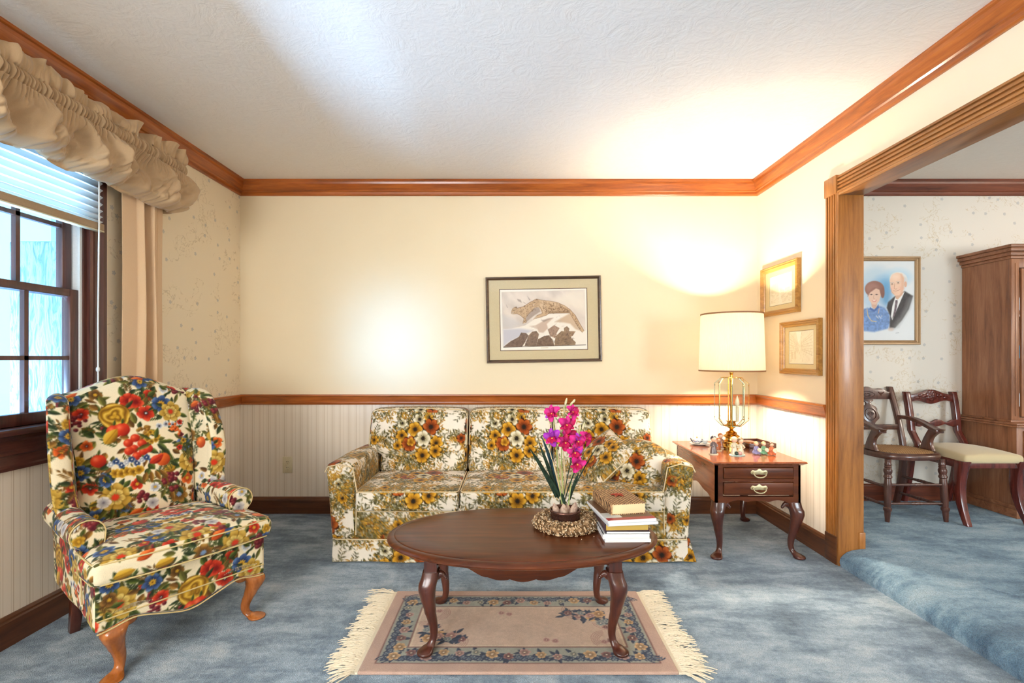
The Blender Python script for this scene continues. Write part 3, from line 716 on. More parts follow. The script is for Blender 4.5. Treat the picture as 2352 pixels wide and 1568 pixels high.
def chair_canvas():
    cv = Canvas(.54, .64, 540, (241, 224, 188))
    n = noise2(*np.meshgrid(np.arange(cv.W) / 50.0, np.arange(cv.H) / 50.0)); cv.a *= (1 + .05 * (n - .5))[..., None]
    GR = [((84, 98, 40), (36, 46, 18), (134, 140, 60)), ((60, 74, 40), (26, 34, 20), (104, 116, 62)), ((112, 108, 44), (58, 54, 20), (160, 150, 72))]
    BR = [((124, 84, 36), (62, 38, 16), (170, 126, 60)), ((150, 104, 40), (80, 50, 18), (196, 150, 70))]
    RED = ((206, 54, 26), (120, 20, 14), (240, 116, 74)); MAR = ((112, 34, 42), (56, 12, 22), (164, 74, 70)); ORG = ((222, 96, 34), (140, 46, 14), (246, 160, 84))
    GLD = ((206, 156, 40), (118, 78, 16), (238, 204, 104)); OLV = ((188, 146, 52), (100, 72, 20), (226, 196, 110)); BLU = ((62, 88, 134), (26, 36, 66), (120, 146, 184)); WHT = ((226, 224, 218), (120, 124, 140), (248, 248, 244))
    R = random.Random(3)
    def leaves(x, y, n, r0, ln=(.02, .036), pal=GR):
        for k in range(n):
            a = 2 * PI * k / n + R.uniform(-.4, .4); c = R.choice(pal)
            cv.leaf(x + math.cos(a) * r0, y + math.sin(a) * r0, R.uniform(*ln), R.uniform(.0055, .010), a + R.uniform(-.4, .4), c[0], c[1], c[2])
    def fern(x, y, a, n=5, pal=GR):
        c = R.choice(pal)
        for k in range(n):
            d = k * .007
            for s in (-1, 1): cv.leaf(x + math.cos(a) * d, y + math.sin(a) * d, .018, .0036, a + s * .8, c[0], c[1], c[2])
        cv.leaf(x + math.cos(a) * n * .007, y + math.sin(a) * n * .007, .018, .004, a, c[0], c[1], c[2])
    def rose(x, y, r, c, ctr=None): leaves(x, y, 7, r * .75, (r * .7, r * 1.05)); cv.rose(x, y, r * 1.04, c[1], tuple(v * .6 for v in c[1]), c[1]); cv.rose(x, y, r, c[0], c[1], c[2], ctr)
    def peony(x, y, r, c, ctr): leaves(x, y, 6, r * .8, (r * .6, r)); cv.flower(x, y, r, 7, c[0], c[1], c[2], ctr, .26, deep=.18); cv.flower(x, y, r * .62, 6, c[2], c[1], c[0], ctr, .4)
    def poppy(x, y, r, c): cv.flower(x, y, r, 5, c[0], c[1], c[2], (50, 40, 36), .26); cv.dot(x, y, r * .14, WHT[0])
    def blue(x, y, r): leaves(x, y, 5, r * .7, (r * .7, r), [GR[1]]); cv.flower(x, y, r, 6, BLU[0], BLU[1], BLU[2], GLD[0], .36); cv.dot(x, y, r * .14, (110, 70, 24))
    def berries(x, y, n, sp, c, r=.0085):
        for k in range(n):
            a = R.uniform(0, 6.28); d = R.random() ** .6 * sp
            cv.dot(x + math.cos(a) * d, y + math.sin(a) * d * 1.2, r, c[0], c[2], c[1])
    def fruit(x, y, r, c): cv.dot(x, y, r, c[0], c[2], c[1]); cv.leaf(x, y + r * .8, r, r * .25, 1.3, *GR[0])
    def small(x, y, r, c, ctr=GLD[0], n=5): cv.flower(x, y, r, n, c[0], c[1], c[2], ctr, .3)
    cx, cy = .27, .34
    # satellite bunches in the repeat
    def bunch(x, y, kind):
        for q in range(12): fern(x + R.uniform(-.04, .04), y + R.uniform(-.035, .035), R.uniform(0, 6.28), 4, GR + BR)
        leaves(x, y, 8, .03, (.025, .045), GR + BR)
        if kind == 0: peony(x, y, .044, OLV, RED[0]); small(x + .06, y + .03, .02, RED); blue(x - .02, y + .06, .026); berries(x + .07, y - .01, 10, .016, MAR); cv.leaf(x + .03, y - .07, .05, .013, .4, *ORG)
        if kind == 1: berries(x, y, 16, .026, MAR); small(x + .05, y, .022, ORG); cv.leaf(x - .02, y + .04, .05, .016, .2, *GLD); small(x - .05, y - .01, .018, WHT)
        if kind == 2: blue(x, y, .026); small(x, y + .035, .016, GLD, n=6); leaves(x + .05, y - .01, 6, .01, (.03, .045)); small(x + .06, y + .01, .02, BR[0]); poppy(x + .02, y - .05, .022, RED)
        if kind == 3: cv.flower(x, y, .03, 6, *BR[1], BLU[2], .3); leaves(x - .06, y + .02, 6, .01, (.03, .045)); fruit(x + .06, y - .02, .022, ORG); berries(x - .03, y + .06, 10, .016, MAR)
    bunch(.06, .06, 0); bunch(.47, .05, 3); bunch(.06, .56, 1); bunch(.44, .58, 2); bunch(.02, .33, 2); bunch(.30, .03, 1); bunch(.52, .30, 3); bunch(.25, .60, 3)
    for (x, y, k) in [(.15, .56, 1), (.34, .60, 0), (.15, .10, 2), (.38, .12, 3), (.05, .20, 1), (.49, .17, 1), (.04, .44, 0), (.50, .45, 2), (.24, .06, 0), (.42, .50, 1), (.115, .47, 2), (.20, .15, 0), (.36, .17, 1), (.12, .24, 2), (.43, .23, 0), (.30, .52, 2)]: bunch(x, y, k)
    # great bouquet
    for q in range(70):
        a = R.uniform(0, 6.28); d = R.random() ** .5 * .135; c = R.choice(GR + BR)
        cv.leaf(cx + math.cos(a) * d, cy + math.sin(a) * d * 1.05, R.uniform(.025, .045), R.uniform(.008, .013), a + R.uniform(-.8, .8), *c)
    for q in range(16): fern(cx + R.uniform(-.15, .15), cy + R.uniform(-.15, .15), R.uniform(0, 6.28))
    berries(cx - .07, cy + .04, 16, .02, MAR, .007); berries(cx + .02, cy - .005, 20, .025, BR[1], .007)
    small(cx - .01, cy + .115, .03, RED, RED[1], 6); small(cx + .01, cy + .11, .024, RED, RED[1], 4)
    poppy(cx + .035, cy + .07, .028, RED); blue(cx + .085, cy + .098, .032); rose(cx - .052, cy + .068, .043, GLD); peony(cx + .112, cy + .068, .036, OLV, RED[0])
    fruit(cx - .058, cy + .018, .022, RED); fruit(cx - .036, cy + .022, .022, RED)
    for k in range(4): small(cx + .07 + .022 * k, cy + .022 + .004 * (k % 2), .013, WHT, (30, 26, 40))
    cv.leaf(cx - .086, cy - .02, .06, .02, .9, GLD[0], GLD[1], GLD[2])
    for (dx, dy) in [(0, -.01), (-.02, -.024), (.018, -.03), (-.006, -.045), (.02, -.056), (.0, -.07), (-.02, -.05), (.034, -.05)]: cv.dot(cx + dx - .004, cy + dy, .0145, RED[0], RED[2], RED[1])
    for k in range(7): small(cx + .045 + .016 * math.cos(k * .9), cy - .012 + .016 * math.sin(k * .9), .010, GLD, GLD[1])
    for k in range(12): small(cx - .075 + .014 * k, cy - .085 + .008 * math.sin(k * 2.1), .0115, BLU if k % 3 else WHT, WHT[2])
    fruit(cx - .105, cy - .07, .021, RED); fruit(cx + .07, cy - .092, .023, ORG); cv.leaf(cx + .03, cy - .10, .05, .016, .5, *RED)
    leaves(cx + .05, cy - .03, 5, .01, (.04, .055)); poppy(cx - .13, cy - .02, .018, ORG)
    for k in range(5): small(cx - .065 + .016 * k, cy - .115 - .004 * (k % 2), .016, GLD, GLD[1], 6)
    for k in range(4): cv.leaf(cx + .02 + .012 * k, cy - .125, .04, .009, -1.9 + .35 * k, *BR[1])
    for k in range(5): small(cx + .13 + R.uniform(-.012, .012), cy - .02 + .022 * k - .04, .011, [RED, GLD, MAR, ORG, RED][k], BR[0][1])
    berries(cx + .12, cy + .01, 12, .022, ORG, .006); berries(cx - .145, cy + .055, 14, .02, MAR, .007)
    # little grey morning glories
    for (x, y) in [(.33, .535), (.37, .53), (.30, .11), (.17, .14)]: cv.flower(x, y, .02, 5, (218, 208, 198), (150, 146, 150), (240, 234, 224), (120, 110, 120), .2, deep=.1)
    return cv
CHAIR_CV = chair_canvas()
M['sofa'] = fabric_attr('sofa_floral_print'); M['chair'] = fabric_attr('wing_chair_floral_print')
M['cream_weft'] = plain('cream_piping', S(222, 200, 160), .85, spec=.2)
M['welt'] = plain('chair_welt', S(206, 182, 128), .85, spec=.2)

# =================================================================== sofa
SX, SYC = -.013, 3.07
sofa = thing('sofa', 'three-seat sofa in gold and rust floral fabric with skirt against the back wall', 'sofa', (SX, SYC, 0))
RES = .0045
def sp(ou, ov): return box_paint(SOFA_CV, ou, ov, 1.12, .30, .25)
V, Fq = rbox(1.80, .80, .20, .02, .008, (0, .01, .205)); mk('seat_base', V, Fq, M['sofa'], sofa, paint=sp(.12, .37))
def back_fn(V):
    V = V.copy(); t = (V[:, 2] + .3) / .6; V[:, 1] += .06 * t; return V
V, Fq = rbox(1.86, .16, .56, .05, .012, (0, .335, .40), back_fn); mk('back_frame', V, Fq, M['sofa'], sofa, paint=sp(.3, .1))
for s in (-1, 1):
    def arm_fn(V, s=s):
        V = V.copy(); t = np.clip((V[:, 2] + .215) / .43, 0, 1)
        V[:, 0] += s * .035 * t ** 1.5
        V[:, 0] += -s * .018 * np.clip(t - .45, 0, 1) * (V[:, 0] * s < 0)
        V[:, 2] -= .02 * np.clip(V[:, 1] / .38, 0, 1) * t
        V[:, 2] += .012 * t * np.cos(np.clip(V[:, 0] / .09, -1, 1) * 1.2)
        return V
    V, Fq = rbox(.155, .78, .435, .038, RES, (s * .93, -.005, .325), arm_fn)
    ao = mk('arm', V, Fq, M['sofa'], sofa, paint=sp(.06 if s < 0 else .37, .13 if s < 0 else .02))
    b = MB(); xs = [(s * (.93 - .068), .15), (s * (.93 - .072), .40), (s * (.93 - .05), .525), (s * (.93 + .02), .545), (s * (.93 + .09), .53), (s * (.93 + .105), .50)]
    b.tube([(x, -.393, z) for x, z in xs], .0034, 6); b.obj('piping', M['cream_weft'], ao)
xb = [-.868, -.283, .283, .868]
for k in range(3):
    cx = (xb[k] + xb[k + 1]) / 2; w = xb[k + 1] - xb[k] - .006
    def seat_fn(V, w=w):
        V = V.copy(); hx = w / 2
        pf = np.clip(1 - (V[:, 0] / hx) ** 4, 0, 1) * np.clip(1 - (V[:, 1] / .28) ** 4, 0, 1)
        V[:, 2] += np.where(V[:, 2] > 0, .016, -.0) * pf
        V[:, 1] -= .012 * np.clip(1 - (V[:, 0] / hx) ** 2, 0, 1) * (V[:, 1] < -.2) * np.clip(1 - (V[:, 2] / .06) ** 2, 0, 1)
        return V
    V, Fq = rbox(w, .55, .115, .022, RES, (cx, -.135, .337), seat_fn)
    co = mk('seat_cushion', V, Fq, M['sofa'], sofa, paint=sp(.30 - cx, .37))
    b = MB()
    for z in (.391, .284): b.tube([(cx - w / 2 + .004, .08, z), (cx - w / 2 + .004, -.38, z), (cx - w / 2 + .016, -.402, z), (cx + w / 2 - .016, -.402, z), (cx + w / 2 - .004, -.38, z), (cx + w / 2 - .004, .08, z)], .0036, 6)
    b.obj('piping', M['cream_weft'], co)
    # back cushion, the outer two wider above the arms
    x0, x1 = xb[k], xb[k + 1]
    if k == 0: x0 = -.952
    if k == 2: x1 = .952
    bw = x1 - x0 - .008; bc = (x0 + x1) / 2
    def bk_fn(V, bw=bw, k=k):
        V = V.copy(); hx, hz = bw / 2, .205
        pf = np.clip(1 - (V[:, 0] / hx) ** 4, 0, 1) * np.clip(1 - (V[:, 2] / hz) ** 4, 0, 1)
        V[:, 1] += np.where(V[:, 1] < 0, -.03, .0) * pf
        V[:, 2] += np.where(V[:, 2] > 0, .012, 0) * np.clip(1 - (V[:, 0] / hx) ** 2, 0, 1)
        t = (V[:, 2] + hz) / (2 * hz)
        low = 1 - np.clip((t - .28) / .12, 0, 1); low = low * low * (3 - 2 * low)
        if k == 0: V[:, 0] += low * .085 * np.clip((hx - V[:, 0]) / (2 * hx), 0, 1)
        if k == 2: V[:, 0] -= low * .085 * np.clip((hx + V[:, 0]) / (2 * hx), 0, 1)
        V[:, 1] += .105 * t
        q = np.sin(V[:, 0] * 50) * np.sin(V[:, 2] * 50); V[:, 1] += .0025 * q * (V[:, 1] < .05)
        return V
    V, Fq = rbox(bw, .15, .41, .04, RES, (bc, .135, .585), bk_fn)
    co = mk('back_cushion', V, Fq, M['sofa'], sofa, paint=sp(.30 - bc, .25 - .595))
    zt = .782; xl, xr = bc - bw / 2, bc + bw / 2
    b = MB(); b.tube([(xl + .004, .125, .56), (xl + .006, .168, .74), (xl + .02, .172, .775), (xl + .06, .172, .789), (bc, .17, .80), (xr - .06, .172, .789), (xr - .02, .172, .775), (xr - .006, .168, .74), (xr - .004, .125, .56)], .0034, 6)
    b.obj('piping', M['cream_weft'], co)
# skirt: flat panels with a kick pleat at each front corner
path = []
for y in np.linspace(.38, -.405, 140): path.append((-.985 - .004 * math.sin(y * 30), y))
for x in np.linspace(-.985, .985, 360): path.append((x, -.41 - .004 * math.sin(x * 9 + 1)))
for y in np.linspace(-.405, .38, 140): path.append((.985 + .004 * math.sin(y * 30), y))
path = np.array(path); zz = np.linspace(.008, .132, 24)
Pg = np.zeros((len(path), len(zz), 3)); ctr = path / np.linalg.norm(path, axis=1, keepdims=True)
for j, z in enumerate(zz):
    t = 1 - (z - .008) / .124
    Pg[:, j, :2] = path + ctr * (.005 * t)
    Pg[:, j, 2] = z
    if j < 3: Pg[:, j, 2] += .003 * np.sin(path[:, 0] * 14)
nr = np.zeros_like(Pg); nr[:, :, :2] = -ctr[:, None, :]
V, Fq = sheet(Pg, .010, nr); sk = mk('skirt', V, Fq, M['sofa'], sofa, paint=sp(.22, .29))
b = MB(); b.tube([(p[0] * 1.001, p[1] - .001, .131) for p in path[::6]], .0034, 6); b.obj('piping', M['cream_weft'], sk)
g0 = np.array([(.955, -.400, .132), (1.0, -.402, .132), (1.0, -.36, .132)]); g1 = np.array([(.965, -.412, .010), (1.035, -.418, .008), (1.004, -.34, .010)])
uu = np.linspace(0, 2, 24); P = np.zeros((24, 24, 3))
for j, t in enumerate(np.linspace(0, 1, 24)):
    g = g0 * (1 - t) + g1 * t
    for i, u in enumerate(uu): P[i, j] = g[0] * (1 - u) + g[1] * u if u < 1 else g[1] * (2 - u) + g[2] * (u - 1)
nr = np.zeros_like(P); nr[:, :, 0] = -.7; nr[:, :, 1] = .7
V, Fq = sheet(P, .006, nr); mk('corner_pleat', V, Fq, M['sofa'], sofa, paint=sp(.1, .2))
for s in (-1, 1):
    for y in (-.36, .36):
        b = MB(); b.box(s * .88 - .02, s * .88 + .02, y - .02, y + .02, 0, .11); b.obj('leg', M['dark_z'], sofa, bevel=.004)

# ---- loose pillows on the sofa
def pillow(name, lab, w, t, loc, ax, bx, ou, ov, rd=0.0):
    n = 64; u = np.linspace(-1, 1, n); U, Vv = np.meshgrid(u, u, indexing='ij')
    prof = np.clip(1 - np.abs(U) ** 2.6, 0, 1) ** .5 * np.clip(1 - np.abs(Vv) ** 2.6, 0, 1) ** .5
    k = 1 - .055 * (1 - np.abs(Vv) ** 2) * np.abs(U) ** 2; k2 = 1 - .055 * (1 - np.abs(U) ** 2) * np.abs(Vv) ** 2
    X = U * w / 2 * k * np.sqrt(1 - rd * Vv ** 2); Y = Vv * w / 2 * k2 * np.sqrt(1 - rd * U ** 2)
    top = np.stack([X, Y, prof * t / 2 + .002], -1); bot = np.stack([X, Y, -prof * t / 2 - .002], -1)
    V1, F1 = gridmesh(top); V2, F2 = gridmesh(bot); m = len(V1)
    idx = np.arange(m).reshape(n, n); lp = np.concatenate([idx[:, 0], idx[-1, 1:], idx[-2::-1, -1], idx[0, -2:0:-1]]); nx = np.roll(lp, -1)
    V = np.concatenate([V1, V2]); Fa = np.concatenate([F1, F2[:, ::-1] + m, np.stack([lp, nx, nx + m, lp + m], 1)[:, ::-1]])
    a = Vector(ax).normalized(); c = a.cross(Vector(bx)).normalized(); bb = c.cross(a)
    R = Matrix((a, bb, c)).transposed().to_euler()
    def pf(P, Nn): return SOFA_CV.sample(P[:, 0] + ou, P[:, 1] + ov)
    o = mk(name, V, Fa, M['sofa'], None, loc=loc, rot=R, paint=pf)
    edge = V1[lp]; b = MB(); b.tube([tuple(p * np.array([1.004, 1.004, 0])) for p in edge[::4]], .004, 6, loop=True); b.obj('piping', M['cream_weft'], o)
    return tag(o, lab, 'pillow')
pillow('throw_pillow', 'square floral throw pillow tilted on its corner, left of the rounder pillow', .35, .13, (.555, 2.97, .515), (.74, .05, .67), (-.28, .92, .24), .32, .26)
pillow('throw_pillow', 'plump floral pillow wedged between the tilted pillow and the right sofa arm', .345, .26, (.765, 2.900, .480), (.80, -.52, -.10), (.30, .20, .93), .36, .31, .42)

# =================================================================== wing chair
wc = thing('wing_chair', 'wing chair in bright red, gold and blue floral print beside the window', 'armchair', (-1.497, 2.037, 0), math.radians(-35))
def cp(ou, ov): return box_paint(CHAIR_CV, ou, ov)
def chairpaint(ou, ov):
    """side faces use (y,z): keeps the print upright on the front of the chair"""
    def f(P, Nn):
        A = np.abs(Nn) * np.array([1.1, 1.0, 1.1]); k = A.argmax(1); x, y, z = P[:, 0], P[:, 1], P[:, 2]
        u = np.where(k == 1, x, y); v = np.where(k == 2, -x, z)
        return CHAIR_CV.sample((u + ou - .27) / 1.32 + .27, (v + ov - .34) / 1.32 + .34)
    return f
CRES = .003
# base with scalloped front rail
def wbase(V):
    V = V.copy(); t = (V[:, 0] + .25) / .5
    V[:, 1] *= .86 + .14 * t
    dn = V[:, 2] < -.03; yy = V[:, 1] / .29
    sc = .030 * np.exp(-(yy / .28) ** 2) - .018 * np.exp(-((np.abs(yy) - .62) / .2) ** 2)
    V[:, 2] -= np.where(dn, sc, 0) * np.clip((t - .7) / .3, 0, 1)
    return V
V, Fq = rbox(.52, .585, .17, .018, CRES, (.035, 0, .275), wbase); bo = mk('seat_rail', V, Fq, M['chair'], wc, paint=chairpaint(.19, .20))
b = MB(); ys = np.linspace(-.285, .285, 40)
b.tube([(.296, y, .235 + .0) for y in ys], .0028, 6); b.obj('welt', M['welt'], bo)
b = MB(); b.tube([(.294, y, .19 - (.030 * math.exp(-((y / .29) / .28) ** 2) - .018 * math.exp(-((abs(y / .29) - .62) / .2) ** 2))) for y in ys], .0028, 6); b.obj('welt', M['welt'], bo)
# T-shaped seat cushion
def wseat(V):
    V = V.copy(); x = V[:, 0]; t = np.clip((x - .075) / .035, 0, 1); t = t * t * (3 - 2 * t)
    V[:, 1] *= (.72 + .28 * t) * (1 - .03 * (x < -.1))
    pf = np.clip(1 - (V[:, 1] / .30) ** 4, 0, 1) * np.clip(1 - (x / .27) ** 4, 0, 1)
    V[:, 2] += np.where(V[:, 2] > 0, .03, .006) * pf
    V[:, 0] += .014 * np.clip(1 - (V[:, 1] / .3) ** 2, 0, 1) * (x > .15)
    return V
V, Fq = rbox(.52, .62, .085, .03, CRES, (.075, 0, .402), wseat); so = mk('seat_cushion', V, Fq, M['chair'], wc, paint=chairpaint(.22, .30))
b = MB()
for z in (.438, .368):
    b.tube([(.12, -.30, z), (.30, -.302, z), (.328, -.28, z), (.345, -.15, z), (.349, 0, z), (.345, .15, z), (.328, .28, z), (.30, .302, z), (.12, .30, z)], .0030, 6)
b.obj('welt', M['welt'], so)
# back with camel crest
def wback(V):
    V = V.copy(); z = V[:, 2] + .34; y = V[:, 1]
    t = np.clip(z / .68, 0, 1)
    wid = .80 + .22 * t
    V[:, 1] = y * wid; yy = V[:, 1] / .25
    crest = .075 * (.5 + .5 * np.cos(np.clip(np.abs(yy) * 3.0, 0, PI))) - .015
    V[:, 2] += crest * np.clip((t - .5) / .5, 0, 1)
    bul = np.clip(1 - (yy) ** 4, 0, 1) * np.sin(PI * np.clip(t, .05, .95)); V[:, 0] += np.where(V[:, 0] > 0, .028, 0) * bul
    V[:, 0] -= .15 * t + .035 * t * t
    return V
V, Fq = rbox(.11, .50, .68, .04, CRES, (-.21, 0, .655), wback); mk('backrest', V, Fq, M['chair'], wc, paint=chairpaint(.27 + .01, .34 - .79))
# wings
for s in (-1, 1):
    zs = np.linspace(.50, .985, 150); nr = 56; Rg = []
    for z in zs:
        t = (z - .50) / .485
        xb_ = -.215 - .175 * t - .03
        reach = .105 + .070 * math.sin(PI * min(1, max(0, (t - .10) / 1.05)) ** .9) + .05 * max(0, .18 - t) / .18
        if t > .86: reach *= math.sqrt(max(.05, 1 - ((t - .86) / .145) ** 2)) * .55 + .45
        xf_ = xb_ + reach + .03
        yb_, yf_ = .24, .272 + .02 * math.sin(PI * t)
        th = .036
        if t > .93: th *= math.sqrt(max(.08, 1 - ((t - .93) / .07) ** 2))
        ring = []
        for q in range(nr):
            a = 2 * PI * q / nr; ca, sa = math.cos(a), math.sin(a)
            fx = np.sign(ca) * abs(ca) ** .45; fy = np.sign(sa) * abs(sa) ** .8
            u = (fx + 1) / 2
            x = xb_ + (xf_ - xb_) * u; yc = yb_ + (yf_ - yb_) * u
            rim = 1 + .35 * np.clip((u - .8) / .2, 0, 1) * (1 if abs(sa) > .1 else 1)
            ring.append((x, s * (yc + fy * th * rim * (1 - .0 * u)), z))
        Rg.append(ring)
    # dense rings along x too
    b = MB(); b.loft(Rg); bm = bmesh.new(); me = bpy.data.meshes.new('tmp'); me.from_pydata(b.V, [], b.F); bm.from_mesh(me)
    bmesh.ops.subdivide_edges(bm, edges=[e for e in bm.edges if e.calc_length() > .007], cuts=3, use_grid_fill=True); bmesh.ops.triangulate(bm, faces=[f for f in bm.faces if len(f.verts) > 4]); bm.to_mesh(me); bm.free()
    V = np.array([v.co[:] for v in me.vertices]); Fc = [tuple(p.vertices) for p in me.polygons]; bpy.data.meshes.remove(me)
    wo = mk('wing', V, Fc, M['chair'], wc, paint=chairpaint(.10 if s > 0 else .33, .05 if s > 0 else .23), angle=70)
    # arm: scroll section swept forward
    na = 96; prof = []
    for q in range(60):
        a = -.35 * PI + (1.42 * PI) * q / 59 ; prof.append((.272 + .058 * math.cos(PI - a), .492 + .055 * math.sin(PI - a)))
    prof = [(.232, .22), (.230, .30), (.226, .38), (.222, .44)] + [(.268 + .052 * math.cos(a), .494 + .052 * math.sin(a)) for a in np.linspace(PI * 1.05, -.42 * PI, 48)] + [(.292, .44), (.288, .38), (.286, .30), (.284, .22)]
    # resample evenly
    pr = np.array(prof); d = np.r_[0, np.cumsum(np.hypot(*np.diff(pr, axis=0).T))]; tt = np.linspace(0, d[-1], 190)
    pr = np.stack([np.interp(tt, d, pr[:, 0]), np.interp(tt, d, pr[:, 1])], 1)
    xs = np.r_[np.linspace(-.24, .118, 116), [.124, .128, .129]]; rings = []
    cen = pr.mean(0)
    for i, x in enumerate(xs):
        k = 1.0 if x < .12 else [.985, .95, .90][i - 116]
        dz = .018 * np.clip((x + .05) / -.2, 0, 1)
        rings.append([(x - .02 * 0, s * (cen[0] + (p[0] - cen[0]) * k), cen[1] + (p[1] - cen[1]) * k + dz) for p in pr])
    # cap with inner rings so that the front panel carries the print too
    for k in np.linspace(.88, .01, 34): rings.append([(.1295, s * (cen[0] + (p[0] - cen[0]) * k), cen[1] + (p[1] - cen[1]) * k) for p in pr])
    b = MB(); b.loft(rings)
    ao = mk('arm', b.V, b.F, M['chair'], wc, paint=chairpaint(.05 if s > 0 else .36, .42 if s > 0 else .08), angle=60)
    b = MB(); b.tube([(.127, s * p[0], p[1]) for p in pr[7:-3:5]], .0028, 6); b.obj('welt', M['welt'], ao)

def cabriole(h, w, ox, oy, knee=.03, foot=.028, top=.0):
    """S-curved leg; local origin at its top centre projected to the ground; (ox,oy) outward direction"""
    L_ = math.hypot(ox, oy); ox, oy = ox / L_, oy / L_
    tab = [(1.0, 0, 1.0, 5), (.92, .25, 1.06, 4), (.85, .8, 1.10, 3), (.78, 1.0, 1.06, 2.6), (.68, .85, .92, 2.3), (.55, .4, .76, 2), (.42, -.05, .64, 2), (.30, -.35, .54, 2), (.20, -.42, .47, 2), (.13, -.25, .46, 2), (.09, .1, .56, 2), (.065, .6, .80, 2), (.04, .95, .98, 2), (.018, 1.0, .98, 2), (.0, .95, .82, 2)]
    m = 40; T = [t[0] for t in tab][::-1]; zs = np.concatenate([np.linspace(0, .1, 14), np.linspace(.13, 1, 30)])
    rings = []
    for z in zs:
        o = np.interp(z, T, [t[1] for t in tab][::-1]); wv = np.interp(z, T, [t[2] for t in tab][::-1]); e = np.interp(z, T, [t[3] for t in tab][::-1])
        off = o * (knee if z > .5 else foot); r = w / 2 * wv; ring = []
        for q in range(20):
            a = 2 * PI * q / 20 + PI / 4; ca, sa = math.cos(a), math.sin(a)
            d = (abs(ca) ** e + abs(sa) ** e) ** (-1 / e)
            ring.append((ox * off + r * d * ca, oy * off + r * d * sa, z * h))
        rings.append(ring)
    b = MB(); b.loft(rings); return b
for (x, y) in ((.25, -.215), (.245, .245)):
    b = cabriole(.215, .072, .7, .7 * (1 if y > 0 else -1), .028, .034)
    # knee bracket
    b.ell((.0, -.030 * (1 if y > 0 else -1), .19), .022, .03, .022, 10, 6)
    b.xf(Matrix.Translation((x, y, 0))); b.obj('front_leg', M['honey'], wc, angle=60)
for y in (-.215, .215):
    b = MB(); b.loft([[(cx_ + dx * w, y * ky + dy * w, z) for dx, dy in ((-1, -1), (1, -1), (1, 1), (-1, 1))] for cx_, ky, w, z in ((-.245, 1.04, .017, 0), (-.205, 1.0, .024, .225))]); b.obj('back_leg', M['dark_z'], wc, bevel=.004)
# =================================================================== window dressing
def cloth_mat(name, c, c2):
    m, nt, b = new_mat(name); co = obj_co(nt)
    n = N(nt, 'ShaderNodeTexNoise', Scale=600.0, Detail=2.0); L(nt, co, n.inputs['Vector'])
    L(nt, mix_c(nt, n.outputs['Fac'], c2, c), b.inputs['Base Color']); b.inputs['Roughness'].default_value = .75; b.inputs['Sheen Weight'].default_value = .3; b.inputs['Specular IOR Level'].default_value = .25
    bump(nt, b, n.outputs['Fac'], .08, .001); return m
M['tan'] = cloth_mat('khaki_cotton', S(202, 171, 134), S(182, 151, 114))
M['drape'] = cloth_mat('tan_drape', S(228, 194, 156), S(210, 176, 138))
# balloon valance: path along the rod with a return to the wall at its far end
YE = 2.70; XF = -1.862
rr = random.Random(4)
seglen = 1.75
s1 = np.arange(0, seglen, .0024)
def path_xy(s):
    """s from the wall at the far end, round the corner, then toward the camera"""
    x = np.where(s < .12, XL + .005 + s, XF); y = np.where(s < .12, YE, YE - (s - .12))
    k = np.clip((s - .08) / .08, 0, 1); k = k * k * (3 - 2 * k)
    # normal turning from +y to +x
    nx, ny = np.sin(k * PI / 2), np.cos(k * PI / 2)
    return x, y, nx, ny
x0, y0, nx, ny = path_xy(s1)
def folds(lo, hi, seed):
    r = random.Random(seed); ph = []; p = 0; e = [0]
    while e[-1] < seglen: e.append(e[-1] + r.uniform(lo, hi))
    am = [r.uniform(.55, 1.1) for _ in e]
    k = np.searchsorted(e, s1, side='right') - 1; e = np.array(e + [e[-1] + hi]); am = np.array(am + [1])
    t = (s1 - e[k]) / (e[k + 1] - e[k])
    return np.sin(PI * t) ** .7 * am[k] , am[k], k
fh, ah, kh = folds(.035, .07, 1); fp, ap_, kp = folds(.011, .019, 2); fs, as_, ks = folds(.055, .12, 3); fs2, _, _ = folds(.03, .055, 6)
def soft1(x, y):
    """one smooth octave"""
    x = np.asarray(x, float); y = np.zeros_like(x) + y; xi = np.floor(x).astype(int); yi = np.floor(y).astype(int); fx = x - xi; fy = y - yi
    fx = fx * fx * (3 - 2 * fx); fy = fy * fy * (3 - 2 * fy); g = lambda i, j: _perm[i % 64, j % 64]
    return (g(xi, yi) * (1 - fx) + g(xi + 1, yi) * fx) * (1 - fy) + (g(xi, yi + 1) * (1 - fx) + g(xi + 1, yi + 1) * fx) * fy
rows = []
zt = np.concatenate([np.linspace(2.292, 2.226, 14), np.linspace(2.222, 2.165, 12), np.linspace(2.160, 1.95, 50)])
bot = 1.948 + .040 * (noise2(s1 * 7, s1 * 0 + 3) - .5)
endk = np.clip(s1 / .10, .25, 1)
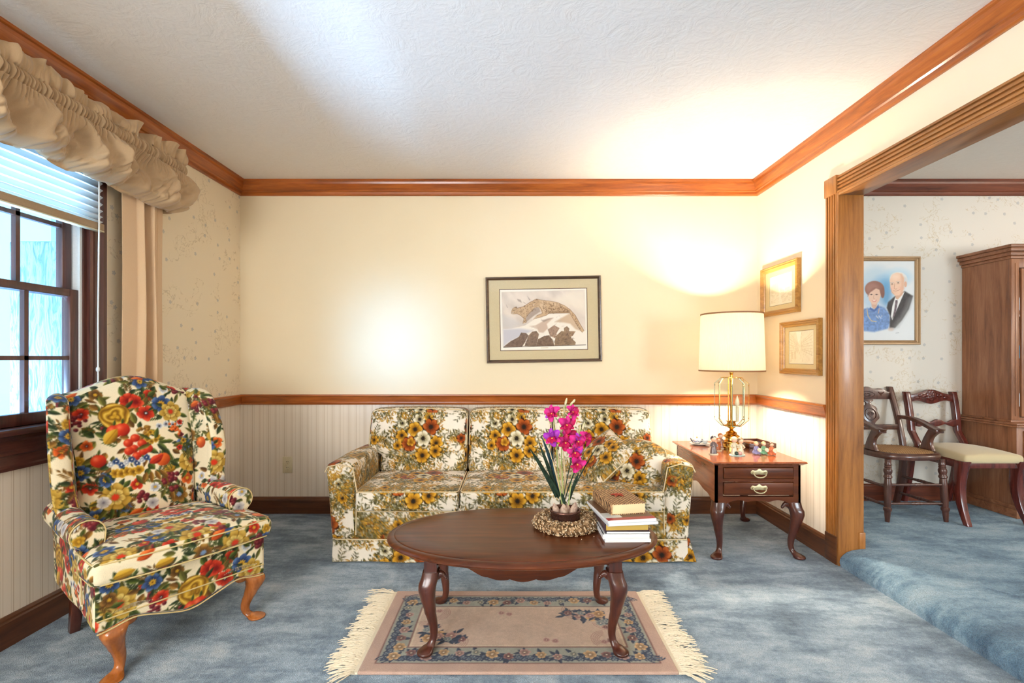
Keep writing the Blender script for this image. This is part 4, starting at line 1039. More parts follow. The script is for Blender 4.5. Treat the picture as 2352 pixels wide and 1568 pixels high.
for z in zt:
    if z > 2.224:
        t = (z - 2.226) / .066
        w = soft1(s1 * 17, t * .5 + 20); w2 = soft1(s1 * 40, t * .6 + 40)
        off = .016 + .115 * t ** .7 * (w - .5) + .045 * (w2 - .5) + .006 * (fp - .5) * (1 - t); zz = z + t * (.030 * (w - .5) + .012 * (w2 - .5))
        sh = .05 * t * (noise2(s1 * 12, s1 * 0 + 7) - .5)
    elif z > 2.163:
        t = (z - 2.165) / .057; off = .016 + .014 * math.sin(PI * t) + .026 * (fp - .5) + .012 * (noise2(s1 * 60, s1 * 0 + t) - .5); zz = z + 0 * s1; sh = 0 * s1
    else:
        t = (2.160 - z) / .21; g = min(1, t * 3)
        bal = .060 * math.sin(PI * min(1, .10 + t * .80)) ** .8
        w = soft1(s1 * 9.5 + .5 * t, t * .45); w2 = soft1(s1 * 23 + 1.6 * t + 40, t * .7 + 9); w3 = 1 - np.abs(noise2(s1 * 11 - 1.1 * t, s1 * 0 + t * 1.3 + 30) - .5) * 4
        off = .014 + bal * endk + g * (.11 * (w - .5) + .10 * (w2 - .5) * (1.15 - .45 * t) - .030 * np.clip(w3, 0, 1) ** 2) + .020 * (fp - .5) * max(0, 1 - t * 3)
        if t > .82: off = off - .075 * ((t - .82) / .18) ** 1.6
        zz = 2.160 + (bot - 2.160) * t + g * .02 * (w - .5)
        sh = .030 * g * (noise2(s1 * 6 + 3, s1 * 0 + t * 1.2) - .5)
    off = np.maximum(off, -.05)
    tx, ty = -ny, nx
    rows.append(np.stack([x0 + nx * off, y0 + ny * off * .6 - sh, zz], -1))
# turned-in under edge
last = rows[-1].copy(); last[:, 0] -= .03 * nx; last[:, 2] += .03; rows.append(last)
P = np.stack(rows, 1)
nrm = np.zeros_like(P); nrm[:, :, 0] = -nx[:, None]; nrm[:, :, 1] = -ny[:, None]
V, Fq = sheet(P, .0025, nrm)
o = mk('balloon_valance', V, Fq, M['tan'], angle=80); tag(o, 'khaki gathered balloon valance with ruffled top across the window', 'valance')
b = MB(); b.tube([(XL - 0.0, YE - .012, 2.195), (XF + .012, YE - .012, 2.195), (XF + .012, YE - 1.6, 2.195)], .008); b.obj('curtain_rod', M['white'], o)
# drape panel
yy = np.linspace(2.395, 2.662, 150); t = (yy - 2.395) / .267
off = .012 * np.sin(t * 3) + .030 * np.sin(2 * PI * (t * 3.1) ** 1.0 + .9) * np.clip((t - .28) / .1, 0, 1) * np.clip((.86 - t) / .1, 0, 1) + .010 * np.sin(t * 62) * np.clip((t - .36) / .1, 0, 1) * np.clip((.78 - t) / .1, 0, 1)
zz = np.linspace(.03, 2.17, 60); P = np.zeros((len(yy), len(zz), 3))
for j, z in enumerate(zz):
    P[:, j, 0] = -1.948 + off * (1.05 - .15 * (z / 2.2)) + .004 * np.sin(z * 5 + t * 3); P[:, j, 1] = yy + .004 * np.sin(z * 3 + t * 9); P[:, j, 2] = z
nrm = np.zeros_like(P); nrm[:, :, 0] = -1
V, Fq = sheet(P, .004, nrm); o = mk('drape_panel', V, Fq, M['drape'], angle=80); tag(o, 'tan pleated curtain panel hanging beside the window behind the wing chair', 'curtain')
# pleated shade
M['shade'] = translucent('white_pleated_shade', S(248, 250, 250), .9, tc=S(252, 254, 254))
bl = thing('pleated_blind', 'half-raised white pleated window shade with tan bottom rail under the valance', 'blind', (-1.962, 1.80, 0))
zs = [1.775]; step = .010
while zs[-1] < 2.12: zs.append(zs[-1] + step); step = min(.0165, step + .0011)
y0_, y1_ = -.50, .482
n = len(zs); A = [(.012 if i % 2 else -.012, zs[i]) for i in range(n)]
b = MB(); b.loft([[(x, y, z) for x, z in A] for y in np.linspace(y0_, y1_, 6)], cap=False, closed=False)
b.obj('pleats', M['shade'], bl, smooth=False)
b = MB(); b.box(-.016, .016, y0_, y1_ + .004, 1.742, 1.775); b.obj('bottom_rail', plain('tan_rail', S(168, 142, 112), .5), bl, bevel=.004)
b = MB(); b.box(-.016, .016, y0_, y1_ + .004, 1.736, 1.742); b.obj('rail_lip', M['ivory'], bl, bevel=.002)
b = MB(); b.tube([(.018, y1_ - .03, 2.10), (.02, y1_ - .032, 1.76), (.019, y1_ - .037, 1.3), (.017, y1_ - .034, 1.09), (.018, y1_ - .035, .95)], .0035, 6); b.ell((.018, y1_ - .036, 1.085), .008, .008, .013); b.obj('pull_cord', M['white'], bl)
# =================================================================== rug
RX_0, RX_1, RY_0, RY_1 = -.557, .598, 1.716, 2.318
RW, RD_ = RX_1 - RX_0, RY_1 - RY_0
def rug_canvas():
    cv = Canvas(RW, RD_, 520, (194, 162, 146))
    R = random.Random(8)
    NAVY, NAV2, SAGE, ROSE, PCH, PK = (52, 62, 86), (84, 96, 116), (158, 158, 146), (142, 98, 94), (206, 164, 118), (188, 146, 136)
    W, H = RW, RD_
    def rect(x0, y0, x1, y1, c): cv.poly([(x0, y0), (x1, y0), (x1, y1), (x0, y1)], c, 1.2, tex=.12)
    m = .048; rect(m, m, W - m, H - m, (128, 88, 84)); rect(m + .006, m + .006, W - m - .006, H - m - .006, SAGE)
    bw = .105
    # scrolling navy waves in the border
    def band(x, y, ang):
        for k in range(3):
            r = .014 + k * .011
            pts = [(x + math.cos(ang + a) * r, y + math.sin(ang + a) * r) for a in np.linspace(-1.2, 1.2, 9)]
            cv.stroke(pts, .0052, NAVY if k != 1 else NAV2)
    for x in np.arange(m + .03, W - m - .02, .042):
        band(x, m + .012, PI / 2); band(x, H - m - .012, -PI / 2)
        if R.random() < .6: band(x + .015, m + bw - .05, -PI / 2 + R.uniform(-.5, .5)); 
        if R.random() < .6: band(x + .015, H - m - bw + .05, PI / 2 + R.uniform(-.5, .5))
    for y in np.arange(m + .04, H - m - .03, .042):
        band(m + .012, y, 0); band(W - m - .012, y, PI)
        band(m + bw - .05, y + .02, PI + R.uniform(-.5, .5)); band(W - m - bw + .05, y + .02, R.uniform(-.5, .5))
    def bl(x, y, r, c, d): cv.flower(x, y, r, 6, c, d, tuple(min(255, v + 26) for v in c), (236, 214, 186), .22, deep=.3)
    def lv(x, y, n=3, a0=None):
        for k in range(n):
            a = R.uniform(0, 6.28) if a0 is None else a0 + (k - 1) * .6
            cv.leaf(x, y, R.uniform(.03, .05), .010, a, NAVY, (34, 42, 62), NAV2)
    seq = [(PCH, .027), (ROSE, .022), (PK, .024), (PCH, .022), (PK, .020), (SAGE, .021)]
    def run(pts):
        for i, (x, y) in enumerate(pts):
            lv(x, y, 4)
        for i, (x, y) in enumerate(pts):
            c, r = seq[i % len(seq)]; bl(x, y, r, c, tuple(v * .55 for v in c))
    mid = m + bw * .52
    run([(x, mid + R.uniform(-.015, .015)) for x in np.arange(m + .06, W - m - .03, .062)])
    run([(x, H - mid + R.uniform(-.015, .015)) for x in np.arange(m + .05, W - m - .03, .062)])
    run([(mid + R.uniform(-.015, .015), y) for y in np.arange(m + bw + .0, H - m - bw + .02, .058)])
    run([(W - mid + R.uniform(-.015, .015), y) for y in np.arange(m + bw + .0, H - m - bw + .02, .058)])
    a, bb = m + bw, m + bw
    rect(a - .006, bb - .006, W - a + .006, H - bb + .006, (128, 88, 84)); rect(a, bb, W - a, H - bb, (216, 196, 170)); rect(a + .008, bb + .008, W - a - .008, H - bb - .008, (206, 178, 158))
    # corner sprays of the field
    def corner(cx, cy, sx, sy):
        for k in range(5):
            r = .035 + .008 * k
            cv.stroke([(cx + sx * (.02 + r * math.cos(t)), cy + sy * (.10 + r * math.sin(t))) for t in np.linspace(.2, 2.2, 9)], .0022, (160, 118, 108))
            cv.stroke([(cx + sx * (.14 + r * math.cos(t)), cy + sy * (.02 + r * math.sin(t))) for t in np.linspace(-.6, 1.6, 9)], .0022, (160, 118, 108))
        cv.stroke([(cx + sx * .02, cy + sy * .02), (cx + sx * .09, cy + sy * .025), (cx + sx * .15, cy + sy * .012), (cx + sx * .19, cy + sy * .03)], .006, NAVY)
        cv.stroke([(cx + sx * .02, cy + sy * .03), (cx + sx * .03, cy + sy * .09), (cx + sx * .012, cy + sy * .13)], .006, NAVY)
        for (dx, dy) in [(.05, .04), (.09, .05), (.12, .03), (.03, .08), (.16, .03), (.07, .07)]:
            lv(cx + sx * dx, cy + sy * dy, 3)
        for (dx, dy, r_, c_, d_) in [(.075, .065, .036, PCH, (130, 88, 54)), (.135, .060, .026, PK, ROSE), (.18, .035, .02, ROSE, (90, 56, 56)), (.05, .115, .024, SAGE, NAV2)]:
            lv(cx + sx * dx, cy + sy * dy, 5); bl(cx + sx * dx, cy + sy * dy, r_, c_, d_)
        for k in range(9): lv(cx + sx * R.uniform(.02, .22), cy + sy * R.uniform(.02, .08), 1)
        bl(cx + sx * .045, cy + sy * .042, .030, PCH, (130, 88, 54)); bl(cx + sx * .085, cy + sy * .055, .022, PK, ROSE); bl(cx + sx * .125, cy + sy * .035, .018, SAGE, NAV2)
        bl(cx + sx * .03, cy + sy * .10, .02, SAGE, NAV2); bl(cx + sx * .035, cy + sy * .145, .015, ROSE, (90, 56, 56))
    corner(a + .02, bb + .015, 1, 1); corner(W - a - .02, H - bb - .015, -1, -1)
    for (cx, cy, sx, sy) in [(a + .03, H - bb - .02, 1, -1), (W - a - .03, bb + .02, -1, 1)]:
        for k in range(5):
            r = .028 + .008 * k; cv.stroke([(cx + sx * (.04 + r * math.cos(t)), cy + sy * (.03 + r * math.sin(t))) for t in np.linspace(-.8, 1.5, 9)], .0022, (160, 118, 108))
        bl(cx + sx * .02, cy + sy * .02, .02, ROSE, (90, 56, 56)); bl(cx + sx * .05, cy + sy * .012, .016, PK, ROSE)
    for (x, y) in [(W * .44, H - bb - .05), (W * .47, H - bb - .06), (W * .60, bb + .045), (W * .63, bb + .038)]: bl(x, y, .016, PK, ROSE)
    n = noise2(*np.meshgrid(np.arange(cv.W) / 30.0, np.arange(cv.H) / 30.0)); cv.a *= (1 + .10 * (n - .5))[..., None]
    return cv
RUG_CV = rug_canvas()
M['rug'] = fabric_attr('hand_tufted_wool', .95, 420, .5, .2); M['fringe'] = plain('cream_wool_fringe', S(238, 224, 198), .9, spec=.1)
rug = thing('area_rug', 'rose and navy floral wool rug with cream fringe under the coffee table', 'rug', ((RX_0 + RX_1) / 2, (RY_0 + RY_1) / 2, 0))
def rugfn(V):
    V = V.copy(); n = noise2(V[:, 0] * 9 + 4, V[:, 1] * 9 + 4); V[:, 2] = np.where(V[:, 2] > 0, V[:, 2] + .002 * (n - .5), V[:, 2]); return V
V, Fq = rbox(RW, RD_, .012, .005, .0034, (0, 0, .0065), rugfn)
mk('pile', V, Fq, M['rug'], rug, paint=lambda P, Nn: RUG_CV.sample(np.clip(P[:, 0] + RW / 2, .003, RW - .003), np.clip(P[:, 1] + RD_ / 2, .003, RD_ - .003)))
for s in (-1, 1):
    b = MB(); R = random.Random(9 + s)
    b.box(min(s * RW / 2, s * (RW / 2 + .022)), max(s * RW / 2, s * (RW / 2 + .022)), -RD_ / 2 + .004, RD_ / 2 - .004, .001, .009)
    y = -RD_ / 2 + .006
    while y < RD_ / 2 - .004:
        # a knotted tassel of several strands
        n = R.randint(5, 7); lean = R.uniform(-.35, .15) if R.random() < .8 else R.uniform(-.9, .5)
        if y < -RD_ / 2 + .05: lean -= .7 * (1 - (y + RD_ / 2) / .05)
        ln = R.uniform(.085, .125)
        for k in range(n):
            a = lean + R.uniform(-.30, .30); l2 = ln * R.uniform(.8, 1.1); yy = y + R.uniform(-.004, .004)
            c1 = R.uniform(-.25, .25); pts = []
            for q in range(7):
                t = q / 6; aa = a + c1 * t + .25 * math.sin(t * 7 + k)
                pts.append((s * (RW / 2 + .012 + l2 * t * math.cos(a + c1 * t * .5)), yy + l2 * t * math.sin(a + c1 * t * .5) + .004 * math.sin(t * 9 + k * 2), .007 + .006 * math.sin(PI * t) * R.uniform(.3, 1.1) + (.003 if q else 0)))
            b.tube(pts, [.0024, .0023, .0022, .0020, .0019, .0017, .0012], 5)
        y += .0105
    fo = b.obj('fringe', M['fringe'], rug); fo['kind'] = 'stuff'

# =================================================================== coffee table
TX, TY, TZ = .04, 2.018, .012
TTOP = .41
ct = thing('coffee_table', 'oval mahogany coffee table with cabriole legs standing on the fringed rug', 'coffee table', (TX, TY, TZ))
A_, B_ = .5625, .332
prof = [(.0, .398), (-.002, .3975), (-.028, .3975), (-.031, .395), (-.033, .3935), (-.030, .3905), (-.018, .389), (-.006, .3845), (-.0, .378), (-.001, .372), (-.006, .367), (-.012, .364), (-.03, .363)]
def oval(inset, z, n=120): return [((A_ + inset) * math.cos(2 * PI * k / n), (B_ + inset) * math.sin(2 * PI * k / n), z) for k in range(n)]
b = MB(); b.loft([oval(-.30, .3980), oval(-.12, .398), oval(-.034, .398), oval(-.031, .3968), oval(-.029, .3952), oval(-.026, .3958), oval(-.012, .3945), oval(-.004, .390), oval(0, .384), oval(-.001, .378), oval(-.006, .374), oval(-.014, .371), oval(-.05, .3695), oval(-.2, .3695)])
b.obj('tabletop', M['mahog_x'], ct, angle=35)
def scallop(hw, z1, z0, lobe):
    P = [(-hw, z1), (hw, z1), (hw, z0 + .045)]
    for x in np.linspace(hw, -hw, 81):
        t = abs(x) / hw
        if t < .16: z = z0 - lobe + .012 * (t / .16) ** 2 
        elif t < .40: z = z0 - lobe * .62 - .006 * math.sin((t - .16) / .24 * PI) + .010 * (t - .16) / .24
        elif t < .72: z = z0 - lobe * .62 + .010 + (lobe * .62 + .030) * (.5 - .5 * math.cos((t - .40) / .32 * PI))
        else: z = z0 + .040 + .012 * math.sin((t - .72) / .28 * PI) - .0 
        P.append((x, z))
    return P + [(-hw, z0 + .045)]
for s in (-1, 1):
    b = MB(); b.prism(scallop(.335, .369, .290, .020), 'y', s * .178 - .010, s * .178 + .010); b.obj('apron', M['mahog_x'], ct, bevel=.0015)
    b = MB(); b.prism(scallop(.165, .369, .310, .014), 'x', s * .352 - .010, s * .352 + .010); b.obj('apron', M['mahog_y'], ct, bevel=.0015)
for sx in (-1, 1):
    for sy in (-1, 1):
        b = cabriole(.312, .062, sx, sy, .020, .030)
        b.box(-.024, .024, -.024, .024, .302, .369)
        # scrolled knee bracket
        for (dx, dy) in ((-sx, 0), (0, -sy)):
            for q in range(7):
                a = q / 6; rr_ = .015 - .008 * a
                b.ell((dx * (.026 + .030 * a) , dy * (.026 + .030 * a), .292 - .010 * a + .010 * math.sin(a * PI)), rr_, rr_, rr_ * 1.15, 8, 6)
        b.xf(Matrix.Translation((sx * .352, sy * .176, 0))); b.obj('leg', M['dark_z'], ct, angle=55)

# =================================================================== dried wreath, pot and orchids
WX, WY = .232, 2.075
ZT = TZ + .398
def petal_mat(name, c1, c2):
    m, nt, b = new_mat(name); co = obj_co(nt); n = N(nt, 'ShaderNodeTexNoise', Scale=60.0, Detail=2.0); L(nt, co, n.inputs['Vector'])
    L(nt, mix_c(nt, ramp(nt, n.outputs['Fac'], [(.35, (0, 0, 0, 1)), (.65, (1, 1, 1, 1))]).outputs[0], c1, c2), b.inputs['Base Color']); b.inputs['Roughness'].default_value = .7; b.inputs['Specular IOR Level'].default_value = .25
    return m
M['dry'] = petal_mat('dried_flower_mix', S(176, 138, 100), S(214, 186, 148)); M['dry2'] = petal_mat('dried_brown_moss', S(112, 84, 56), S(160, 126, 88)); M['pearl'] = plain('dried_seed_white', S(244, 232, 206), .5)
wr = thing('dried_wreath', 'wreath of dried tan flowers and white seeds encircling the flower pot', 'wreath', (WX, WY, ZT))
b = MB(); ringn = 60
b.loft([[((.100 + .032 * math.cos(q)) * math.cos(a), (.100 + .032 * math.cos(q)) * math.sin(a), .020 + .018 * math.sin(q)) for q in np.linspace(0, 2 * PI, 12, endpoint=False)] for a in np.linspace(0, 2 * PI, ringn, endpoint=False)], loop=True)
R = random.Random(21)
def on_torus(r0=.036):
    a = R.uniform(0, 6.283); q = R.uniform(-1.0, 3.6)
    nrm = Vector((math.cos(q) * math.cos(a), math.cos(q) * math.sin(a), math.sin(q)))
    p = Vector((.100 * math.cos(a), .100 * math.sin(a), .020)) + Vector((nrm.x * r0, nrm.y * r0, nrm.z * r0 * .58))
    return p, nrm
for k in range(1300):
    p, nm = on_torus(.033); t = nm.orthogonal().normalized(); t = (Matrix.Rotation(R.uniform(0, 6.28), 3, nm) @ t)
    l = R.uniform(.006, .018); pts = [p, p + nm * .005 + t * l * .4, p + nm * R.uniform(.002, .010) + t * l + nm.cross(t) * R.uniform(-.004, .004)]
    pts = [Vector((v.x, v.y, max(.002, v.z))) for v in pts]
    b.tube(pts, [.0009, .0009, .0005], 4)
b.obj('moss', M['dry2'], wr)
b = MB()
for k in range(950):
    p, nm = on_torus(R.uniform(.033, .042)); t = nm.orthogonal().normalized(); t = Matrix.Rotation(R.uniform(0, 6.28), 3, nm) @ t; u = nm.cross(t)
    r = R.uniform(.003, .0065)
    if p.z < .008: p.z = .008
    c = p + nm * r * .6; n = 7
    V = [p] + [c + (t * math.cos(2 * PI * i / n) + u * math.sin(2 * PI * i / n)) * r * R.uniform(.7, 1.2) + nm * R.uniform(-.001, .003) for i in range(n)]
    V = [Vector((v.x, v.y, max(v.z, .002))) for v in V]
    b.add(V, [(0, 1 + i, 1 + (i + 1) % n) for i in range(n)])
for k in range(16):
    a = k * .39 + R.uniform(-.1, .1); q = R.uniform(.6, 2.0); nm = Vector((math.cos(q) * math.cos(a), math.cos(q) * math.sin(a), math.sin(q))); p = Vector((.100 * math.cos(a), .100 * math.sin(a), .020)) + Vector((nm.x * .036, nm.y * .036, nm.z * .022))
    for lay in range(3):
        r = .013 - lay * .003
        for i in range(6):
            an = i * 1.047 + lay * .5; t = nm.orthogonal().normalized(); u = nm.cross(t); d = t * math.cos(an) + u * math.sin(an); e = nm.cross(d)
            b.add([p, p + d * r * .6 + e * r * .4 + nm * .004 * lay, p + d * r + nm * (.003 + .004 * lay), p + d * r * .6 - e * r * .4 + nm * .004 * lay], [(0, 1, 2, 3)])
b.obj('dried_blossoms', M['dry'], wr, smooth=False, recalc=False)['kind'] = 'stuff'
b = MB()
for k in range(330):
    p, nm = on_torus(R.uniform(.040, .047)); p.z = max(p.z, .004); r = R.uniform(.0013, .0024); b.ell(p, r, r, r, 6, 4)
for (x, y) in ((.13, -.075), (.045, -.155), (.10, -.125)): b.ell((x, y, .0018), .0018, .0018, .0018, 6, 4)
b.obj('seeds', M['pearl'], wr)['kind'] = 'stuff'

pt = thing('flower_pot', 'artificial magenta orchids in a ribbed brown metallic bowl inside the dried wreath', 'potted plant', (WX - .004, WY, ZT))
M['pot'] = plain('bronze_glaze', S(104, 72, 62), .22, .75)
def ribs(a): return 1 + .012 * math.cos(a * 48)
b = MB(); b.lathe([(.036, 0), (.044, .004), (.052, .012), (.056, .02)], 192, rfun=ribs); b2 = MB()
b2.lathe([(.030, .0), (.046, .0), (.055, .010), (.060, .022), (.0625, .036), (.0630, .052), (.0625, .060), (.0655, .064), (.0675, .069), (.0670, .074), (.064, .0765), (.060, .074), (.058, .066), (.056, .05)], 192, rfun=None)
rings_ = []
b2 = MB(); pr_ = [(.030, .0, 0), (.046, .0, .3), (.055, .010, 1), (.060, .022, 1), (.0625, .036, 1), (.0630, .052, 1), (.0625, .059, .5), (.0655, .064, 0), (.0675, .069, 0), (.0670, .074, 0), (.064, .0765, 0), (.060, .074, 0), (.058, .066, 0), (.056, .05, 0)]
for r, z, w in pr_: rings_.append([(r * (1 + .014 * w * math.cos(a * 44)) * math.cos(a), r * (1 + .014 * w * math.cos(a * 44)) * math.sin(a), z) for a in np.linspace(0, 2 * PI, 264, endpoint=False)])
b2.loft(rings_); b2.obj('bowl', M['pot'], pt, angle=60)
b = MB()
for zz_ in (.024, .032):
    for k in range(44):
        a = 2 * PI * (k + .5) / 44; rr_ = .0605 + (zz_ - .02) * .12; b.ell((rr_ * math.cos(a), rr_ * math.sin(a), zz_), .0018, .0018, .0018, 6, 4)
b.obj('beading', M['pot'], pt)
b = MB(); b.lathe([(.0, .058), (.03, .060), (.0575, .056), (.057, .05), (0, .05)], 32); b.obj('soil', plain('dark_moss', S(50, 38, 24), .95, bumpy=.8, bscale=120), pt)
M['bulb'] = petal_mat('papery_bulb', S(150, 120, 108), S(206, 180, 158)); M['leafg'] = petal_mat('dark_strap_leaf', S(28, 44, 34), S(46, 66, 50)); M['leafb'] = petal_mat('blue_green_leaf', S(30, 56, 68), S(44, 76, 86))
M['leafc'] = petal_mat('pale_reed', S(214, 186, 140), S(232, 210, 168)); M['stem'] = petal_mat('green_stem', S(140, 154, 88), S(176, 182, 120)); M['bud'] = petal_mat('pale_bud', S(190, 186, 130), S(226, 212, 176))
O0 = Vector((WX - .004, WY, ZT))
def PW(px, py, dy=0.0): return at(px, py, WY + dy) - O0
for (px, py, ll, tx) in ((1280, 1162, .060, -.35), (1293, 1168, .058, .0), (1312, 1164, .062, .35), (1300, 1160, .05, .1)):
    p = PW(px, py); p.z = .058; p.y = R.uniform(-.03, .012); b = MB()
    ring = []
    for t in np.linspace(0, 1, 10):
        r = .0155 * math.sin(PI * (.18 + .80 * t)) ** .9 + .001; ring.append([(p.x + tx * .045 * t + r * math.cos(a) * (1 + .12 * math.cos(3 * a)), p.y + r * math.sin(a), p.z - .012 + ll * t) for a in np.linspace(0, 2 * PI, 14, endpoint=False)])
    b.loft(ring); b.obj('bulb', M['bulb'], pt)
def strap(base, tip, w, bend, mat, yb=0.0, yt=0.0):
    p0 = PW(*base); p0.z = max(p0.z, .062); p0.y = yb; p1 = PW(*tip); p1.y = yt
    mid = (p0 + p1) / 2 + Vector((bend, 0, .01)); P = []
    for t in np.linspace(0, 1, 22):
        c = p0 * (1 - t) ** 2 + mid * 2 * t * (1 - t) + p1 * t * t
        d = ((mid - p0) * (1 - t) + (p1 - mid) * t).normalized(); sd = d.cross(Vector((0, 1, 0))).normalized()
        ww = w * (.62 + .6 * math.sin(PI * min(1, t * .9 + .12))) * (1 - max(0, (t - .7) / .3) ** 2 * .95)
        P.append([c + sd * ww * u + Vector((0, abs(u) * ww * .7, 0)) for u in (-1, -.5, 0, .5, 1)])
    P = np.array([[tuple(v) for v in r] for r in P]); nr = np.zeros_like(P); nr[:, :, 1] = 1
    V, Fq = sheet(P, .0008, nr); return mk('leaf', V, Fq, mat, pt, angle=60)
g, bu, cr = M['leafg'], M['leafb'], M['leafc']
for a in [((1278, 1142), (1213, 1020), .0068, .010, g, 0, -.06), ((1284, 1146), (1236, 1013), .0062, .004, g, .01, -.01), ((1286, 1140), (1243, 1000), .0062, .012, bu, .02, .03), ((1275, 1112), (1266, 1032), .0060, 0, bu, .02, .02),
          ((1286, 1140), (1238, 1060), .0062, -.004, g, .0, -.03), ((1296, 1150), (1341, 1028), .0022, -.012, g, -.01, -.05), ((1303, 1150), (1376, 1012), .0022, -.008, g, -.01, -.03), ((1292, 1150), (1320, 1008), .0016, -.006, g, -.02, -.05),
          ((1308, 1148), (1328, 1080), .0055, .0, g, .0, -.03), ((1296, 1156), (1288, 1128), .006, .0, g, -.02, -.03),
          ((1290, 1150), (1218, 1035), .0034, .006, cr, .01, .0), ((1292, 1150), (1258, 1020), .0030, .004, cr, .02, .02), ((1297, 1150), (1282, 1035), .0034, .0, cr, .02, .03), ((1302, 1150), (1296, 1030), .0036, .0, cr, .03, .04)]: strap(*a)
def stem(pts, r=.0028, mat=None):
    P = []
    for (px, py, y) in pts: p = PW(px, py); p.y = y; P.append(p)
    P[0].z = max(P[0].z, .06)
    S_ = []
    for i in range(len(P) - 1):
        for t in np.linspace(0, 1, 6, endpoint=False): S_.append(P[i].lerp(P[i + 1], t))
    S_.append(P[-1]); b = MB(); b.tube(S_, r, 8); return b.obj('stem', mat or M['stem'], pt)
stem([(1291, 1158, 0), (1282, 1080, .01), (1277, 1010, 0), (1270, 955, -.01)]); stem([(1296, 1158, 0), (1290, 1060, .01), (1292, 980, 0), (1300, 925, .0)]); stem([(1305, 1158, -.01), (1312, 1090, -.02), (1322, 1040, -.02), (1334, 985, -.01)])
M['crimson'] = petal_mat('crimson_silk', S(160, 10, 62), S(206, 26, 92)); M['throat'] = plain('yellow_throat', S(244, 190, 90), .6)
def petal_grid(ln, w, cup, droop, n=9, mm=6):
    P = np.zeros((n, mm, 3))
    for i, t in enumerate(np.linspace(0, 1, n)):
        ww = w * math.sin(PI * (.12 + .80 * t ** .8)) ** .8
        for j, u in enumerate(np.linspace(-1, 1, mm)):
            P[i, j] = (ln * t, u * ww, cup * math.sin(PI * t * .6) * ln + u * u * ww * .45 - droop * t * t * ln)
    return P
M['silk'] = print_attr('magenta_silk_petals', .55)
def orchid(px, py, y, size, yaw, pitch, mix):
    p = PW(px, py); p.y = y
    Vs, Fs, Cs, k0 = [], [], [], 0
    for k in range(6):
        a = k * PI / 3 + PI / 6 + R.uniform(-.12, .12)
        ln = size * R.uniform(.92, 1.1) * (.86 if k % 2 else 1)
        P = petal_grid(ln, ln * (.40 if k % 2 == 0 else .30), R.uniform(.15, .45), R.uniform(-.05, .35))
        V, Fq = gridmesh(P); Mx = Matrix.Rotation(a, 4, 'Z'); Vs.append(np.array([tuple(Mx @ Vector(v)) for v in V])); Fs.append(Fq + k0); k0 += len(V)
        c = np.array((212, 34, 128)) if R.random() < mix[0] else (np.array((158, 44, 176)) if R.random() < mix[1] else np.array((184, 18, 76)))
        t = np.linspace(0, 1, 9)[:, None] * np.ones((1, 6)); u = np.abs(np.linspace(-1, 1, 6))[None, :] * np.ones((9, 1))
        cc = c[None, None] * (.72 + .36 * t)[..., None] + (np.array((250, 150, 200)) - c)[None, None] * ((1 - u) ** 2 * .30 * np.sin(PI * t))[..., None]
        Cs.append(cc.reshape(-1, 3))
    f = mk('blossom', np.concatenate(Vs), np.concatenate(Fs), M['silk'], pt, loc=p, rot=Euler((PI / 2 - pitch, R.uniform(-.3, .3), yaw), 'XYZ'), recalc=False, angle=80, col=np.concatenate(Cs))
    b = MB()
    for s in (-1, 0, 1):
        P = petal_grid(size * .55, size * .22, .9, .2); V, Fq = gridmesh(P); Mx = Matrix.Rotation(-PI / 2 + s * .9, 4, 'Z'); b.add([tuple(Mx @ Vector(v) + Vector((0, 0, size * .06))) for v in V], Fq.tolist())
    b.obj('lip', M['crimson'], f, recalc=False, angle=80)
    b = MB(); b.ell((0, -size * .06, size * .14), size * .10, size * .10, size * .18, 8, 6); b.obj('throat', M['throat'], f)
    return f
for a in [(1268, 948, -.02, .038, -.5, .25, (.6, .5)), (1313, 945, -.01, .037, .45, .3, (.7, .6)), (1300, 973, -.025, .041, .1, .1, (.5, .1)), (1268, 1002, -.03, .043, -.35, .1, (.6, .9)), (1298, 1012, -.03, .040, -.1, -.05, (.4, .1)),
          (1325, 1010, -.03, .040, .25, .1, (.5, .8)), (1343, 1004, -.015, .036, .7, .15, (.6, .1)), (1318, 1034, -.035, .040, .0, -.1, (.7, .2)), (1323, 1060, -.035, .040, .2, -.15, (.8, .1)), (1306, 1000, .01, .036, .0, .2, (.4, .1))]: orchid(*a)
for (px, py, ln, tl) in ((1300, 922, .030, .25), (1312, 928, .026, .5), (1296, 940, .028, -.1), (1332, 984, .034, .1), (1340, 978, .03, .3), (1328, 992, .026, -.2), (1318, 921, .018, .6)):
    p = PW(px, py); p.y = 0; b = MB(); Mx = Matrix.Translation(p) @ Matrix.Rotation(tl, 4, 'Y')
    b.ell((0, 0, 0), .0052, .0052, ln * .55, 10, 8); b.xf(Mx); b.obj('bud', M['bud'], pt)

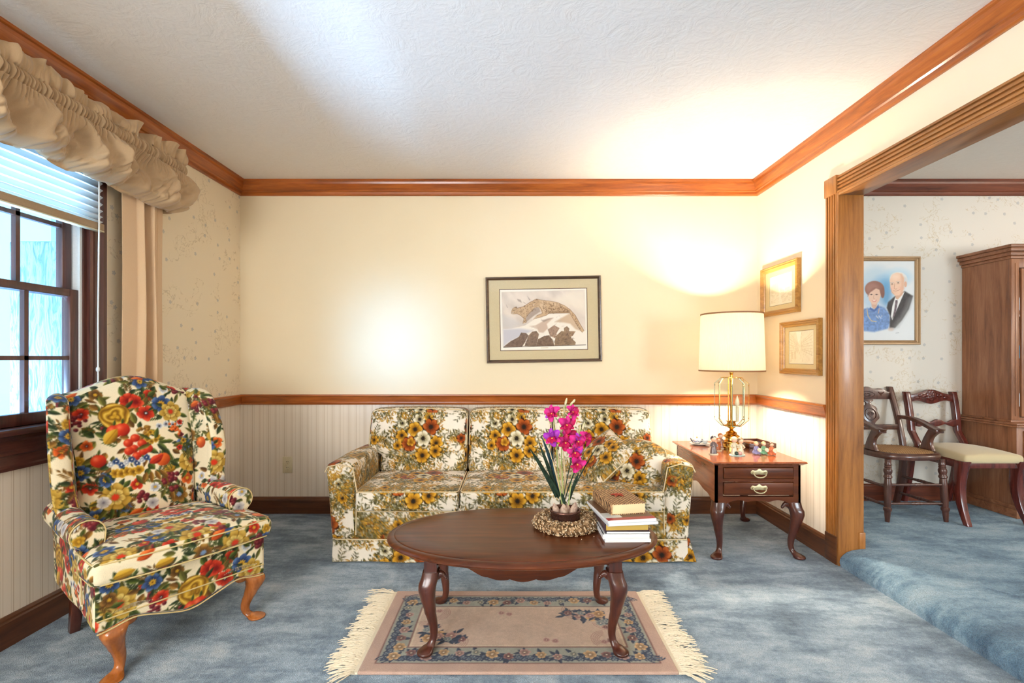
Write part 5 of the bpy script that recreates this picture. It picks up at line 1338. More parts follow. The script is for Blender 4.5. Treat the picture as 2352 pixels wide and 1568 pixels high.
# =================================================================== stack of books on the coffee table
M['pages'] = None
def page_mat(name, c):
    m, nt, b = new_mat(name); co = obj_co(nt, (1, 1, 900)); n = N(nt, 'ShaderNodeTexNoise', Scale=1.0, Detail=2.0); L(nt, co, n.inputs['Vector'])
    L(nt, mix_c(nt, n.outputs['Fac'], tuple(v * .82 for v in c[:3]) + (1,), c), b.inputs['Base Color']); b.inputs['Roughness'].default_value = .8; return m
M['pg_w'] = page_mat('white_pages', S(240, 240, 238)); M['pg_y'] = page_mat('gilt_yellow_pages', S(206, 170, 84)); M['pg_c'] = page_mat('cream_pages', S(240, 218, 170))
zc = ZT
def book(lab, cx, cy, w, d, h, rz, cover, pages, hard=True, grp='books and magazines stacked on the coffee table', name='book', cat='book'):
    """w across, d deep; spine on the left long side"""
    global zc
    t = thing(name, lab, cat, (cx, cy, zc), rz, grp); ct_ = .0028 if hard else .0007; o = .003 if hard else .0
    b = MB(); b.box(-w / 2 + .004, w / 2 - o, -d / 2 + o, d / 2 - o, ct_, h - ct_); b.obj('pages', pages, t, bevel=.0008)
    b = MB(); b.box(-w / 2, w / 2, -d / 2, d / 2, 0, ct_); b.box(-w / 2, w / 2, -d / 2, d / 2, h - ct_, h)
    if hard: b.loft([[(-w / 2 + .004 - .008 * math.sin(a) , y, h / 2 - (h / 2) * math.cos(a)) for a in np.linspace(0, PI, 9)] + [(-w / 2 + .005, y, h - .002), (-w / 2 + .005, y, .002)] for y in (-d / 2, d / 2)])
    else: b.box(-w / 2 - .0005, -w / 2 + .0035, -d / 2, d / 2, 0, h)
    b.obj('cover', cover, t, smooth=hard, angle=35); zc += h; return t
cv_w = plain('white_cover', S(236, 236, 238), .35); cv_dk = plain('plum_jacket', S(62, 40, 52), .3, coat=.3); cv_g = plain('grey_cover', S(196, 200, 208), .35)
BY = 1.893
book('thin white paperback at the very bottom of the book stack', .455, 2.00, .182, .215, .012, .02, cv_w, M['pg_w'], False)
book('thicker white paperback second from the bottom of the book stack', .449, 2.00, .184, .215, .020, .01, cv_w, M['pg_w'], False)
book('thin white booklet with dark edge under the yellow-edged book', .458, 2.004, .176, .21, .008, .0, plain('dark_cover', S(40, 34, 46), .4), M['pg_w'], False)
book('plum hardcover book with gilt yellow page edges in mid stack', .452, 2.006, .178, .205, .030, .03, cv_dk, M['pg_y'], True)
t = book('white bound magazine just below the red-banded magazine', .458, 2.02, .205, .275, .011, .13, cv_g, M['pg_w'], False, name='magazine', cat='magazine')
t = book('magazine with brown photo and red band under the ornate book', .452, 2.02, .200, .270, .011, .16, cv_w, M['pg_w'], False, name='magazine', cat='magazine')
b = MB(); b.box(-.1, .1, -.105, .135, .0111, .0114); b.obj('cover_photo', plain('cover_photo_brown', S(92, 58, 42), .3), t, smooth=False)
b = MB(); b.box(-.1, .1, -.133, -.105, .0111, .0115); b.obj('cover_band', plain('cover_red', S(166, 30, 52), .3), t, smooth=False)
b = MB(); b.box(-.1, -.03, -.104, -.045, .0114, .0117); b.obj('cover_label', plain('cover_label_grey', S(206, 208, 206), .3), t, smooth=False)
def brocade():
    m, nt, b = new_mat('tooled_brown_cover'); co = obj_co(nt, (1, 1, 1), (0, 0, PI / 4)); 
    w1 = N(nt, 'ShaderNodeTexWave', Scale=26.0, Distortion=.6, bands_direction='X'); L(nt, co, w1.inputs[0]); w2 = N(nt, 'ShaderNodeTexWave', Scale=26.0, Distortion=.6, bands_direction='Y'); L(nt, co, w2.inputs[0])
    f = math_n(nt, 'MAXIMUM', w1.outputs['Fac'], w2.outputs['Fac']); n = N(nt, 'ShaderNodeTexNoise', Scale=90.0); L(nt, obj_co(nt), n.inputs[0])
    L(nt, ramp(nt, math_n(nt, 'MULTIPLY', f, math_n(nt, 'ADD', n.outputs['Fac'], .5)), [(.40, S(74, 44, 26)), (.75, S(122, 78, 46)), (1.0, S(214, 174, 124))]).outputs[0], b.inputs['Base Color']); b.inputs['Roughness'].default_value = .6
    bump(nt, b, f, .5, .003); return m
M['brocade'] = brocade()
t = book('thick tooled brown book with red ornament on top of the stack', .455, 2.055, .150, .215, .044, .17, M['brocade'], M['pg_c'], True)
b = MB()
for k in range(5):
    a = k * 1.257 + .3; P = petal_grid(.030, .008, .05, 0); V, Fq = gridmesh(P); Mx = Matrix.Translation((.0, .01, .0442)) @ Matrix.Rotation(a, 4, 'Z'); b.add([tuple(Mx @ Vector(v)) for v in V], Fq.tolist())
b.obj('ornament', plain('red_ornament', S(168, 62, 42), .5), t, recalc=False)

# =================================================================== end table
EX0, EX1, EY0, EY1, EZ = 1.128, 1.660, 2.690, 3.385, .553
ECX, ECY = (EX0 + EX1) / 2, (EY0 + EY1) / 2
et = thing('end_table', 'mahogany end table with two drawers and brass pulls between sofa and cased opening', 'side table', (ECX, ECY, 0))
w2, d2 = (EX1 - EX0) / 2, (EY1 - EY0) / 2
tp = [(0, EZ - .020), (.004, EZ - .016), (.010, EZ - .010), (.012, EZ - .004), (.009, EZ), (0, EZ)]
b = MB(); rings = []
for ins, z in ((-.05, EZ - .021), (-.018, EZ - .021), (-.012, EZ - .016), (-.002, EZ - .010), (.0, EZ - .005), (-.005, EZ), (-.04, EZ)):
    rings.append([(sx * (w2 + ins), sy * (d2 + ins), z) for sx, sy in ((-1, -1), (1, -1), (1, 1), (-1, 1))])
b.loft(rings); b.obj('tabletop', M['endt_y'], et, smooth=False)
bx, by = w2 - .026, d2 - .026; zt_, zb_ = EZ - .021, .302
# side panels with a shaped lower edge
def side_profile(L_):
    P = [(-L_, zt_), (-L_, zb_)]
    for t in np.linspace(0, 1, 40):
        y = -L_ + .045 + t * (2 * L_ - .09); P.append((y, zb_ + .06 * math.sin(PI * min(1, t * 3) / 2 if t < 1 / 3 else PI / 2 if t < 2 / 3 else PI / 2 * (1 - (t - 2 / 3) * 3)) ** 1.0 + .008 * math.sin(t * PI * 6) * (0 < t < 1)))
    return P + [(L_, zb_), (L_, zt_)]
for s in (-1, 1):
    b = MB(); b.prism(side_profile(by), 'x', s * bx - .012 * (s > 0) - 0, s * bx + .012 * (s < 0)); b.obj('side_panel', M['endt_y'], et, smooth=False)
b = MB(); b.box(-bx, bx, by - .014, by, zb_ + .05, zt_); b.obj('back_panel', M['mahog_x'], et, smooth=False)
# front: stiles, rails, shaped apron
b = MB()
for s in (-1, 1): b.box(s * bx - .04 * (s > 0), s * bx + .04 * (s < 0), -by, -by + .018, zb_, zt_)
b.box(-bx + .04, bx - .04, -by, -by + .018, zt_ - .012, zt_); b.box(-bx + .04, bx - .04, -by, -by + .018, .437, .452)
P = [(-bx + .04, .352), (-bx + .04, zb_)]
for t in np.linspace(0, 1, 50):
    x = -bx + .04 + t * (2 * bx - .08); q = abs(t - .5) * 2
    z = zb_ + (.022 * (1 - (q / .25) ** 2) * 0 + .030 * math.sin(PI * np.clip((1 - q) / .45, 0, 1) / 2) - .010 * math.exp(-((q - .30) / .12) ** 2) - .004 * math.exp(-(q / .10) ** 2))
    P.append((x, z))
P += [(bx - .04, zb_), (bx - .04, .352)]
b.prism(P, 'y', -by, -by + .018); b.obj('front_frame', M['mahog_x'], et, smooth=False)
def pull(parent, z):
    t = MB(); c = Vector((0, -by - .0105, z))
    # bat-wing back plate
    pts = []
    for a in np.linspace(0, 2 * PI, 48, endpoint=False):
        x = .048 * math.cos(a); yy_ = .012 * math.sin(a); 
        yy_ += .012 * math.exp(-(x / .012) ** 2) * (1 if math.sin(a) > 0 else .25) + .008 * math.exp(-((abs(x) - .038) / .010) ** 2) * (1 if math.sin(a) > 0 else -.3)
        pts.append((x, z + .004 + yy_))
    t.prism(pts, 'y', c.y - .0005, c.y + .002); po = t.obj('pull_plate', M['abrass'], parent, bevel=.0006)
    t = MB(); t.tube([(.036 * math.cos(a), c.y - .010 - .006 * math.sin(a), z + .004 - .024 * math.sin(a)) for a in np.linspace(0, PI, 19)], [.0028 + .0012 * math.sin(a) for a in np.linspace(0, PI, 19)], 10)
    for s in (-1, 1): t.ell((s * .036, c.y - .007, z + .005), .006, .008, .006)
    t.obj('bail', M['abrass'], po)
for z0, z1 in ((.452, .520), (.360, .437)):
    zz0, zz1 = z0 + .003, z1 - .003
    b = MB(); b.box(-bx + .043, bx - .043, -by - .008, -by + .014, zz0, zz1); d_ = b.obj('drawer', M['mahog_x'], et, bevel=.005, seg=3, angle=30); pull(d_, (zz0 + zz1) / 2)
for sx in (-1, 1):
    for sy in (-1, 1):
        b = cabriole(.318, .066, sx, sy, .022, .032)
        for (dx, dy) in ((-sx, 0), (0, -sy)):
            for q in range(7):
                a = q / 6; rr_ = .016 - .008 * a
                b.ell((dx * (.028 + .034 * a), dy * (.028 + .034 * a), .300 - .014 * a + .010 * math.sin(a * PI)), rr_, rr_, rr_ * 1.2, 8, 6)
        b.xf(Matrix.Translation((sx * (bx - .027), sy * (by - .027), 0))); b.obj('leg', M['dark_z'], et, angle=55)

# =================================================================== lamp
LX, LY = 1.4265, 3.12
lamp = thing('table_lamp', 'lit brass and glass table lamp with pleated white drum shade on the end table', 'lamp', (LX, LY, EZ))
z0 = lambda py: CAM_Z - (py - CY) * LY / F_PX - EZ
b = MB(); b.lathe([(.062, 0), (.062, .012), (.056, .016), (.054, .030), (.058, .034), (.060, .040), (.057, .046), (.046, .050), (.038, .054), (.036, .066), (.040, .070), (.050, .074), (.050, .080), (.040, .086), (.032, .092), (.034, .100), (.026, .106), (.014, .112), (.010, .122), (.014, .128), (.024, .134), (.030, .146), (.012, .150), (.008, .152)], 48); b.obj('base', M['brass'], lamp, angle=50)
b = MB(); b.tube([(0, 0, .14), (0, 0, .52)], .008, 12); b.ell((0, 0, .49), .012, .012, .02); b.obj('stem', M['brass'], lamp)
gl, gh = z0(977), z0(866)
M['bevel'] = thin_glass('bevelled_glass', (.985, 1, .99, 1), 1.0); M['gedge'] = plain('glass_edge', S(150, 182, 166), .1, .2)
for k in range(8):
    a0 = 2 * PI * k / 8 + PI / 8; a1 = a0 + 2 * PI / 8; r = .103
    p0 = Vector((r * math.cos(a0), r * math.sin(a0), 0)); p1 = Vector((r * math.cos(a1), r * math.sin(a1), 0)); mid = (p0 + p1) / 2; u = (p1 - p0).normalized(); nn = mid.normalized(); hw = (p1 - p0).length / 2 - .0015
    # tall pane with cut top and bottom, folding in at the ends
    def P3(s, z, inn=0): return tuple(mid + u * s + Vector((0, 0, z)) - nn * inn)
    cut = .040
    outl = [(-hw, gl + cut, 0), (-hw, gh - cut, 0), (-hw * .45, gh, .038), (hw * .45, gh, .038), (hw, gh - cut, 0), (hw, gl + cut, 0), (hw * .45, gl, .038), (-hw * .45, gl, .038)]
    Vv = [P3(s, z, i) for s, z, i in outl] + [tuple(Vector(P3(s, z, i)) - nn * .003) for s, z, i in outl]
    Fc = [(0, 1, 4, 5), (1, 2, 3, 4), (0, 5, 6, 7)] + [(8 + i for i in f) for f in ((5, 4, 1, 0), (4, 3, 2, 1), (7, 6, 5, 0))]
    Fc = [tuple(f) for f in Fc] + [(i, (i + 1) % 8, 8 + (i + 1) % 8, 8 + i) for i in range(8)]
    go = mk('glass_panel', Vv, Fc, M['bevel'], lamp, smooth=False)
    b = MB()
    e = [P3(s, z, i) for s, z, i in outl]
    b.tube(e, .0017, 6, loop=True); b.obj('panel_edge', M['gedge'] if k % 2 else M['brass'], go)
    for zz_ in (gl + cut + .012, gh - cut - .012): b = MB(); b.ell(P3(hw * .9, zz_), .004, .004, .004, 8, 6); b.obj('clip', M['brass'], go)
b = MB(); b.lathe([(.030, gh - .004), (.066, gh - .002), (.066, gh + .001), (.010, gh + .004)], 32); b.obj('top_plate', M['brass'], lamp)
b = MB(); b.lathe([(.004, gl - .010), (.052, gl - .002), (.052, gl + .002), (.030, gl + .006), (.024, gl + .022), (.034, gl + .030), (.004, gl + .032)], 32); b.obj('lower_plate', M['brass'], lamp)
b = MB(); b.lathe([(.009, gl + .03), (.009, gl + .125), (.007, gl + .128)], 16, (.024, -.03, 0)); cn = b.obj('candle_tube', M['ivory'], lamp)
b = MB(); b.lathe([(.006, .128 + gl), (.014, .145 + gl), (.012, .165 + gl), (.006, .185 + gl), (.001, .20 + gl)], 16, (.024, -.03, 0)); b.obj('candle_bulb', plain('frosted_bulb', S(246, 232, 200), .3), cn)
for (x, y) in ((-.02, .0), (-.008, -.03)):
    b = MB(); b.tube([(x, y, gl + .02), (x, y, gh)], .0032, 8); b.obj('rod', M['brass'], lamp)
def shade_mat():
    m, nt, b = new_mat('pleated_lampshade'); out = nt.nodes['Material Output']
    b.inputs['Base Color'].default_value = S(252, 247, 234); b.inputs['Roughness'].default_value = .85
    t = N(nt, 'ShaderNodeBsdfTranslucent'); t.inputs['Color'].default_value = S(255, 252, 244); mx = N(nt, 'ShaderNodeMixShader'); mx.inputs[0].default_value = .9
    nz = N(nt, 'ShaderNodeTexNoise', Scale=80.0); L(nt, obj_co(nt), nz.inputs[0]); bump(nt, b, nz.outputs['Fac'], .05, .002)
    L(nt, b.outputs[0], mx.inputs[1]); L(nt, t.outputs[0], mx.inputs[2]); L(nt, mx.outputs[0], out.inputs['Surface']); return m
M['lshade'] = shade_mat()
s0, s1_, r0, r1 = z0(851), z0(722), .197, .186
n = 480; ring = lambda r, z: [(r * (1 + .010 * (k % 4 in (0, 1))) * math.cos(2 * PI * k / n), r * (1 + .010 * (k % 4 in (0, 1))) * math.sin(2 * PI * k / n), z) for k in range(n)]
b = MB(); b.loft([ring(r0, s0), ring((r0 + r1) / 2, (s0 + s1_) / 2), ring(r1, s1_), ring(r1 - .003, s1_), ring((r0 + r1) / 2 - .003, (s0 + s1_) / 2), ring(r0 - .003, s0)], loop=True, cap=False); sh = b.obj('lamp_shade', M['lshade'], lamp, angle=80)
M['band'] = plain('brown_trim_band', S(150, 104, 66), .6)
for z, r in ((s0, r0), (s1_, r1)):
    b = MB(); b.lathe([(r - .004, z - .004), (r + .0035, z - .004), (r + .0035, z + .005), (r - .004, z + .005)], 96, cap=False); b.loft([[(rr_ * math.cos(a), rr_ * math.sin(a), zz_) for a in np.linspace(0, 2 * PI, 96, endpoint=False)] for rr_, zz_ in ((r - .004, z + .005), (r - .004, z - .004))], cap=False); b.obj('trim_band', M['band'], sh)
b = MB()
for k in range(3): a = k * 2.094; b.tube([(0, 0, s1_ - .02), ((r1 - .004) * math.cos(a), (r1 - .004) * math.sin(a), s1_ - .004)], .002, 6)
b.obj('spider', M['brass'], lamp)
BULBZ = EZ + s0 + .17
b = MB(); b.ell((0, 0, s0 + .17), .03, .03, .042, 16, 10)
def emit(name, c, st):
    m, nt, bb = new_mat(name); bb.inputs['Base Color'].default_value = c; bb.inputs['Emission Color'].default_value = c; bb.inputs['Emission Strength'].default_value = st; return m
b.obj('light_bulb', emit('lit_bulb', S(255, 224, 160), 12), lamp)
b = MB(); b.tube([(1.35, YB - .012, .40), (1.25, YB - .012, .30), (1.20, YB - .014, .235), (1.12, YB - .018, .19), (1.05, YB - .03, .155)], .0028, 6); tag(b.obj('lamp_cord', M['white']), 'thin white electric cord against the wall between sofa and end table', 'cord')

# =================================================================== trinkets on the end table
def sph(c, r, sx=1, sy=1, sz=1, n=14): b = MB(); b.ell(c, r * sx, r * sy, r * sz, n, 10); return b
CM = {}
def china(c):
    k = tuple(c)
    if k not in CM: CM[k] = plain('glazed_%d_%d_%d' % k, S(*c), .3, coat=.4)
    return CM[k]
SKIN = (236, 196, 164)
def child(parent, x, y, h, dress, hair, sit=False, arms=None, bonnet=False, skin=SKIN):
    """a little ceramic figure h tall"""
    q = h
    b = MB()
    if sit: b.lathe([(.26 * q, 0), (.30 * q, .10 * q), (.22 * q, .24 * q), (.15 * q, .42 * q), (.13 * q, .54 * q), (.06 * q, .60 * q)], 20, (x, y, .004), sy=.9)
    else: b.lathe([(.20 * q, 0), (.19 * q, .12 * q), (.15 * q, .34 * q), (.11 * q, .50 * q), (.12 * q, .62 * q), (.05 * q, .70 * q)], 20, (x, y, .004), sy=.85)
    zs_ = (.52 if sit else .60) * q
    for s in (-1, 1): b.tube([(x + s * .11 * q, y, zs_ + .004), (x + s * .20 * q, y - .06 * q, zs_ - .12 * q), (x + s * .10 * q, y - .18 * q, zs_ - .14 * q)], [.05 * q, .045 * q, .035 * q], 8)
    if sit:
        for s in (-1, 1): b.tube([(x + s * .10 * q, y - .1 * q, .10 * q), (x + s * .14 * q, y - .30 * q, .09 * q)], [.07 * q, .05 * q], 8)
    bo = b.obj('figure', china(dress), parent)
    hz = (.74 if sit else .82) * q + .004; hr = .155 * q
    b = sph((x, y - .01 * q, hz), hr); 
    b.ell((x, y - .01 * q - hr, hz - .1 * hr), hr * .14, hr * .16, hr * .14, 6, 5)
    b.obj('face', china(skin), parent)
    b = MB(); b.ell((x, y + .02 * q, hz + .035 * q), hr * 1.10, hr * 1.02, hr * 1.0, 14, 10)
    if bonnet: b.ell((x, y + .03 * q, hz + .02 * q), hr * 1.3, hr * .6, hr * 1.25, 14, 10)
    b.obj('hair', china(hair), parent)
def trinket(name, lab, cat, px, py, grp=None):
    p = on_plane(px, py, EZ); return thing(name, lab, cat, (p.x, p.y, EZ), 0, grp)
def pad(t, rx, ry, h, c, x=0, y=0):
    b = MB(); b.lathe([(1, 0), (1.0, h * .6), (.92, h), (.1, h)], 28, sx=rx, sy=ry, c=(x, y, 0)); b.obj('base', china(c), t)
t = trinket('tea_set', 'miniature white and blue porcelain teapot set on a saucer, left end of end table', 'tea set', 1607, 1021)
b = MB(); b.lathe([(.030, 0), (.036, .003), (.060, .009), (.064, .012), (.060, .013), (.030, .007), (.004, .006)], 36); b.obj('saucer', china((226, 226, 222)), t)
b = MB(); b.lathe([(.018, .010), (.028, .018), (.031, .028), (.028, .038), (.016, .044), (.004, .045)], 24, (-.018, 0, 0)); tp_ = b.obj('teapot', china((232, 228, 222)), t)
b = MB(); b.tube([(-.044, 0, .022), (-.055, 0, .030), (-.062, 0, .046)], [.006, .005, .003], 8); b.obj('spout', china((70, 70, 80)), tp_)
b = MB(); b.tube([(.010, 0, .036), (.020, 0, .036), (.022, 0, .024), (.011, 0, .018)], .0025, 8); b.obj('handle', china((70, 76, 110)), tp_)
b = sph((-.018, 0, .050), .005); b.obj('lid_knob', china((200, 160, 90)), tp_)
b = MB(); b.lathe([(.010, .010), (.017, .018), (.019, .032), (.018, .033), (.010, .014)], 20, (.033, -.006, 0)); b.obj('cup', china((222, 226, 224)), t)
b = MB(); b.tube([(.0295 * math.cos(a) - .018, .0315 * math.sin(a), .027 + .003 * math.sin(a * 6)) for a in np.linspace(0, 2 * PI, 40, endpoint=False)], .0022, 5, loop=True); b.obj('blue_band', china((90, 104, 146)), tp_)
t = trinket('figurine', 'dark-haired standing girl figurine in grey dress on a cream base, front left of end table', 'figurine', 1639, 1043)
pad(t, .028, .022, .006, (216, 200, 168)); child(t, 0, 0, .108, (112, 98, 96), (54, 46, 60))
t = trinket('figurine', 'orange-haired child figurine right behind the dark-haired girl figurine', 'figurine', 1650, 1035)
pad(t, .022, .020, .006, (220, 202, 172)); child(t, 0, 0, .078, (196, 110, 60), (178, 88, 40))
t = trinket('figurine', 'taller orange and blue child figurine against the left of the lamp base', 'figurine', 1655, 1030)
pad(t, .022, .020, .006, (214, 190, 156)); child(t, 0, 0, .095, (150, 104, 86), (190, 98, 46))
t = trinket('figurine', 'white couple figurine dancing on an oval pale green base in front of the lamp', 'figurine', 1693, 1045)
pad(t, .048, .030, .006, (190, 212, 200)); child(t, -.017, 0, .108, (226, 214, 182), (238, 222, 178), bonnet=False); child(t, .020, -.004, .100, (230, 216, 182), (128, 96, 66), bonnet=True)
b = sph((-.014, -.022, .016), .011); b.obj('basket', china((40, 62, 50)), t); b = sph((.006, -.024, .016), .012); b.obj('roses', china((220, 170, 160)), t)
for lab, px, py, dr, hr in (('seated child figurine in lavender, leftmost of the little band on the end table', 1737, 1043, (150, 148, 190), (206, 176, 128)), ('seated child figurine in green, middle of the little band on the end table', 1754, 1043, (120, 176, 134), (214, 178, 120)), ('seated child figurine in orange, right end of the little band on the end table', 1772, 1045, (206, 112, 70), (110, 72, 50))):
    t = trinket('figurine', lab, 'figurine', px, py, None); child(t, 0, 0, .080, dr, hr, sit=True)
    b = MB(); b.lathe([(.002, 0), (.012, .002), (.012, .008), (.002, .010)], 16); b.xf(Matrix.Translation((.004, -.026, .030)) @ Matrix.Rotation(1.2, 4, 'X')); b.obj('instrument', china((226, 206, 176)), t)
t = trinket('wooden_tray', 'shallow dark wooden box tray behind the figurine band on the end table', 'tray', 1748, 1030); t.rotation_euler = (0, 0, .12); t.location.y += .10
b = MB(); b.box(-.095, .095, -.10, .10, 0, .006); 
b.box(-.095, .095, -.10, -.092, 0, .032); b.box(-.095, .095, .092, .10, 0, .032); b.box(-.095, -.087, -.10, .10, 0, .032); b.box(.087, .095, -.10, .10, 0, .032); b.obj('box', M['dark_x'], t, bevel=.002)
b = MB(); b.box(-.082, -.01, -.08, .02, .007, .036); b.obj('compartment', M['honey'], t, bevel=.002)
b = MB(); b.box(.0, .08, -.03, .08, .007, .018); b.obj('lining', plain('dark_felt', S(40, 36, 38), .9), t, bevel=.002)
# =================================================================== pictures
def flat(name, cv, w, h, mat, parent, y, res=None, back=.0015):
    """a printed sheet w x h facing -y, dense enough to carry its picture"""
    nu, nv = max(2, int(cv.W * .9)), max(2, int(cv.H * .9))
    P = np.zeros((nu, nv, 3)); P[:, :, 0] = np.linspace(-w / 2, w / 2, nu)[:, None]; P[:, :, 2] = np.linspace(-h / 2, h / 2, nv)[None]; P[:, :, 1] = y
    V, Fq = gridmesh(P)
    col = cv.sample(np.clip(V[:, 0] + w / 2, .001, cv.w - .001), np.clip(V[:, 2] + h / 2, .001, cv.h - .001))
    return mk(name, V, Fq, mat, parent, recalc=False, smooth=False, col=col)
def frame_mesh(w, h, prof):
    """mitred frame round a w x h outline; prof = [(inset from outer edge, -y)]"""
    rings = []
    for sx, sz in ((-1, -1), (1, -1), (1, 1), (-1, 1)): rings.append([(sx * (w / 2 - i), -d, sz * (h / 2 - i)) for i, d in prof])
    b = MB(); b.loft(rings, loop=True, cap=False); return b
M['print'] = print_attr('printed_paper', .65)
def picture(name, lab, w, h, loc, rot, prof, fmat, matw, matc, cv, inner=None, iw=.004, mat_y=-.008):
    t = thing(name, lab, 'picture', loc); t.rotation_euler = rot
    fo = frame_mesh(w, h, prof).obj('frame', fmat, t, smooth=False)
    fi = max(i for i, d in prof)
    b = MB(); b.box(-w / 2 + .004, w / 2 - .004, -.004, -.001, -h / 2 + .004, h / 2 - .004); b.obj('backing', plain(name + '_backing', S(90, 72, 54), .8) if False else M['base_x'], t, smooth=False)
    ow, oh = w - 2 * fi + .006, h - 2 * fi + .006; pw, ph = cv.w, cv.h
    if matw is not None:
        rings = [[(sx * a, y, sz * c) for sx, sz in ((-1, -1), (1, -1), (1, 1), (-1, 1))] for a, c, y in ((ow / 2, oh / 2, mat_y), (pw / 2 + iw, ph / 2 + iw, mat_y), (pw / 2 + iw - .002, ph / 2 + iw - .002, mat_y + .0022))]
        b = MB(); b.loft(rings, cap=False); b.obj('mat_board', matc, t, smooth=False)
        if inner is not None:
            rings = [[(sx * a, mat_y + .0015, sz * c) for sx, sz in ((-1, -1), (1, -1), (1, 1), (-1, 1))] for a, c in ((pw / 2 + iw + .004, ph / 2 + iw + .004), (pw / 2 - .002, ph / 2 - .002))]
            b = MB(); b.loft(rings, cap=False); b.obj('mat_liner', inner, t, smooth=False)
    flat('print', cv, pw, ph, M['print'], t, mat_y + .0022)
    b = MB(); b.box(-ow / 2, ow / 2, mat_y - .004, mat_y - .0025, -oh / 2, oh / 2); b.obj('glass', M['pglass'], t, smooth=False)
    return t

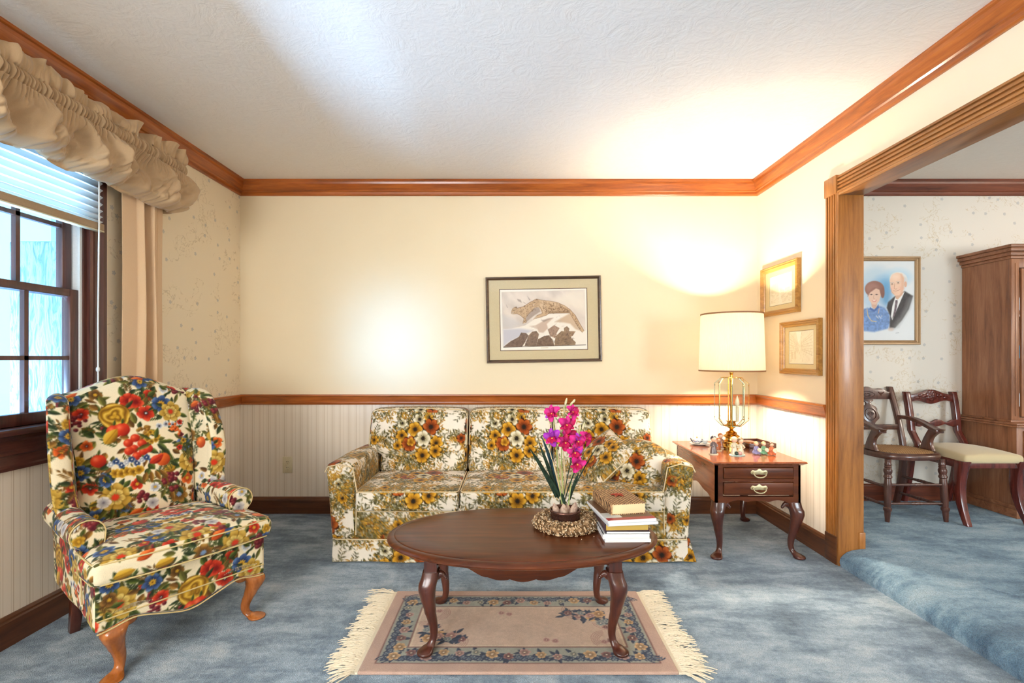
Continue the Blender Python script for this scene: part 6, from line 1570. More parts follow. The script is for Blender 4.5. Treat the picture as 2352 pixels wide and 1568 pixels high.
def snow_cats():
    """two spotted cats resting on a snowy crag, brown rock below"""
    w, h = .638, .448
    cv = Canvas(w, h, 620, (222, 210, 196)); zx0, zx1, zy0, zy1 = 300, 1722, 300, 1275
    def T(pts): return [((x - zx0) / (zx1 - zx0) * w, (zy1 - y) / (zy1 - zy0) * h) for x, y in pts]
    cv.poly(T([(300, 300), (1722, 300), (1722, 1275), (300, 1275)]), (243, 236, 224), 1)
    X, Y = np.meshgrid(np.linspace(0, 8, cv.W), np.linspace(0, 6, cv.H)); n = noise2(X, Y + X * .6)
    cv.poly(T([(330, 340), (1690, 325), (1696, 1205), (342, 1220)]), (214, 200, 188), 1)
    m = np.zeros((cv.H, cv.W)); base = cv.a.copy(); ins = (np.abs(cv.a - np.array((214, 200, 188))).sum(-1) < 3)
    cv.a += (ins * (n - .45) * 46)[..., None] * np.array((1, .98, .92))
    def soft(pts, c, s=14, al=.7): cv.poly(T(pts), c, s, al)
    soft([(1180, 470), (1500, 330), (1690, 330), (1690, 700), (1400, 560)], (236, 224, 206), 24)
    soft([(340, 700), (520, 760), (660, 860), (480, 930), (342, 900)], (196, 190, 190), 20, .6)
    for p in [[(580, 450), (640, 470), (660, 515), (600, 490)], [(750, 410), (800, 470), (780, 480)], [(680, 500), (730, 530), (700, 525)], [(400, 540), (430, 590), (415, 585)]]: soft(p, (150, 132, 124), 4, .7)
    # snow crag
    cv.poly(T([(342, 930), (480, 925), (700, 880), (850, 790), (980, 730), (1150, 690), (1440, 670), (1510, 740), (1600, 900), (1696, 985), (1696, 1205), (342, 1220)]), (238, 228, 214), 3)
    soft([(342, 935), (620, 925), (830, 960), (620, 1060), (450, 1130), (345, 1210)], (190, 186, 196), 12, .85)
    soft([(880, 880), (1080, 770), (1170, 765), (1060, 860), (1080, 930), (1000, 1000), (930, 990)], (196, 168, 148), 6, .9)
    soft([(1190, 830), (1450, 690), (1500, 740), (1610, 980), (1530, 950), (1440, 860), (1330, 840)], (196, 166, 136), 8, .85)
    soft([(780, 890), (940, 870), (900, 940)], (206, 180, 160), 6, .8); soft([(970, 800), (1160, 765), (1080, 800), (1010, 830)], (150, 128, 116), 5, .7)
    for p, c in [([(345, 1215), (460, 1130), (600, 1060), (640, 990), (720, 1000), (760, 1040), (690, 1160), (650, 1215)], (112, 88, 76)), ([(690, 1205), (760, 1040), (820, 980), (890, 970), (930, 1020), (910, 1100), (880, 1215)], (124, 100, 84)),
                 ([(880, 1215), (915, 1100), (1000, 1060), (1090, 1040), (1150, 1110), (1180, 1215)], (116, 90, 74)), ([(1180, 1210), (1200, 1060), (1300, 975), (1420, 1000), (1460, 1090), (1530, 1160), (1520, 1205)], (138, 112, 88)),
                 ([(1075, 950), (1180, 880), (1270, 930), (1230, 990), (1190, 1090), (1110, 1050)], (160, 130, 110)), ([(1340, 930), (1390, 900), (1430, 940), (1420, 980), (1530, 985), (1480, 1060), (1430, 1060), (1340, 980)], (150, 122, 98))]:
        cv.poly(T(p), c, 1.6, 1, tex=.5)
    cv.poly(T([(345, 1218), (1696, 1200), (1696, 1208), (345, 1226)]), (70, 56, 48), 1.5)
    # cats
    FUR, FD = (198, 166, 132), (150, 118, 88)
    cv.poly(T([(485, 665), (500, 620), (540, 590), (580, 600), (690, 575), (790, 510), (870, 480), (960, 520), (900, 640), (760, 700), (720, 760), (730, 830), (670, 845), (690, 770), (640, 720), (580, 690), (510, 690)]), FUR, 2)
    cv.poly(T([(740, 720), (860, 600), (940, 590), (960, 660), (860, 720), (720, 830)]), (168, 150, 138), 4)
    cv.poly(T([(830, 540), (850, 480), (910, 460), (960, 475), (1080, 490), (1240, 520), (1360, 575), (1450, 640), (1530, 730), (1600, 860), (1670, 980), (1640, 1005), (1600, 960), (1520, 830), (1440, 690), (1250, 690), (1100, 690), (1060, 720), (960, 750), (880, 770), (830, 790), (900, 720), (990, 690), (960, 620), (920, 580), (860, 590)]), FUR, 2)
    cv.poly(T([(935, 560), (990, 640), (985, 690), (1050, 640), (1060, 560), (1000, 500)]), (216, 190, 158), 8, .6)
    OUT = (118, 88, 64)
    for pts in ([(830, 540), (850, 480), (910, 460), (960, 475), (1080, 490), (1240, 520), (1360, 575), (1450, 640), (1530, 730), (1600, 860), (1670, 980)], [(1640, 1005), (1600, 960), (1520, 830), (1440, 690), (1250, 690), (1100, 690), (1060, 720), (960, 750), (880, 770)],
                [(500, 620), (540, 590), (580, 600), (690, 575), (790, 510), (850, 485)], [(510, 690), (580, 690), (640, 720), (690, 770), (670, 845)], [(730, 830), (720, 760), (760, 700), (860, 610)], [(935, 560), (985, 640), (990, 690), (900, 725)], [(1130, 600), (1140, 650), (1090, 690)], [(1160, 640), (1300, 600), (1400, 640)]):
        cv.stroke(T(pts), .0026, OUT)
    cv.poly(T([(1100, 660), (1440, 650), (1440, 690), (1100, 692)]), (140, 110, 84), 8, .7); cv.poly(T([(960, 480), (1240, 522), (1400, 600), (1200, 570)]), (222, 194, 160), 10, .6)
    Rk = random.Random(6)
    for k in range(260):
        x, y = Rk.uniform(400, 1500), Rk.uniform(1010, 1195); (u, v), = T([(x, y)]); i, j = int(u * cv.ppm), int(v * cv.ppm)
        if cv.a[j, i].sum() < 420:
            a_ = Rk.uniform(-.4, 1.2); cv.stroke([(u, v), (u + .014 * math.cos(a_), v + .014 * math.sin(a_))], .0026, Rk.choice([(100, 78, 66), (142, 114, 94), (126, 100, 84)]))
    for k in range(40):
        x, y = Rk.uniform(800, 1400), Rk.uniform(700, 1000); (u, v), = T([(x, y)]); i, j = int(u * cv.ppm), int(v * cv.ppm)
        if cv.a[j, i].sum() > 560: cv.stroke([(u, v), (u + Rk.uniform(.006, .02), v + Rk.uniform(-.004, .012))], .002, Rk.choice([(206, 190, 176), (250, 244, 234), (190, 172, 158)]))
    R = random.Random(2)
    def spots(poly, n, r0, r1):
        P = np.array(poly)
        x0, y0 = P.min(0); x1, y1 = P.max(0); c = 0
        while c < n:
            x, y = R.uniform(x0, x1), R.uniform(y0, y1); ins = False
            for (ax, ay), (bx, by) in zip(P, np.roll(P, -1, 0)):
                if ((ay > y) != (by > y)) and x < (bx - ax) * (y - ay) / (by - ay + 1e-9) + ax: ins = not ins
            if not ins: continue
            c += 1; r = R.uniform(r0, r1); (u, v), = T([(x, y)])
            if R.random() < .55: cv.stroke([(u + r * math.cos(a), v + r * .8 * math.sin(a)) for a in np.linspace(R.uniform(0, 3), R.uniform(4, 6), 7)], .0018, (118, 88, 64))
            else: cv.dot(u, v, r * .45, (110, 82, 60))
    spots([(600, 610), (790, 520), (930, 500), (900, 620), (760, 690), (690, 800), (650, 700)], 70, .003, .006)
    spots([(950, 490), (1240, 530), (1440, 640), (1420, 690), (1100, 690), (1000, 680), (1000, 560)], 130, .004, .0075)
    spots([(1440, 640), (1540, 740), (1660, 990), (1600, 950), (1500, 800)], 34, .003, .006); spots([(690, 740), (730, 740), (725, 830), (680, 840)], 10, .003, .004); spots([(1020, 640), (1130, 590), (1130, 640), (1040, 700)], 12, .003, .005)
    for hx, hy, s in ((545, 640, 1), (885, 520, 1)):
        cv.poly(T([(hx - 64, hy + 26), (hx - 58, hy + 4), (hx - 44, hy - 30), (hx - 8, hy - 58), (hx + 34, hy - 50), (hx + 62, hy - 4), (hx + 40, hy + 46), (hx - 24, hy + 56), (hx - 56, hy + 50)]), (156, 124, 96), 3)
        cv.poly(T([(hx - 58, hy + 26), (hx - 52, hy + 4), (hx - 40, hy - 26), (hx - 8, hy - 52), (hx + 30, hy - 44), (hx + 70, hy - 4), (hx + 60, hy + 40), (hx - 24, hy + 50), (hx - 50, hy + 46)]), (192, 160, 126), 3)
        cv.poly(T([(hx - 52, hy + 18), (hx - 20, hy + 20), (hx - 28, hy + 50), (hx - 46, hy + 44)]), (226, 206, 180), 2)
        cv.stroke(T([(hx - 34, hy - 4), (hx - 18, hy - 10), (hx - 8, hy - 4)]), .003, (60, 44, 34)); cv.stroke(T([(hx - 50, hy + 34), (hx - 30, hy + 38), (hx - 10, hy + 28)]), .002, (110, 82, 62))
        for q in range(26):
            x_, y_ = hx + R.uniform(-20, 60), hy + R.uniform(-44, 36); (u, v), = T([(x_, y_)]); cv.dot(u, v, .0017, (104, 76, 54))
        (u, v), = T([(hx - 44, hy + 22)]); cv.dot(u, v, .0028, (70, 46, 40))
        cv.poly(T([(hx + 2, hy - 44), (hx + 14, hy - 66), (hx + 30, hy - 60), (hx + 32, hy - 38)]), (132, 102, 78), 3)
    cv.stroke(T([(960, 1240), (1075, 1238)]), .003, (190, 170, 140)); cv.stroke(T([(1430, 1192), (1520, 1188)]), .002, (206, 180, 140))
    return cv
DKF = wood('dark_picture_frame', S(46, 32, 22), S(78, 56, 40), S(112, 84, 60), 'x', .35, .3)
M['mat_tan'] = plain('tan_mat_board', S(206, 188, 150), .9); M['mat_line'] = plain('brown_mat_line', S(96, 62, 44), .8)
prof = [(0, .001), (0, .020), (.004, .026), (.011, .024), (.018, .016), (.022, .013), (.022, .006)]
picture('framed_picture', 'dark-framed print of two spotted wild cats on a snowy crag above the sofa', .842, .628, (.229, YB - .001, 1.421), (0, math.radians(-.95), 0), prof, DKF, 1, M['mat_tan'], snow_cats(), M['mat_line'], .004)

def sketch(kind, w, h):
    cv = Canvas(w, h, 520, (240, 228, 200)); R = random.Random(kind)
    X, Y = np.meshgrid(np.linspace(0, 7, cv.W), np.linspace(0, 6, cv.H)); cv.a += ((noise2(X, Y) - .5) * 12)[..., None]
    I1, I2 = (220, 203, 168), (207, 188, 152)
    if kind == 0:
        for (x, ht, wd) in ((.10, .62, .016), (.20, .70, .020), (.31, .78, .018), (.42, .74, .022), (.55, .56, .014), (.75, .6, .012), (.86, .66, .016)):
            cv.poly([(x * w - wd, .45 * h), (x * w - wd, ht * h), (x * w - wd * .5, (ht + .06) * h), (x * w, (ht + .02) * h), (x * w + wd * .5, (ht + .06) * h), (x * w + wd, ht * h), (x * w + wd, .45 * h)], I1, 3, .6)
        for k in range(160):
            x, y = R.uniform(.03, .95) * w, R.uniform(.08, .52) * h; l = R.uniform(.008, .03); cv.stroke([(x, y), (x + l, y + R.uniform(-.006, .010))], .0016, R.choice([I1, I2]))
        cv.poly([(.42 * w, .04 * h), (.58 * w, .04 * h), (.48 * w, .5 * h), (.44 * w, .5 * h)], (244, 234, 210), 4, .8)
    else:
        cv.poly([(.30 * w, .98 * h), (.52 * w, .98 * h), (.44 * w, .60 * h), (.40 * w, .60 * h)], (250, 242, 222), 3)
        for k in range(9): cv.stroke([(.03 * w, (.95 - .09 * k) * h), (.40 * w, (.62 - .03 * k) * h)], .0022, R.choice([I1, I2]))
        for k in range(8): cv.stroke([(.97 * w, (.95 - .1 * k) * h), (.50 * w, (.64 - .03 * k) * h)], .0022, R.choice([I1, I2]))
        for k in range(150):
            x, y = R.uniform(.03, .95) * w, R.uniform(.05, .9) * h
            if abs(x / w - .42) < .08 and y > .6 * h: continue
            cv.stroke([(x, y), (x + R.uniform(-.01, .01), y + R.uniform(.006, .026))], .0015, R.choice([I1, I2]))
        for x in (.08, .22): cv.poly([(x * w, .15 * h), (x * w, .35 * h), ((x + .04) * w, .40 * h), ((x + .08) * w, .35 * h), ((x + .08) * w, .15 * h)], I1, 2, .7)
    return cv
M['gilt'] = wood('gilt_frame_wood', S(124, 80, 32), S(172, 122, 56), S(204, 156, 82), 'x', .3, .3)
M['mat_gold'] = plain('gold_mat_board', S(216, 192, 142), .8)
gp = [(0, .001), (0, .026), (.006, .030), (.012, .024), (.018, .027), (.024, .020), (.032, .018), (.036, .012), (.036, .006)]
picture('framed_picture', 'upper gilt-framed pale city sketch on the right wall by the corner', .44, .338, (XR - .001, 3.205, 1.596), (0, 0, PI / 2 * -1), gp, M['gilt'], 1, M['mat_gold'], sketch(0, .262, .20))
picture('framed_picture', 'lower gilt-framed pale street sketch on the right wall beside the casing', .405, .336, (XR - .001, 2.978, 1.204), (0, 0, -PI / 2), gp, M['gilt'], 1, M['mat_gold'], sketch(1, .25, .205))

def portrait():
    w, h = .452, .586
    cv = Canvas(w, h, 560, (226, 228, 230)); zx1, zy0, zy1 = 888, 200, 1356; sc = (zy1 - zy0) / h
    def T(p): return [(w - (zx1 - x) / sc, (zy1 - y) / sc) for x, y in p]
    def E(cx, cy, rx, ry, c, s=2, al=1, rot=0): cv.poly(T([(cx + rx * math.cos(a) * math.cos(rot) - ry * math.sin(a) * math.sin(rot), cy + rx * math.cos(a) * math.sin(rot) + ry * math.sin(a) * math.cos(rot)) for a in np.linspace(0, 2 * PI, 40, endpoint=False)]), c, s, al)
    # blue wash
    for (x, y, rx, ry, al, c) in [(330, 480, 240, 190, .5, (168, 200, 222)), (640, 440, 190, 110, .55, (150, 198, 226)), (470, 680, 90, 180, .8, (86, 146, 194)), (420, 560, 130, 130, .6, (110, 168, 212)), (250, 700, 160, 200, .4, (140, 180, 214))]: E(x, y, rx, ry, c, 34, al)
    # woman: blue jacket
    cv.poly(T([(140, 900), (200, 880), (290, 900), (380, 850), (450, 880), (520, 960), (530, 1100), (500, 1180), (300, 1230), (80, 1210), (20, 1100), (60, 960)]), (112, 144, 196), 8, .95, tex=.4)
    cv.poly(T([(240, 870), (300, 910), (360, 830), (370, 880), (300, 940), (230, 900)]), (78, 108, 168), 4); cv.poly(T([(255, 800), (345, 800), (335, 870), (300, 900), (265, 870)]), (214, 172, 150), 4)
    E(305, 610, 140, 118, (150, 104, 92), 4); E(270, 590, 90, 70, (172, 126, 112), 14, .8); E(420, 660, 30, 80, (140, 96, 84), 4)
    cv.poly(T([(225, 640), (300, 590), (375, 620), (395, 700), (375, 780), (320, 835), (270, 830), (225, 770), (212, 700)]), (230, 194, 172), 3)
    cv.poly(T([(215, 640), (300, 580), (340, 590), (240, 660), (205, 720)]), (156, 110, 98), 4)
    for x in (258, 335): cv.stroke(T([(x - 22, 690), (x, 682), (x + 20, 690)]), .0024, (110, 78, 66)); E(x, 690, 9, 6, (70, 60, 66), 1)
    cv.stroke(T([(296, 690), (288, 745), (310, 748)]), .002, (188, 140, 120)); cv.poly(T([(262, 770), (300, 778), (338, 764), (318, 792), (286, 794)]), (214, 120, 112), 2); cv.poly(T([(274, 774), (326, 772), (310, 784), (290, 785)]), (246, 236, 230), 1)
    cv.stroke(T([(195, 900), (210, 1000), (260, 1070), (330, 1080)]), .006, (214, 188, 140)); cv.stroke(T([(372, 890), (358, 960)]), .006, (206, 170, 150))
    for k in range(7): E(330 + 13 * k, 1000 + 14 * (k % 3), 8, 8, (238, 232, 226), 2, .8)
    # man: dark suit, white hair
    cv.poly(T([(500, 800), (590, 720), (740, 640), (860, 710), (800, 900), (700, 1060), (600, 1170), (520, 1180), (530, 1000), (480, 880)]), (70, 66, 68), 6, 1, tex=.4)
    cv.poly(T([(800, 760), (850, 720), (800, 900), (640, 1150), (560, 1180), (700, 980)]), (150, 150, 150), 24, .7)
    cv.poly(T([(600, 730), (740, 650), (700, 740), (560, 1060), (540, 1000), (560, 860)]), (236, 234, 232), 3)
    cv.poly(T([(606, 770), (636, 768), (640, 800), (606, 980), (560, 1040), (590, 900)]), (120, 104, 110), 2, 1, tex=.8)
    cv.poly(T([(600, 700), (730, 640), (700, 700), (640, 760), (610, 745)]), (216, 172, 146), 3)
    E(650, 470, 128, 108, (226, 224, 222), 4); E(755, 500, 24, 60, (214, 214, 214), 6)
    cv.poly(T([(522, 480), (560, 400), (630, 372), (700, 390), (730, 450), (728, 560), (715, 640), (660, 700), (600, 706), (552, 660), (532, 580)]), (238, 200, 174), 3)
    cv.poly(T([(690, 400), (730, 450), (728, 600), (690, 680), (700, 540)]), (214, 164, 136), 14, .7); E(752, 540, 20, 42, (224, 176, 150), 2); E(600, 430, 60, 40, (248, 220, 200), 16, .7)
    for x, y in ((558, 535), (646, 520)): cv.stroke(T([(x - 30, y - 14), (x, y - 22), (x + 30, y - 12)]), .003, (190, 178, 170)); E(x, y, 12, 6, (70, 60, 60), 1); cv.stroke(T([(x - 22, y + 12), (x, y + 16), (x + 22, y + 10)]), .0018, (190, 140, 116))
    cv.stroke(T([(598, 530), (588, 600), (610, 612), (628, 604)]), .0026, (180, 124, 100)); cv.stroke(T([(575, 632), (612, 640), (655, 626), (676, 614)]), .0028, (186, 122, 108)); E(590, 650, 40, 20, (232, 190, 164), 10, .6); E(560, 600, 26, 22, (240, 186, 164), 12, .6); E(690, 600, 30, 26, (232, 176, 152), 12, .6); cv.stroke(T([(545, 600), (556, 650), (590, 690)]), .002, (196, 146, 120))
    E(540, 1190, 40, 24, (214, 190, 176), 8, .8); cv.stroke(T([(610, 1246), (655, 1240)]), .002, (90, 90, 96))
    return cv
M['ggold'] = plain('carved_pale_gold', S(172, 140, 104), .42, .35, bumpy=.5, bscale=160)
pp = [(0, .001), (0, .022), (.004, .030), (.012, .030), (.016, .022), (.022, .020), (.026, .024), (.032, .018), (.034, .006)]
pc = at(2108, 690, YB)
picture('framed_portrait', 'gold-framed painted portrait of a couple, woman in blue, man in dark suit', .512, .645, (pc.x - .256, YB - .001, 1.558), (0, 0, 0), pp, M['ggold'], None, None, portrait(), None, 0, -.012)

# =================================================================== dining room furniture
M['chairw'] = wood('red_mahogany', S(50, 18, 14), S(92, 36, 28), S(122, 56, 44), 'z', .25, .5)
M['chairw2'] = wood('walnut_armchair', S(48, 26, 20), S(82, 48, 38), S(112, 70, 56), 'z', .3, .4)
def cane_mat():
    m, nt, b = new_mat('woven_cane'); co = obj_co(nt, (1, 1, 1), (0, 0, PI / 4))
    ws = []
    for d in ('X', 'Y'): w = N(nt, 'ShaderNodeTexWave', Scale=38.0, bands_direction=d); L(nt, co, w.inputs[0]); ws.append(w.outputs['Fac'])
    f = math_n(nt, 'MAXIMUM', ws[0], ws[1]); L(nt, ramp(nt, f, [(.4, S(112, 72, 40)), (.8, S(190, 146, 96))]).outputs[0], b.inputs['Base Color']); b.inputs['Roughness'].default_value = .7; bump(nt, b, f, .5, .003); return m
M['cane'] = cane_mat()
M['seatc'] = cloth_mat('cream_damask', S(206, 188, 150), S(188, 168, 130))
# --- carved elbow chair with a cane seat
ac = thing('elbow_chair', 'carved walnut elbow chair with cane seat, half hidden by the opening jamb', 'chair', (2.575, 3.22, DF))
def turned(b, x0, y0, z0, x1, y1, z1, rad):
    """turned spindle from a to b; rad = [(t, r)]"""
    A, B = Vector((x0, y0, z0)), Vector((x1, y1, z1)); ts = np.linspace(0, 1, 60); T_ = [t for t, r in rad]; R_ = [r for t, r in rad]
    b.tube([A.lerp(B, t) for t in ts], [float(np.interp(t, T_, R_)) for t in ts], 14)
LEGR = [(0, .012), (.12, .017), (.17, .018), (.18, .023), (.22, .024), (.24, .017), (.26, .019), (.60, .022), (.70, .018), (.71, .024), (.74, .024), (.75, .017), (.80, .024), (.84, .024), (.86, .017), (.88, .021), (.90, .017), (.92, .021), (.94, .017), (1, .018)]
for s in (-1, 1):
    b = MB(); turned(b, s * .187, -.17, 0, s * .172, -.155, .395, LEGR); b.obj('front_leg', M['chairw2'], ac)
    b = MB()
    rings = []
    for z in np.linspace(0, .835, 24):
        y = .15 + (.06 * ((.40 - z) / .40) ** 2 if z < .4 else .13 * ((z - .4) / .43) ** 1.3); w = .017 if z > .4 else .019
        rings.append([(s * (.172 + .008 * (z / .8)) + dx * w, y + dy * .014, z) for dx, dy in ((-1, -1), (1, -1), (1, 1), (-1, 1))])
    b.loft(rings); b.obj('back_post', M['chairw2'], ac, bevel=.004)
    # arm: flat rail with scroll end and curved support
    b = MB(); P = []
    for t in np.linspace(0, 1, 20):
        y = .20 - .33 * t; z = .625 - .045 * t + .012 * math.sin(t * PI * 1.5); P.append([(s * (.185 + .012 * math.sin(PI * t)) + dx * (.018 + .008 * t), y, z + dz * .012) for dx, dz in ((-1, -1), (1, -1), (1, 1), (-1, 1))])
    b.loft(P); b.obj('arm', M['chairw2'], ac, bevel=.004)
    b = MB(); P = []
    for t in np.linspace(0, 1, 16):
        z = .435 + .15 * t; y = -.035 - .075 * t + .03 * math.sin(PI * t) ; hw = .050 - .022 * math.sin(PI * t)
        P.append([(s * .187 + dx * .013, y + dy * hw, z) for dx, dy in ((-1, -1), (1, -1), (1, 1), (-1, 1))])
    b.loft(P); b.obj('arm_support', M['chairw2'], ac, bevel=.003)
def seat_outline(k): return [(math.copysign(abs(math.cos(a)) ** .75, math.cos(a)) * .215 * k, -.01 + math.copysign(abs(math.sin(a)) ** .8, math.sin(a)) * .195 * k) for a in np.linspace(0, 2 * PI, 64, endpoint=False)]
b = MB(); b.loft([[(x, y, z) for x, y in seat_outline(k)] for k, z in ((.90, .392), (.98, .396), (1.0, .408), (1.0, .420), (.97, .430), (.86, .434), (.84, .428))]); b.obj('seat_frame', M['chairw2'], ac, angle=50)
b = MB(); b.loft([[(x, y, z) for x, y in seat_outline(k)] for k, z in ((.86, .427), (.84, .4345), (.6, .440), (.3, .442), (.02, .443))]); b.obj('cane_seat', M['cane'], ac)
b = MB()
for (x, y) in seat_outline(.885)[::2]: b.ell((x, y, .434), .004, .004, .002, 6, 4)
b.obj('seat_tacks', M['dark_z'], ac)
def by_(z): return .15 + .13 * ((z - .4) / .43) ** 1.3
b = MB(); pts = [(-.165, .745), (-.165, .80)] + [(x, .80 + .030 * math.cos(x / .165 * PI / 2) ** 1.0 + .006 * math.cos(x * 60)) for x in np.linspace(-.15, .15, 30)] + [(.165, .80), (.165, .745)]
b.prism(pts, 'y', .255, .277); b.obj('crest_rail', M['chairw2'], ac, bevel=.003)
b = MB()
for s in (-1, 1):
    for k in range(3): b.xf(Matrix()); b.ell((s * (.10 + .012 * (k - 1)), .2545, .782 + .008 * abs(k - 1)), .004, .004, .014, 8, 6, Matrix.Rotation(s * (k - 1) * .7, 3, 'Y'))
b.tube([(.055 * math.cos(a), .2545, .778 + .022 * math.sin(a)) for a in np.linspace(0, 2 * PI, 30, endpoint=False)], .003, 6, loop=True)
for k in range(6): b.ell((.02 * math.cos(k * 1.05), .2545, .778 + .010 * math.sin(k * 1.05)), .010, .004, .005, 8, 5)
b.obj('crest_carving', M['chairw2'], ac)
b = MB(); sp_ = [(.035, .545), (.022, .56), (.020, .575), (.030, .59), (.060, .615), (.062, .64), (.052, .665), (.055, .685), (.045, .70), (.020, .715), (.018, .73), (.035, .742), (.035, .752)]
b.prism([(x, z) for x, z in sp_] + [(-x, z) for x, z in sp_[::-1]], 'y', .222, .236); b.xf(Matrix.Translation((0, .2, .64)) @ Matrix.Rotation(-.22, 4, 'X') @ Matrix.Translation((0, -.2, -.64))); so = b.obj('back_splat', M['chairw2'], ac, bevel=.002)
b = MB(); b.tube([(.040 * math.cos(a), .2195, .645 + .042 * math.sin(a)) for a in np.linspace(0, 2 * PI, 30, endpoint=False)], .003, 6, loop=True)
for k in range(7): a = -.9 + .3 * k; b.tube([(.006 * math.sin(a), .2205, .628), (.030 * math.sin(a), .2205, .628 + .036 * math.cos(a))], [.002, .004], 6)
b.xf(Matrix.Translation((0, .2, .64)) @ Matrix.Rotation(-.22, 4, 'X') @ Matrix.Translation((0, -.2, -.64))); b.obj('splat_carving', M['chairw2'], so)
b = MB(); b.box(-.165, .165, .178, .196, .535, .572); b.obj('lower_rail', M['chairw2'], ac, bevel=.004)
ST = [(0, .007), (.3, .009), (.42, .009), (.43, .012), (.46, .009), (.5, .012), (.54, .009), (.57, .012), (.58, .009), (.7, .009), (1, .007)]
for z in (.115, .235): b = MB(); turned(b, -.18, -.165, z, .18, -.165, z, ST); b.obj('front_stretcher', M['chairw2'], ac)
for s in (-1, 1):
    for z in (.10, .22): b = MB(); turned(b, s * .18, -.165, z, s * .172, .17, z - .01, ST); b.obj('side_stretcher', M['chairw2'], ac)

# --- rose-carved side chair
def side_chair(lab, loc, rz=0):
    t = thing('side_chair', lab, 'chair', loc, rz)
    for s in (-1, 1):
        b = MB(); rings = []
        for z in np.linspace(0, .395, 22):
            q = z / .395; y = -.205 - .045 * (1 - q) ** 2 + .030 * math.sin(PI * q); w = .016 + .010 * q
            rings.append([(s * (.178 + .012 * (1 - q) ** 2) + dx * w, y + dy * (w + .006 * q), z) for dx, dy in ((-1, -1), (1, -1), (1, 1), (-1, 1))])
        b.loft(rings); b.obj('front_leg', M['chairw'], t, bevel=.004)
        b = MB(); rings = []
        for z in np.linspace(0, .80, 36):
            if z < .40: y = .20 + .075 * ((.40 - z) / .40) ** 1.6
            else: q = (z - .4) / .4; y = .17 + .03 * (1 - q) ** 2 + .075 * q ** 1.2 - .05 * math.exp(-((z - .44) / .08) ** 2) * 0
            if .36 < z < .52: y -= .055 * math.exp(-((z - .42) / .07) ** 2)
            w = .015 + .003 * (z > .4)
            rings.append([(s * (.158 + .010 * (z / .8)) + dx * w, y + dy * .019, z) for dx, dy in ((-1, -1), (1, -1), (1, 1), (-1, 1))])
        b.loft(rings); b.obj('back_post', M['chairw'], t, bevel=.005)
        b = MB(); b.box(s * .172 - .012, s * .172 + .012, -.20, .17, .345, .395); b.obj('side_rail', M['chairw'], t, bevel=.003)
    b = MB(); b.box(-.18, .18, -.222, -.198, .352, .395); b.obj('front_rail', M['chairw'], t, bevel=.003)
    b = MB(); pts = [(-.155, .725)] + [(x, .775 + .034 * math.cos(x / .155 * PI / 2) ** .8 + .008 * math.cos(x / .155 * PI * 1.5)) for x in np.linspace(-.155, .155, 30)] + [(.155, .725)] + [(x, .725 + .012 * math.sin((x / .155 + 1) * PI * 1.5)) for x in np.linspace(.14, -.14, 24)]
    b.prism(pts, 'y', .228, .250); cr_ = b.obj('crest_rail', M['chairw'], t, bevel=.003)
    b = MB()
    for r, n_ in ((.030, 7), (.018, 5), (.008, 3)):
        for k in range(n_): a = 2 * PI * k / n_ + r * 40; b.ell((r * math.cos(a) * .8, .226 - (.03 - r) * .25, .775 + r * math.sin(a) * .8), r * .5 + .003, .006, r * .5 + .003, 10, 6)
    for s in (-1, 1):
        for k in range(3): b.ell((s * (.05 + .026 * k), .226, .772 - .006 * k + .010 * (k % 2)), .022, .005, .010, 10, 6, Matrix.Rotation(s * (.4 - .3 * k), 3, 'Y'))
    b.obj('rose_carving', M['chairw'], cr_)
    b = MB(); pts = [(x, .600 + .010 * math.cos(x / .15 * PI * 2.5)) for x in np.linspace(-.15, .15, 40)] + [(x, .565 - .008 * math.cos(x / .15 * PI * 2.5 + .6)) for x in np.linspace(.15, -.15, 40)]
    b.prism(pts, 'y', .172, .188); b.obj('mid_rail', M['chairw'], t, bevel=.003)
    def sf(V):
        V = V.copy(); tt = (V[:, 1] + .2) / .4; V[:, 0] *= 1.0 - .10 * tt
        V[:, 2] += np.where(V[:, 2] > 0, .034, 0) * np.clip(1 - (V[:, 0] / .19) ** 2, 0, 1) ** .6 * np.clip(1 - (V[:, 1] / .215) ** 2, 0, 1) ** .6; return V
    V, Fq = rbox(.375, .42, .05, .018, .012, (0, -.02, .405), sf); mk('seat', V, Fq, M['seatc'], t)
    return t
sc1 = side_chair('rose-carved mahogany side chair with cream seat, between elbow chair and china cabinet', (3.015, 3.22, DF))

# --- china cabinet
cb = thing('china_cabinet', 'tall walnut china cabinet with glass door on the dining room back wall', 'cabinet', (3.3, YB - .005, DF))
LYD, UYD, CW = .40, .345, 1.3
zU0, zU1 = .615, 1.70
b = MB(); b.box(-.02, CW + .02, -LYD, 0, .07, .60); b.obj('lower_case', M['cab_z'], cb, bevel=.003)
b = MB(); b.box(-.032, CW + .032, -LYD - .012, 0, 0, .055); b.box(-.026, CW + .026, -LYD - .006, 0, .055, .08); b.obj('plinth', M['cab_x'], cb, bevel=.004)
b = MB(); b.box(-.045, CW + .045, -LYD - .025, 0, .592, .604); b.box(-.035, CW + .035, -LYD - .015, 0, .604, .618); b.box(-.012, CW + .012, -UYD - .012, 0, .618, .632); b.obj('waist_moulding', M['cab_x'], cb, bevel=.004)
b = MB(); th = .02
b.box(0, th, -UYD, 0, .63, zU1); b.box(CW - th, CW, -UYD, 0, .63, zU1); b.box(th, CW - th, -.012, 0, .63, zU1); b.box(th, CW - th, -UYD, 0, zU1 - th, zU1); b.box(th, CW - th, -UYD, 0, .63, .65)
b.obj('upper_case', M['cab_z'], cb, smooth=False)
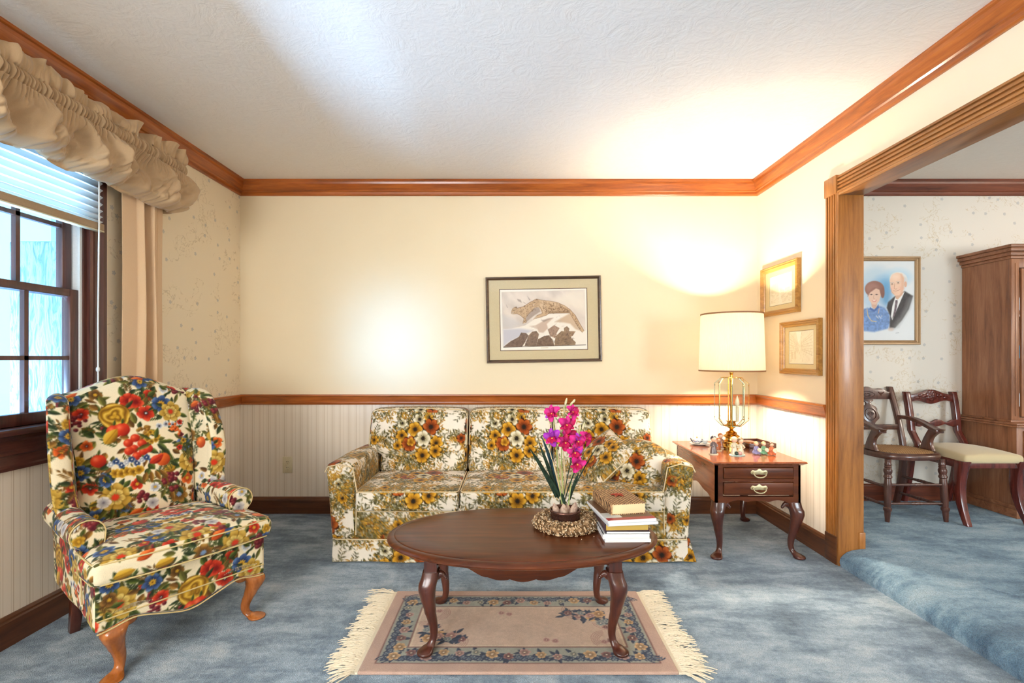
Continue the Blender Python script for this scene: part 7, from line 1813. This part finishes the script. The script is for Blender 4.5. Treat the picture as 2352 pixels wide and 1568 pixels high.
b = MB(); b.box(-.003, .05, -UYD - .006, -UYD + .018, .633, zU1 - .001); b.box(.02, .03, -UYD - .010, -UYD, .66, zU1 - .03); b.box(CW - .05, CW + .003, -UYD - .006, -UYD + .018, .633, zU1 - .001); b.box(.05, CW - .05, -UYD - .004, -UYD + .018, zU1 - .06, zU1); b.obj('face_frame', M['cab_z'], cb, bevel=.002)
b = MB()
for (o_, z0_, z1_) in ((.010, zU1, zU1 + .02), (.022, zU1 + .02, zU1 + .045), (.036, zU1 + .045, zU1 + .07), (.046, zU1 + .07, zU1 + .09)): b.box(-o_, CW + o_, -UYD - o_, 0, z0_, z1_)
b.obj('cornice', M['cab_x'], cb, bevel=.005)
for k in range(2):
    x0_ = .055 + k * (CW - .11) / 2; x1_ = x0_ + (CW - .11) / 2 - .004
    b = MB()
    b.box(x0_, x0_ + .045, -UYD - .016, -UYD - .002, .655, zU1 - .065); b.box(x1_ - .045, x1_, -UYD - .016, -UYD - .002, .655, zU1 - .065); b.box(x0_ + .045, x1_ - .045, -UYD - .016, -UYD - .002, .655, .70); b.box(x0_ + .045, x1_ - .045, -UYD - .016, -UYD - .002, zU1 - .12, zU1 - .065)
    d_ = b.obj('glass_door', M['cab_z'], cb, bevel=.003)
    b = MB(); b.box(x0_ + .04, x1_ - .04, -UYD - .011, -UYD - .008, .695, zU1 - .115); b.obj('pane', M['glass'], d_, smooth=False)
for z in (.98, 1.32): b = MB(); b.box(.021, CW - .021, -UYD + .03, -.013, z, z + .012); b.obj('shelf', M['cab_x'], cb, smooth=False)
for k in range(2):
    x0_ = .0 + k * CW / 2; b = MB(); b.box(x0_ + .02, x0_ + CW / 2 - .02, -LYD - .014, -LYD + .002, .10, .57); d_ = b.obj('cabinet_door', M['cab_z'], cb, bevel=.006)
    b = MB(); b.ell((x0_ + (.58 if k == 0 else .07), -LYD - .024, .36), .012, .012, .012); b.obj('knob', M['abrass'], d_)
M['bluech'] = plain('blue_china', S(60, 150, 186), .2, coat=.5); M['whitech'] = plain('white_china', S(214, 226, 232), .2, coat=.5)
for i, (z, m_, nm, lab) in enumerate(((1.332, 'whitech', 'plate', 'white plate standing on the upper shelf of the china cabinet'), (.992, 'bluech', 'plate', 'blue plate standing on the middle shelf of the china cabinet'), (.65, 'whitech', 'plate', 'white plate standing at the bottom of the china cabinet'))):
    b = MB(); b.lathe([(.004, .0), (.06, 0), (.075, .006), (.115, .016), (.116, .019), (.075, .010), (.004, .006)], 36); b.xf(Matrix.Translation((3.3 + .20, YB - .005 - .09, DF + z + .113)) @ Matrix.Rotation(PI / 2 - .2, 4, 'X'))
    tag(b.obj('china_plate', M[m_]), lab, 'plate')
# =================================================================== light and camera
def light(name, kind, loc, energy, col, size=None, size_y=None, target=None, spread=None, radius=None):
    d = bpy.data.lights.new(name, kind); d.energy = energy; d.color = col
    if kind == 'AREA':
        d.shape = 'RECTANGLE'; d.size = size; d.size_y = size_y or size
        if spread: d.spread = math.radians(spread)
    elif radius: d.shadow_soft_size = radius
    o = bpy.data.objects.new(name, d); COL.objects.link(o); o.location = loc
    if target is not None: o.rotation_euler = (Vector(target) - Vector(loc)).to_track_quat('-Z', 'Y').to_euler()
    return o
light('lamp_bulb_light', 'POINT', (LX, LY, BULBZ + .01), 128, (1.0, .885, .69), radius=.05)
light('sunlit_ground_bounce', 'AREA', (-4.5, 1.7, .10), 930, (.36, .62, 1.0), 3.2, .6, target=(-2.0, 1.7, 1.6))
light('rear_daylight_fill', 'AREA', ((RX0 + RX1) / 2, YR - .2, 1.35), 98, (1.0, .96, .91), 1.1, 1.6, target=(0.2, 2, 1.2))  # added warm fill from behind the camera, outside the unseen rear opening
light('second_window_daylight', 'AREA', (XL - .25, (LY0 + LY1) / 2, 1.4), 90, (1.0, .96, .91), 1.5, 1.4, target=(1, .6, 1.2))
light('wall_patch_beam', 'AREA', (-1.25, YR - .12, 1.35), 1.5, (.20, .50, 1.0), .60, .66, target=(-.87, YB, 1.25), spread=8)  # added narrow light that makes the pale patch on the back wall
light('dining_pendant', 'POINT', (4.9, 1.6, 1.62), 48, (1.0, .90, .78), radius=.12)
light('dining_daylight_fill', 'AREA', (4.45, YR - .15, 1.5), 130, (.80, .92, 1.0), 1.1, 1.4, target=(3.2, 3, 1.2))  # added fill for the dining room, through an opening cut for it
w = bpy.data.worlds.new('pale_sky'); SC.world = w; w.use_nodes = True
bg = w.node_tree.nodes['Background']; bg.inputs['Color'].default_value = (.32, .71, 1.0, 1); bg.inputs['Strength'].default_value = 2.7
cam = bpy.data.cameras.new('camera'); co_ = bpy.data.objects.new('camera', cam); COL.objects.link(co_)
cam.sensor_fit = 'HORIZONTAL'; cam.sensor_width = 36.0; cam.lens = F_PX / 2352 * 36
cam.shift_x = -(CX - 1176) / 2352; cam.shift_y = (CY - 784) / 2352
cam.clip_start = .02
co_.location = (0, 0, CAM_Z); co_.rotation_euler = (PI / 2, 0, 0)
SC.camera = co_
SC.view_settings.view_transform = 'Standard'; SC.view_settings.look = 'None'; SC.view_settings.gamma = 1; SC.view_settings.use_curve_mapping = False
SC.view_settings.exposure = 0.0
SC.cycles.max_bounces = 8; SC.cycles.diffuse_bounces = 4; SC.cycles.use_light_tree = False; SC.cycles.glossy_bounces = 3; SC.cycles.transmission_bounces = 4; SC.cycles.transparent_max_bounces = 24; SC.cycles.sample_clamp_indirect = 6; SC.cycles.use_denoising = True; SC.cycles.use_adaptive_sampling = True; SC.cycles.adaptive_threshold = .1; SC.cycles.adaptive_min_samples = 16; SC.cycles.use_fast_gi = False
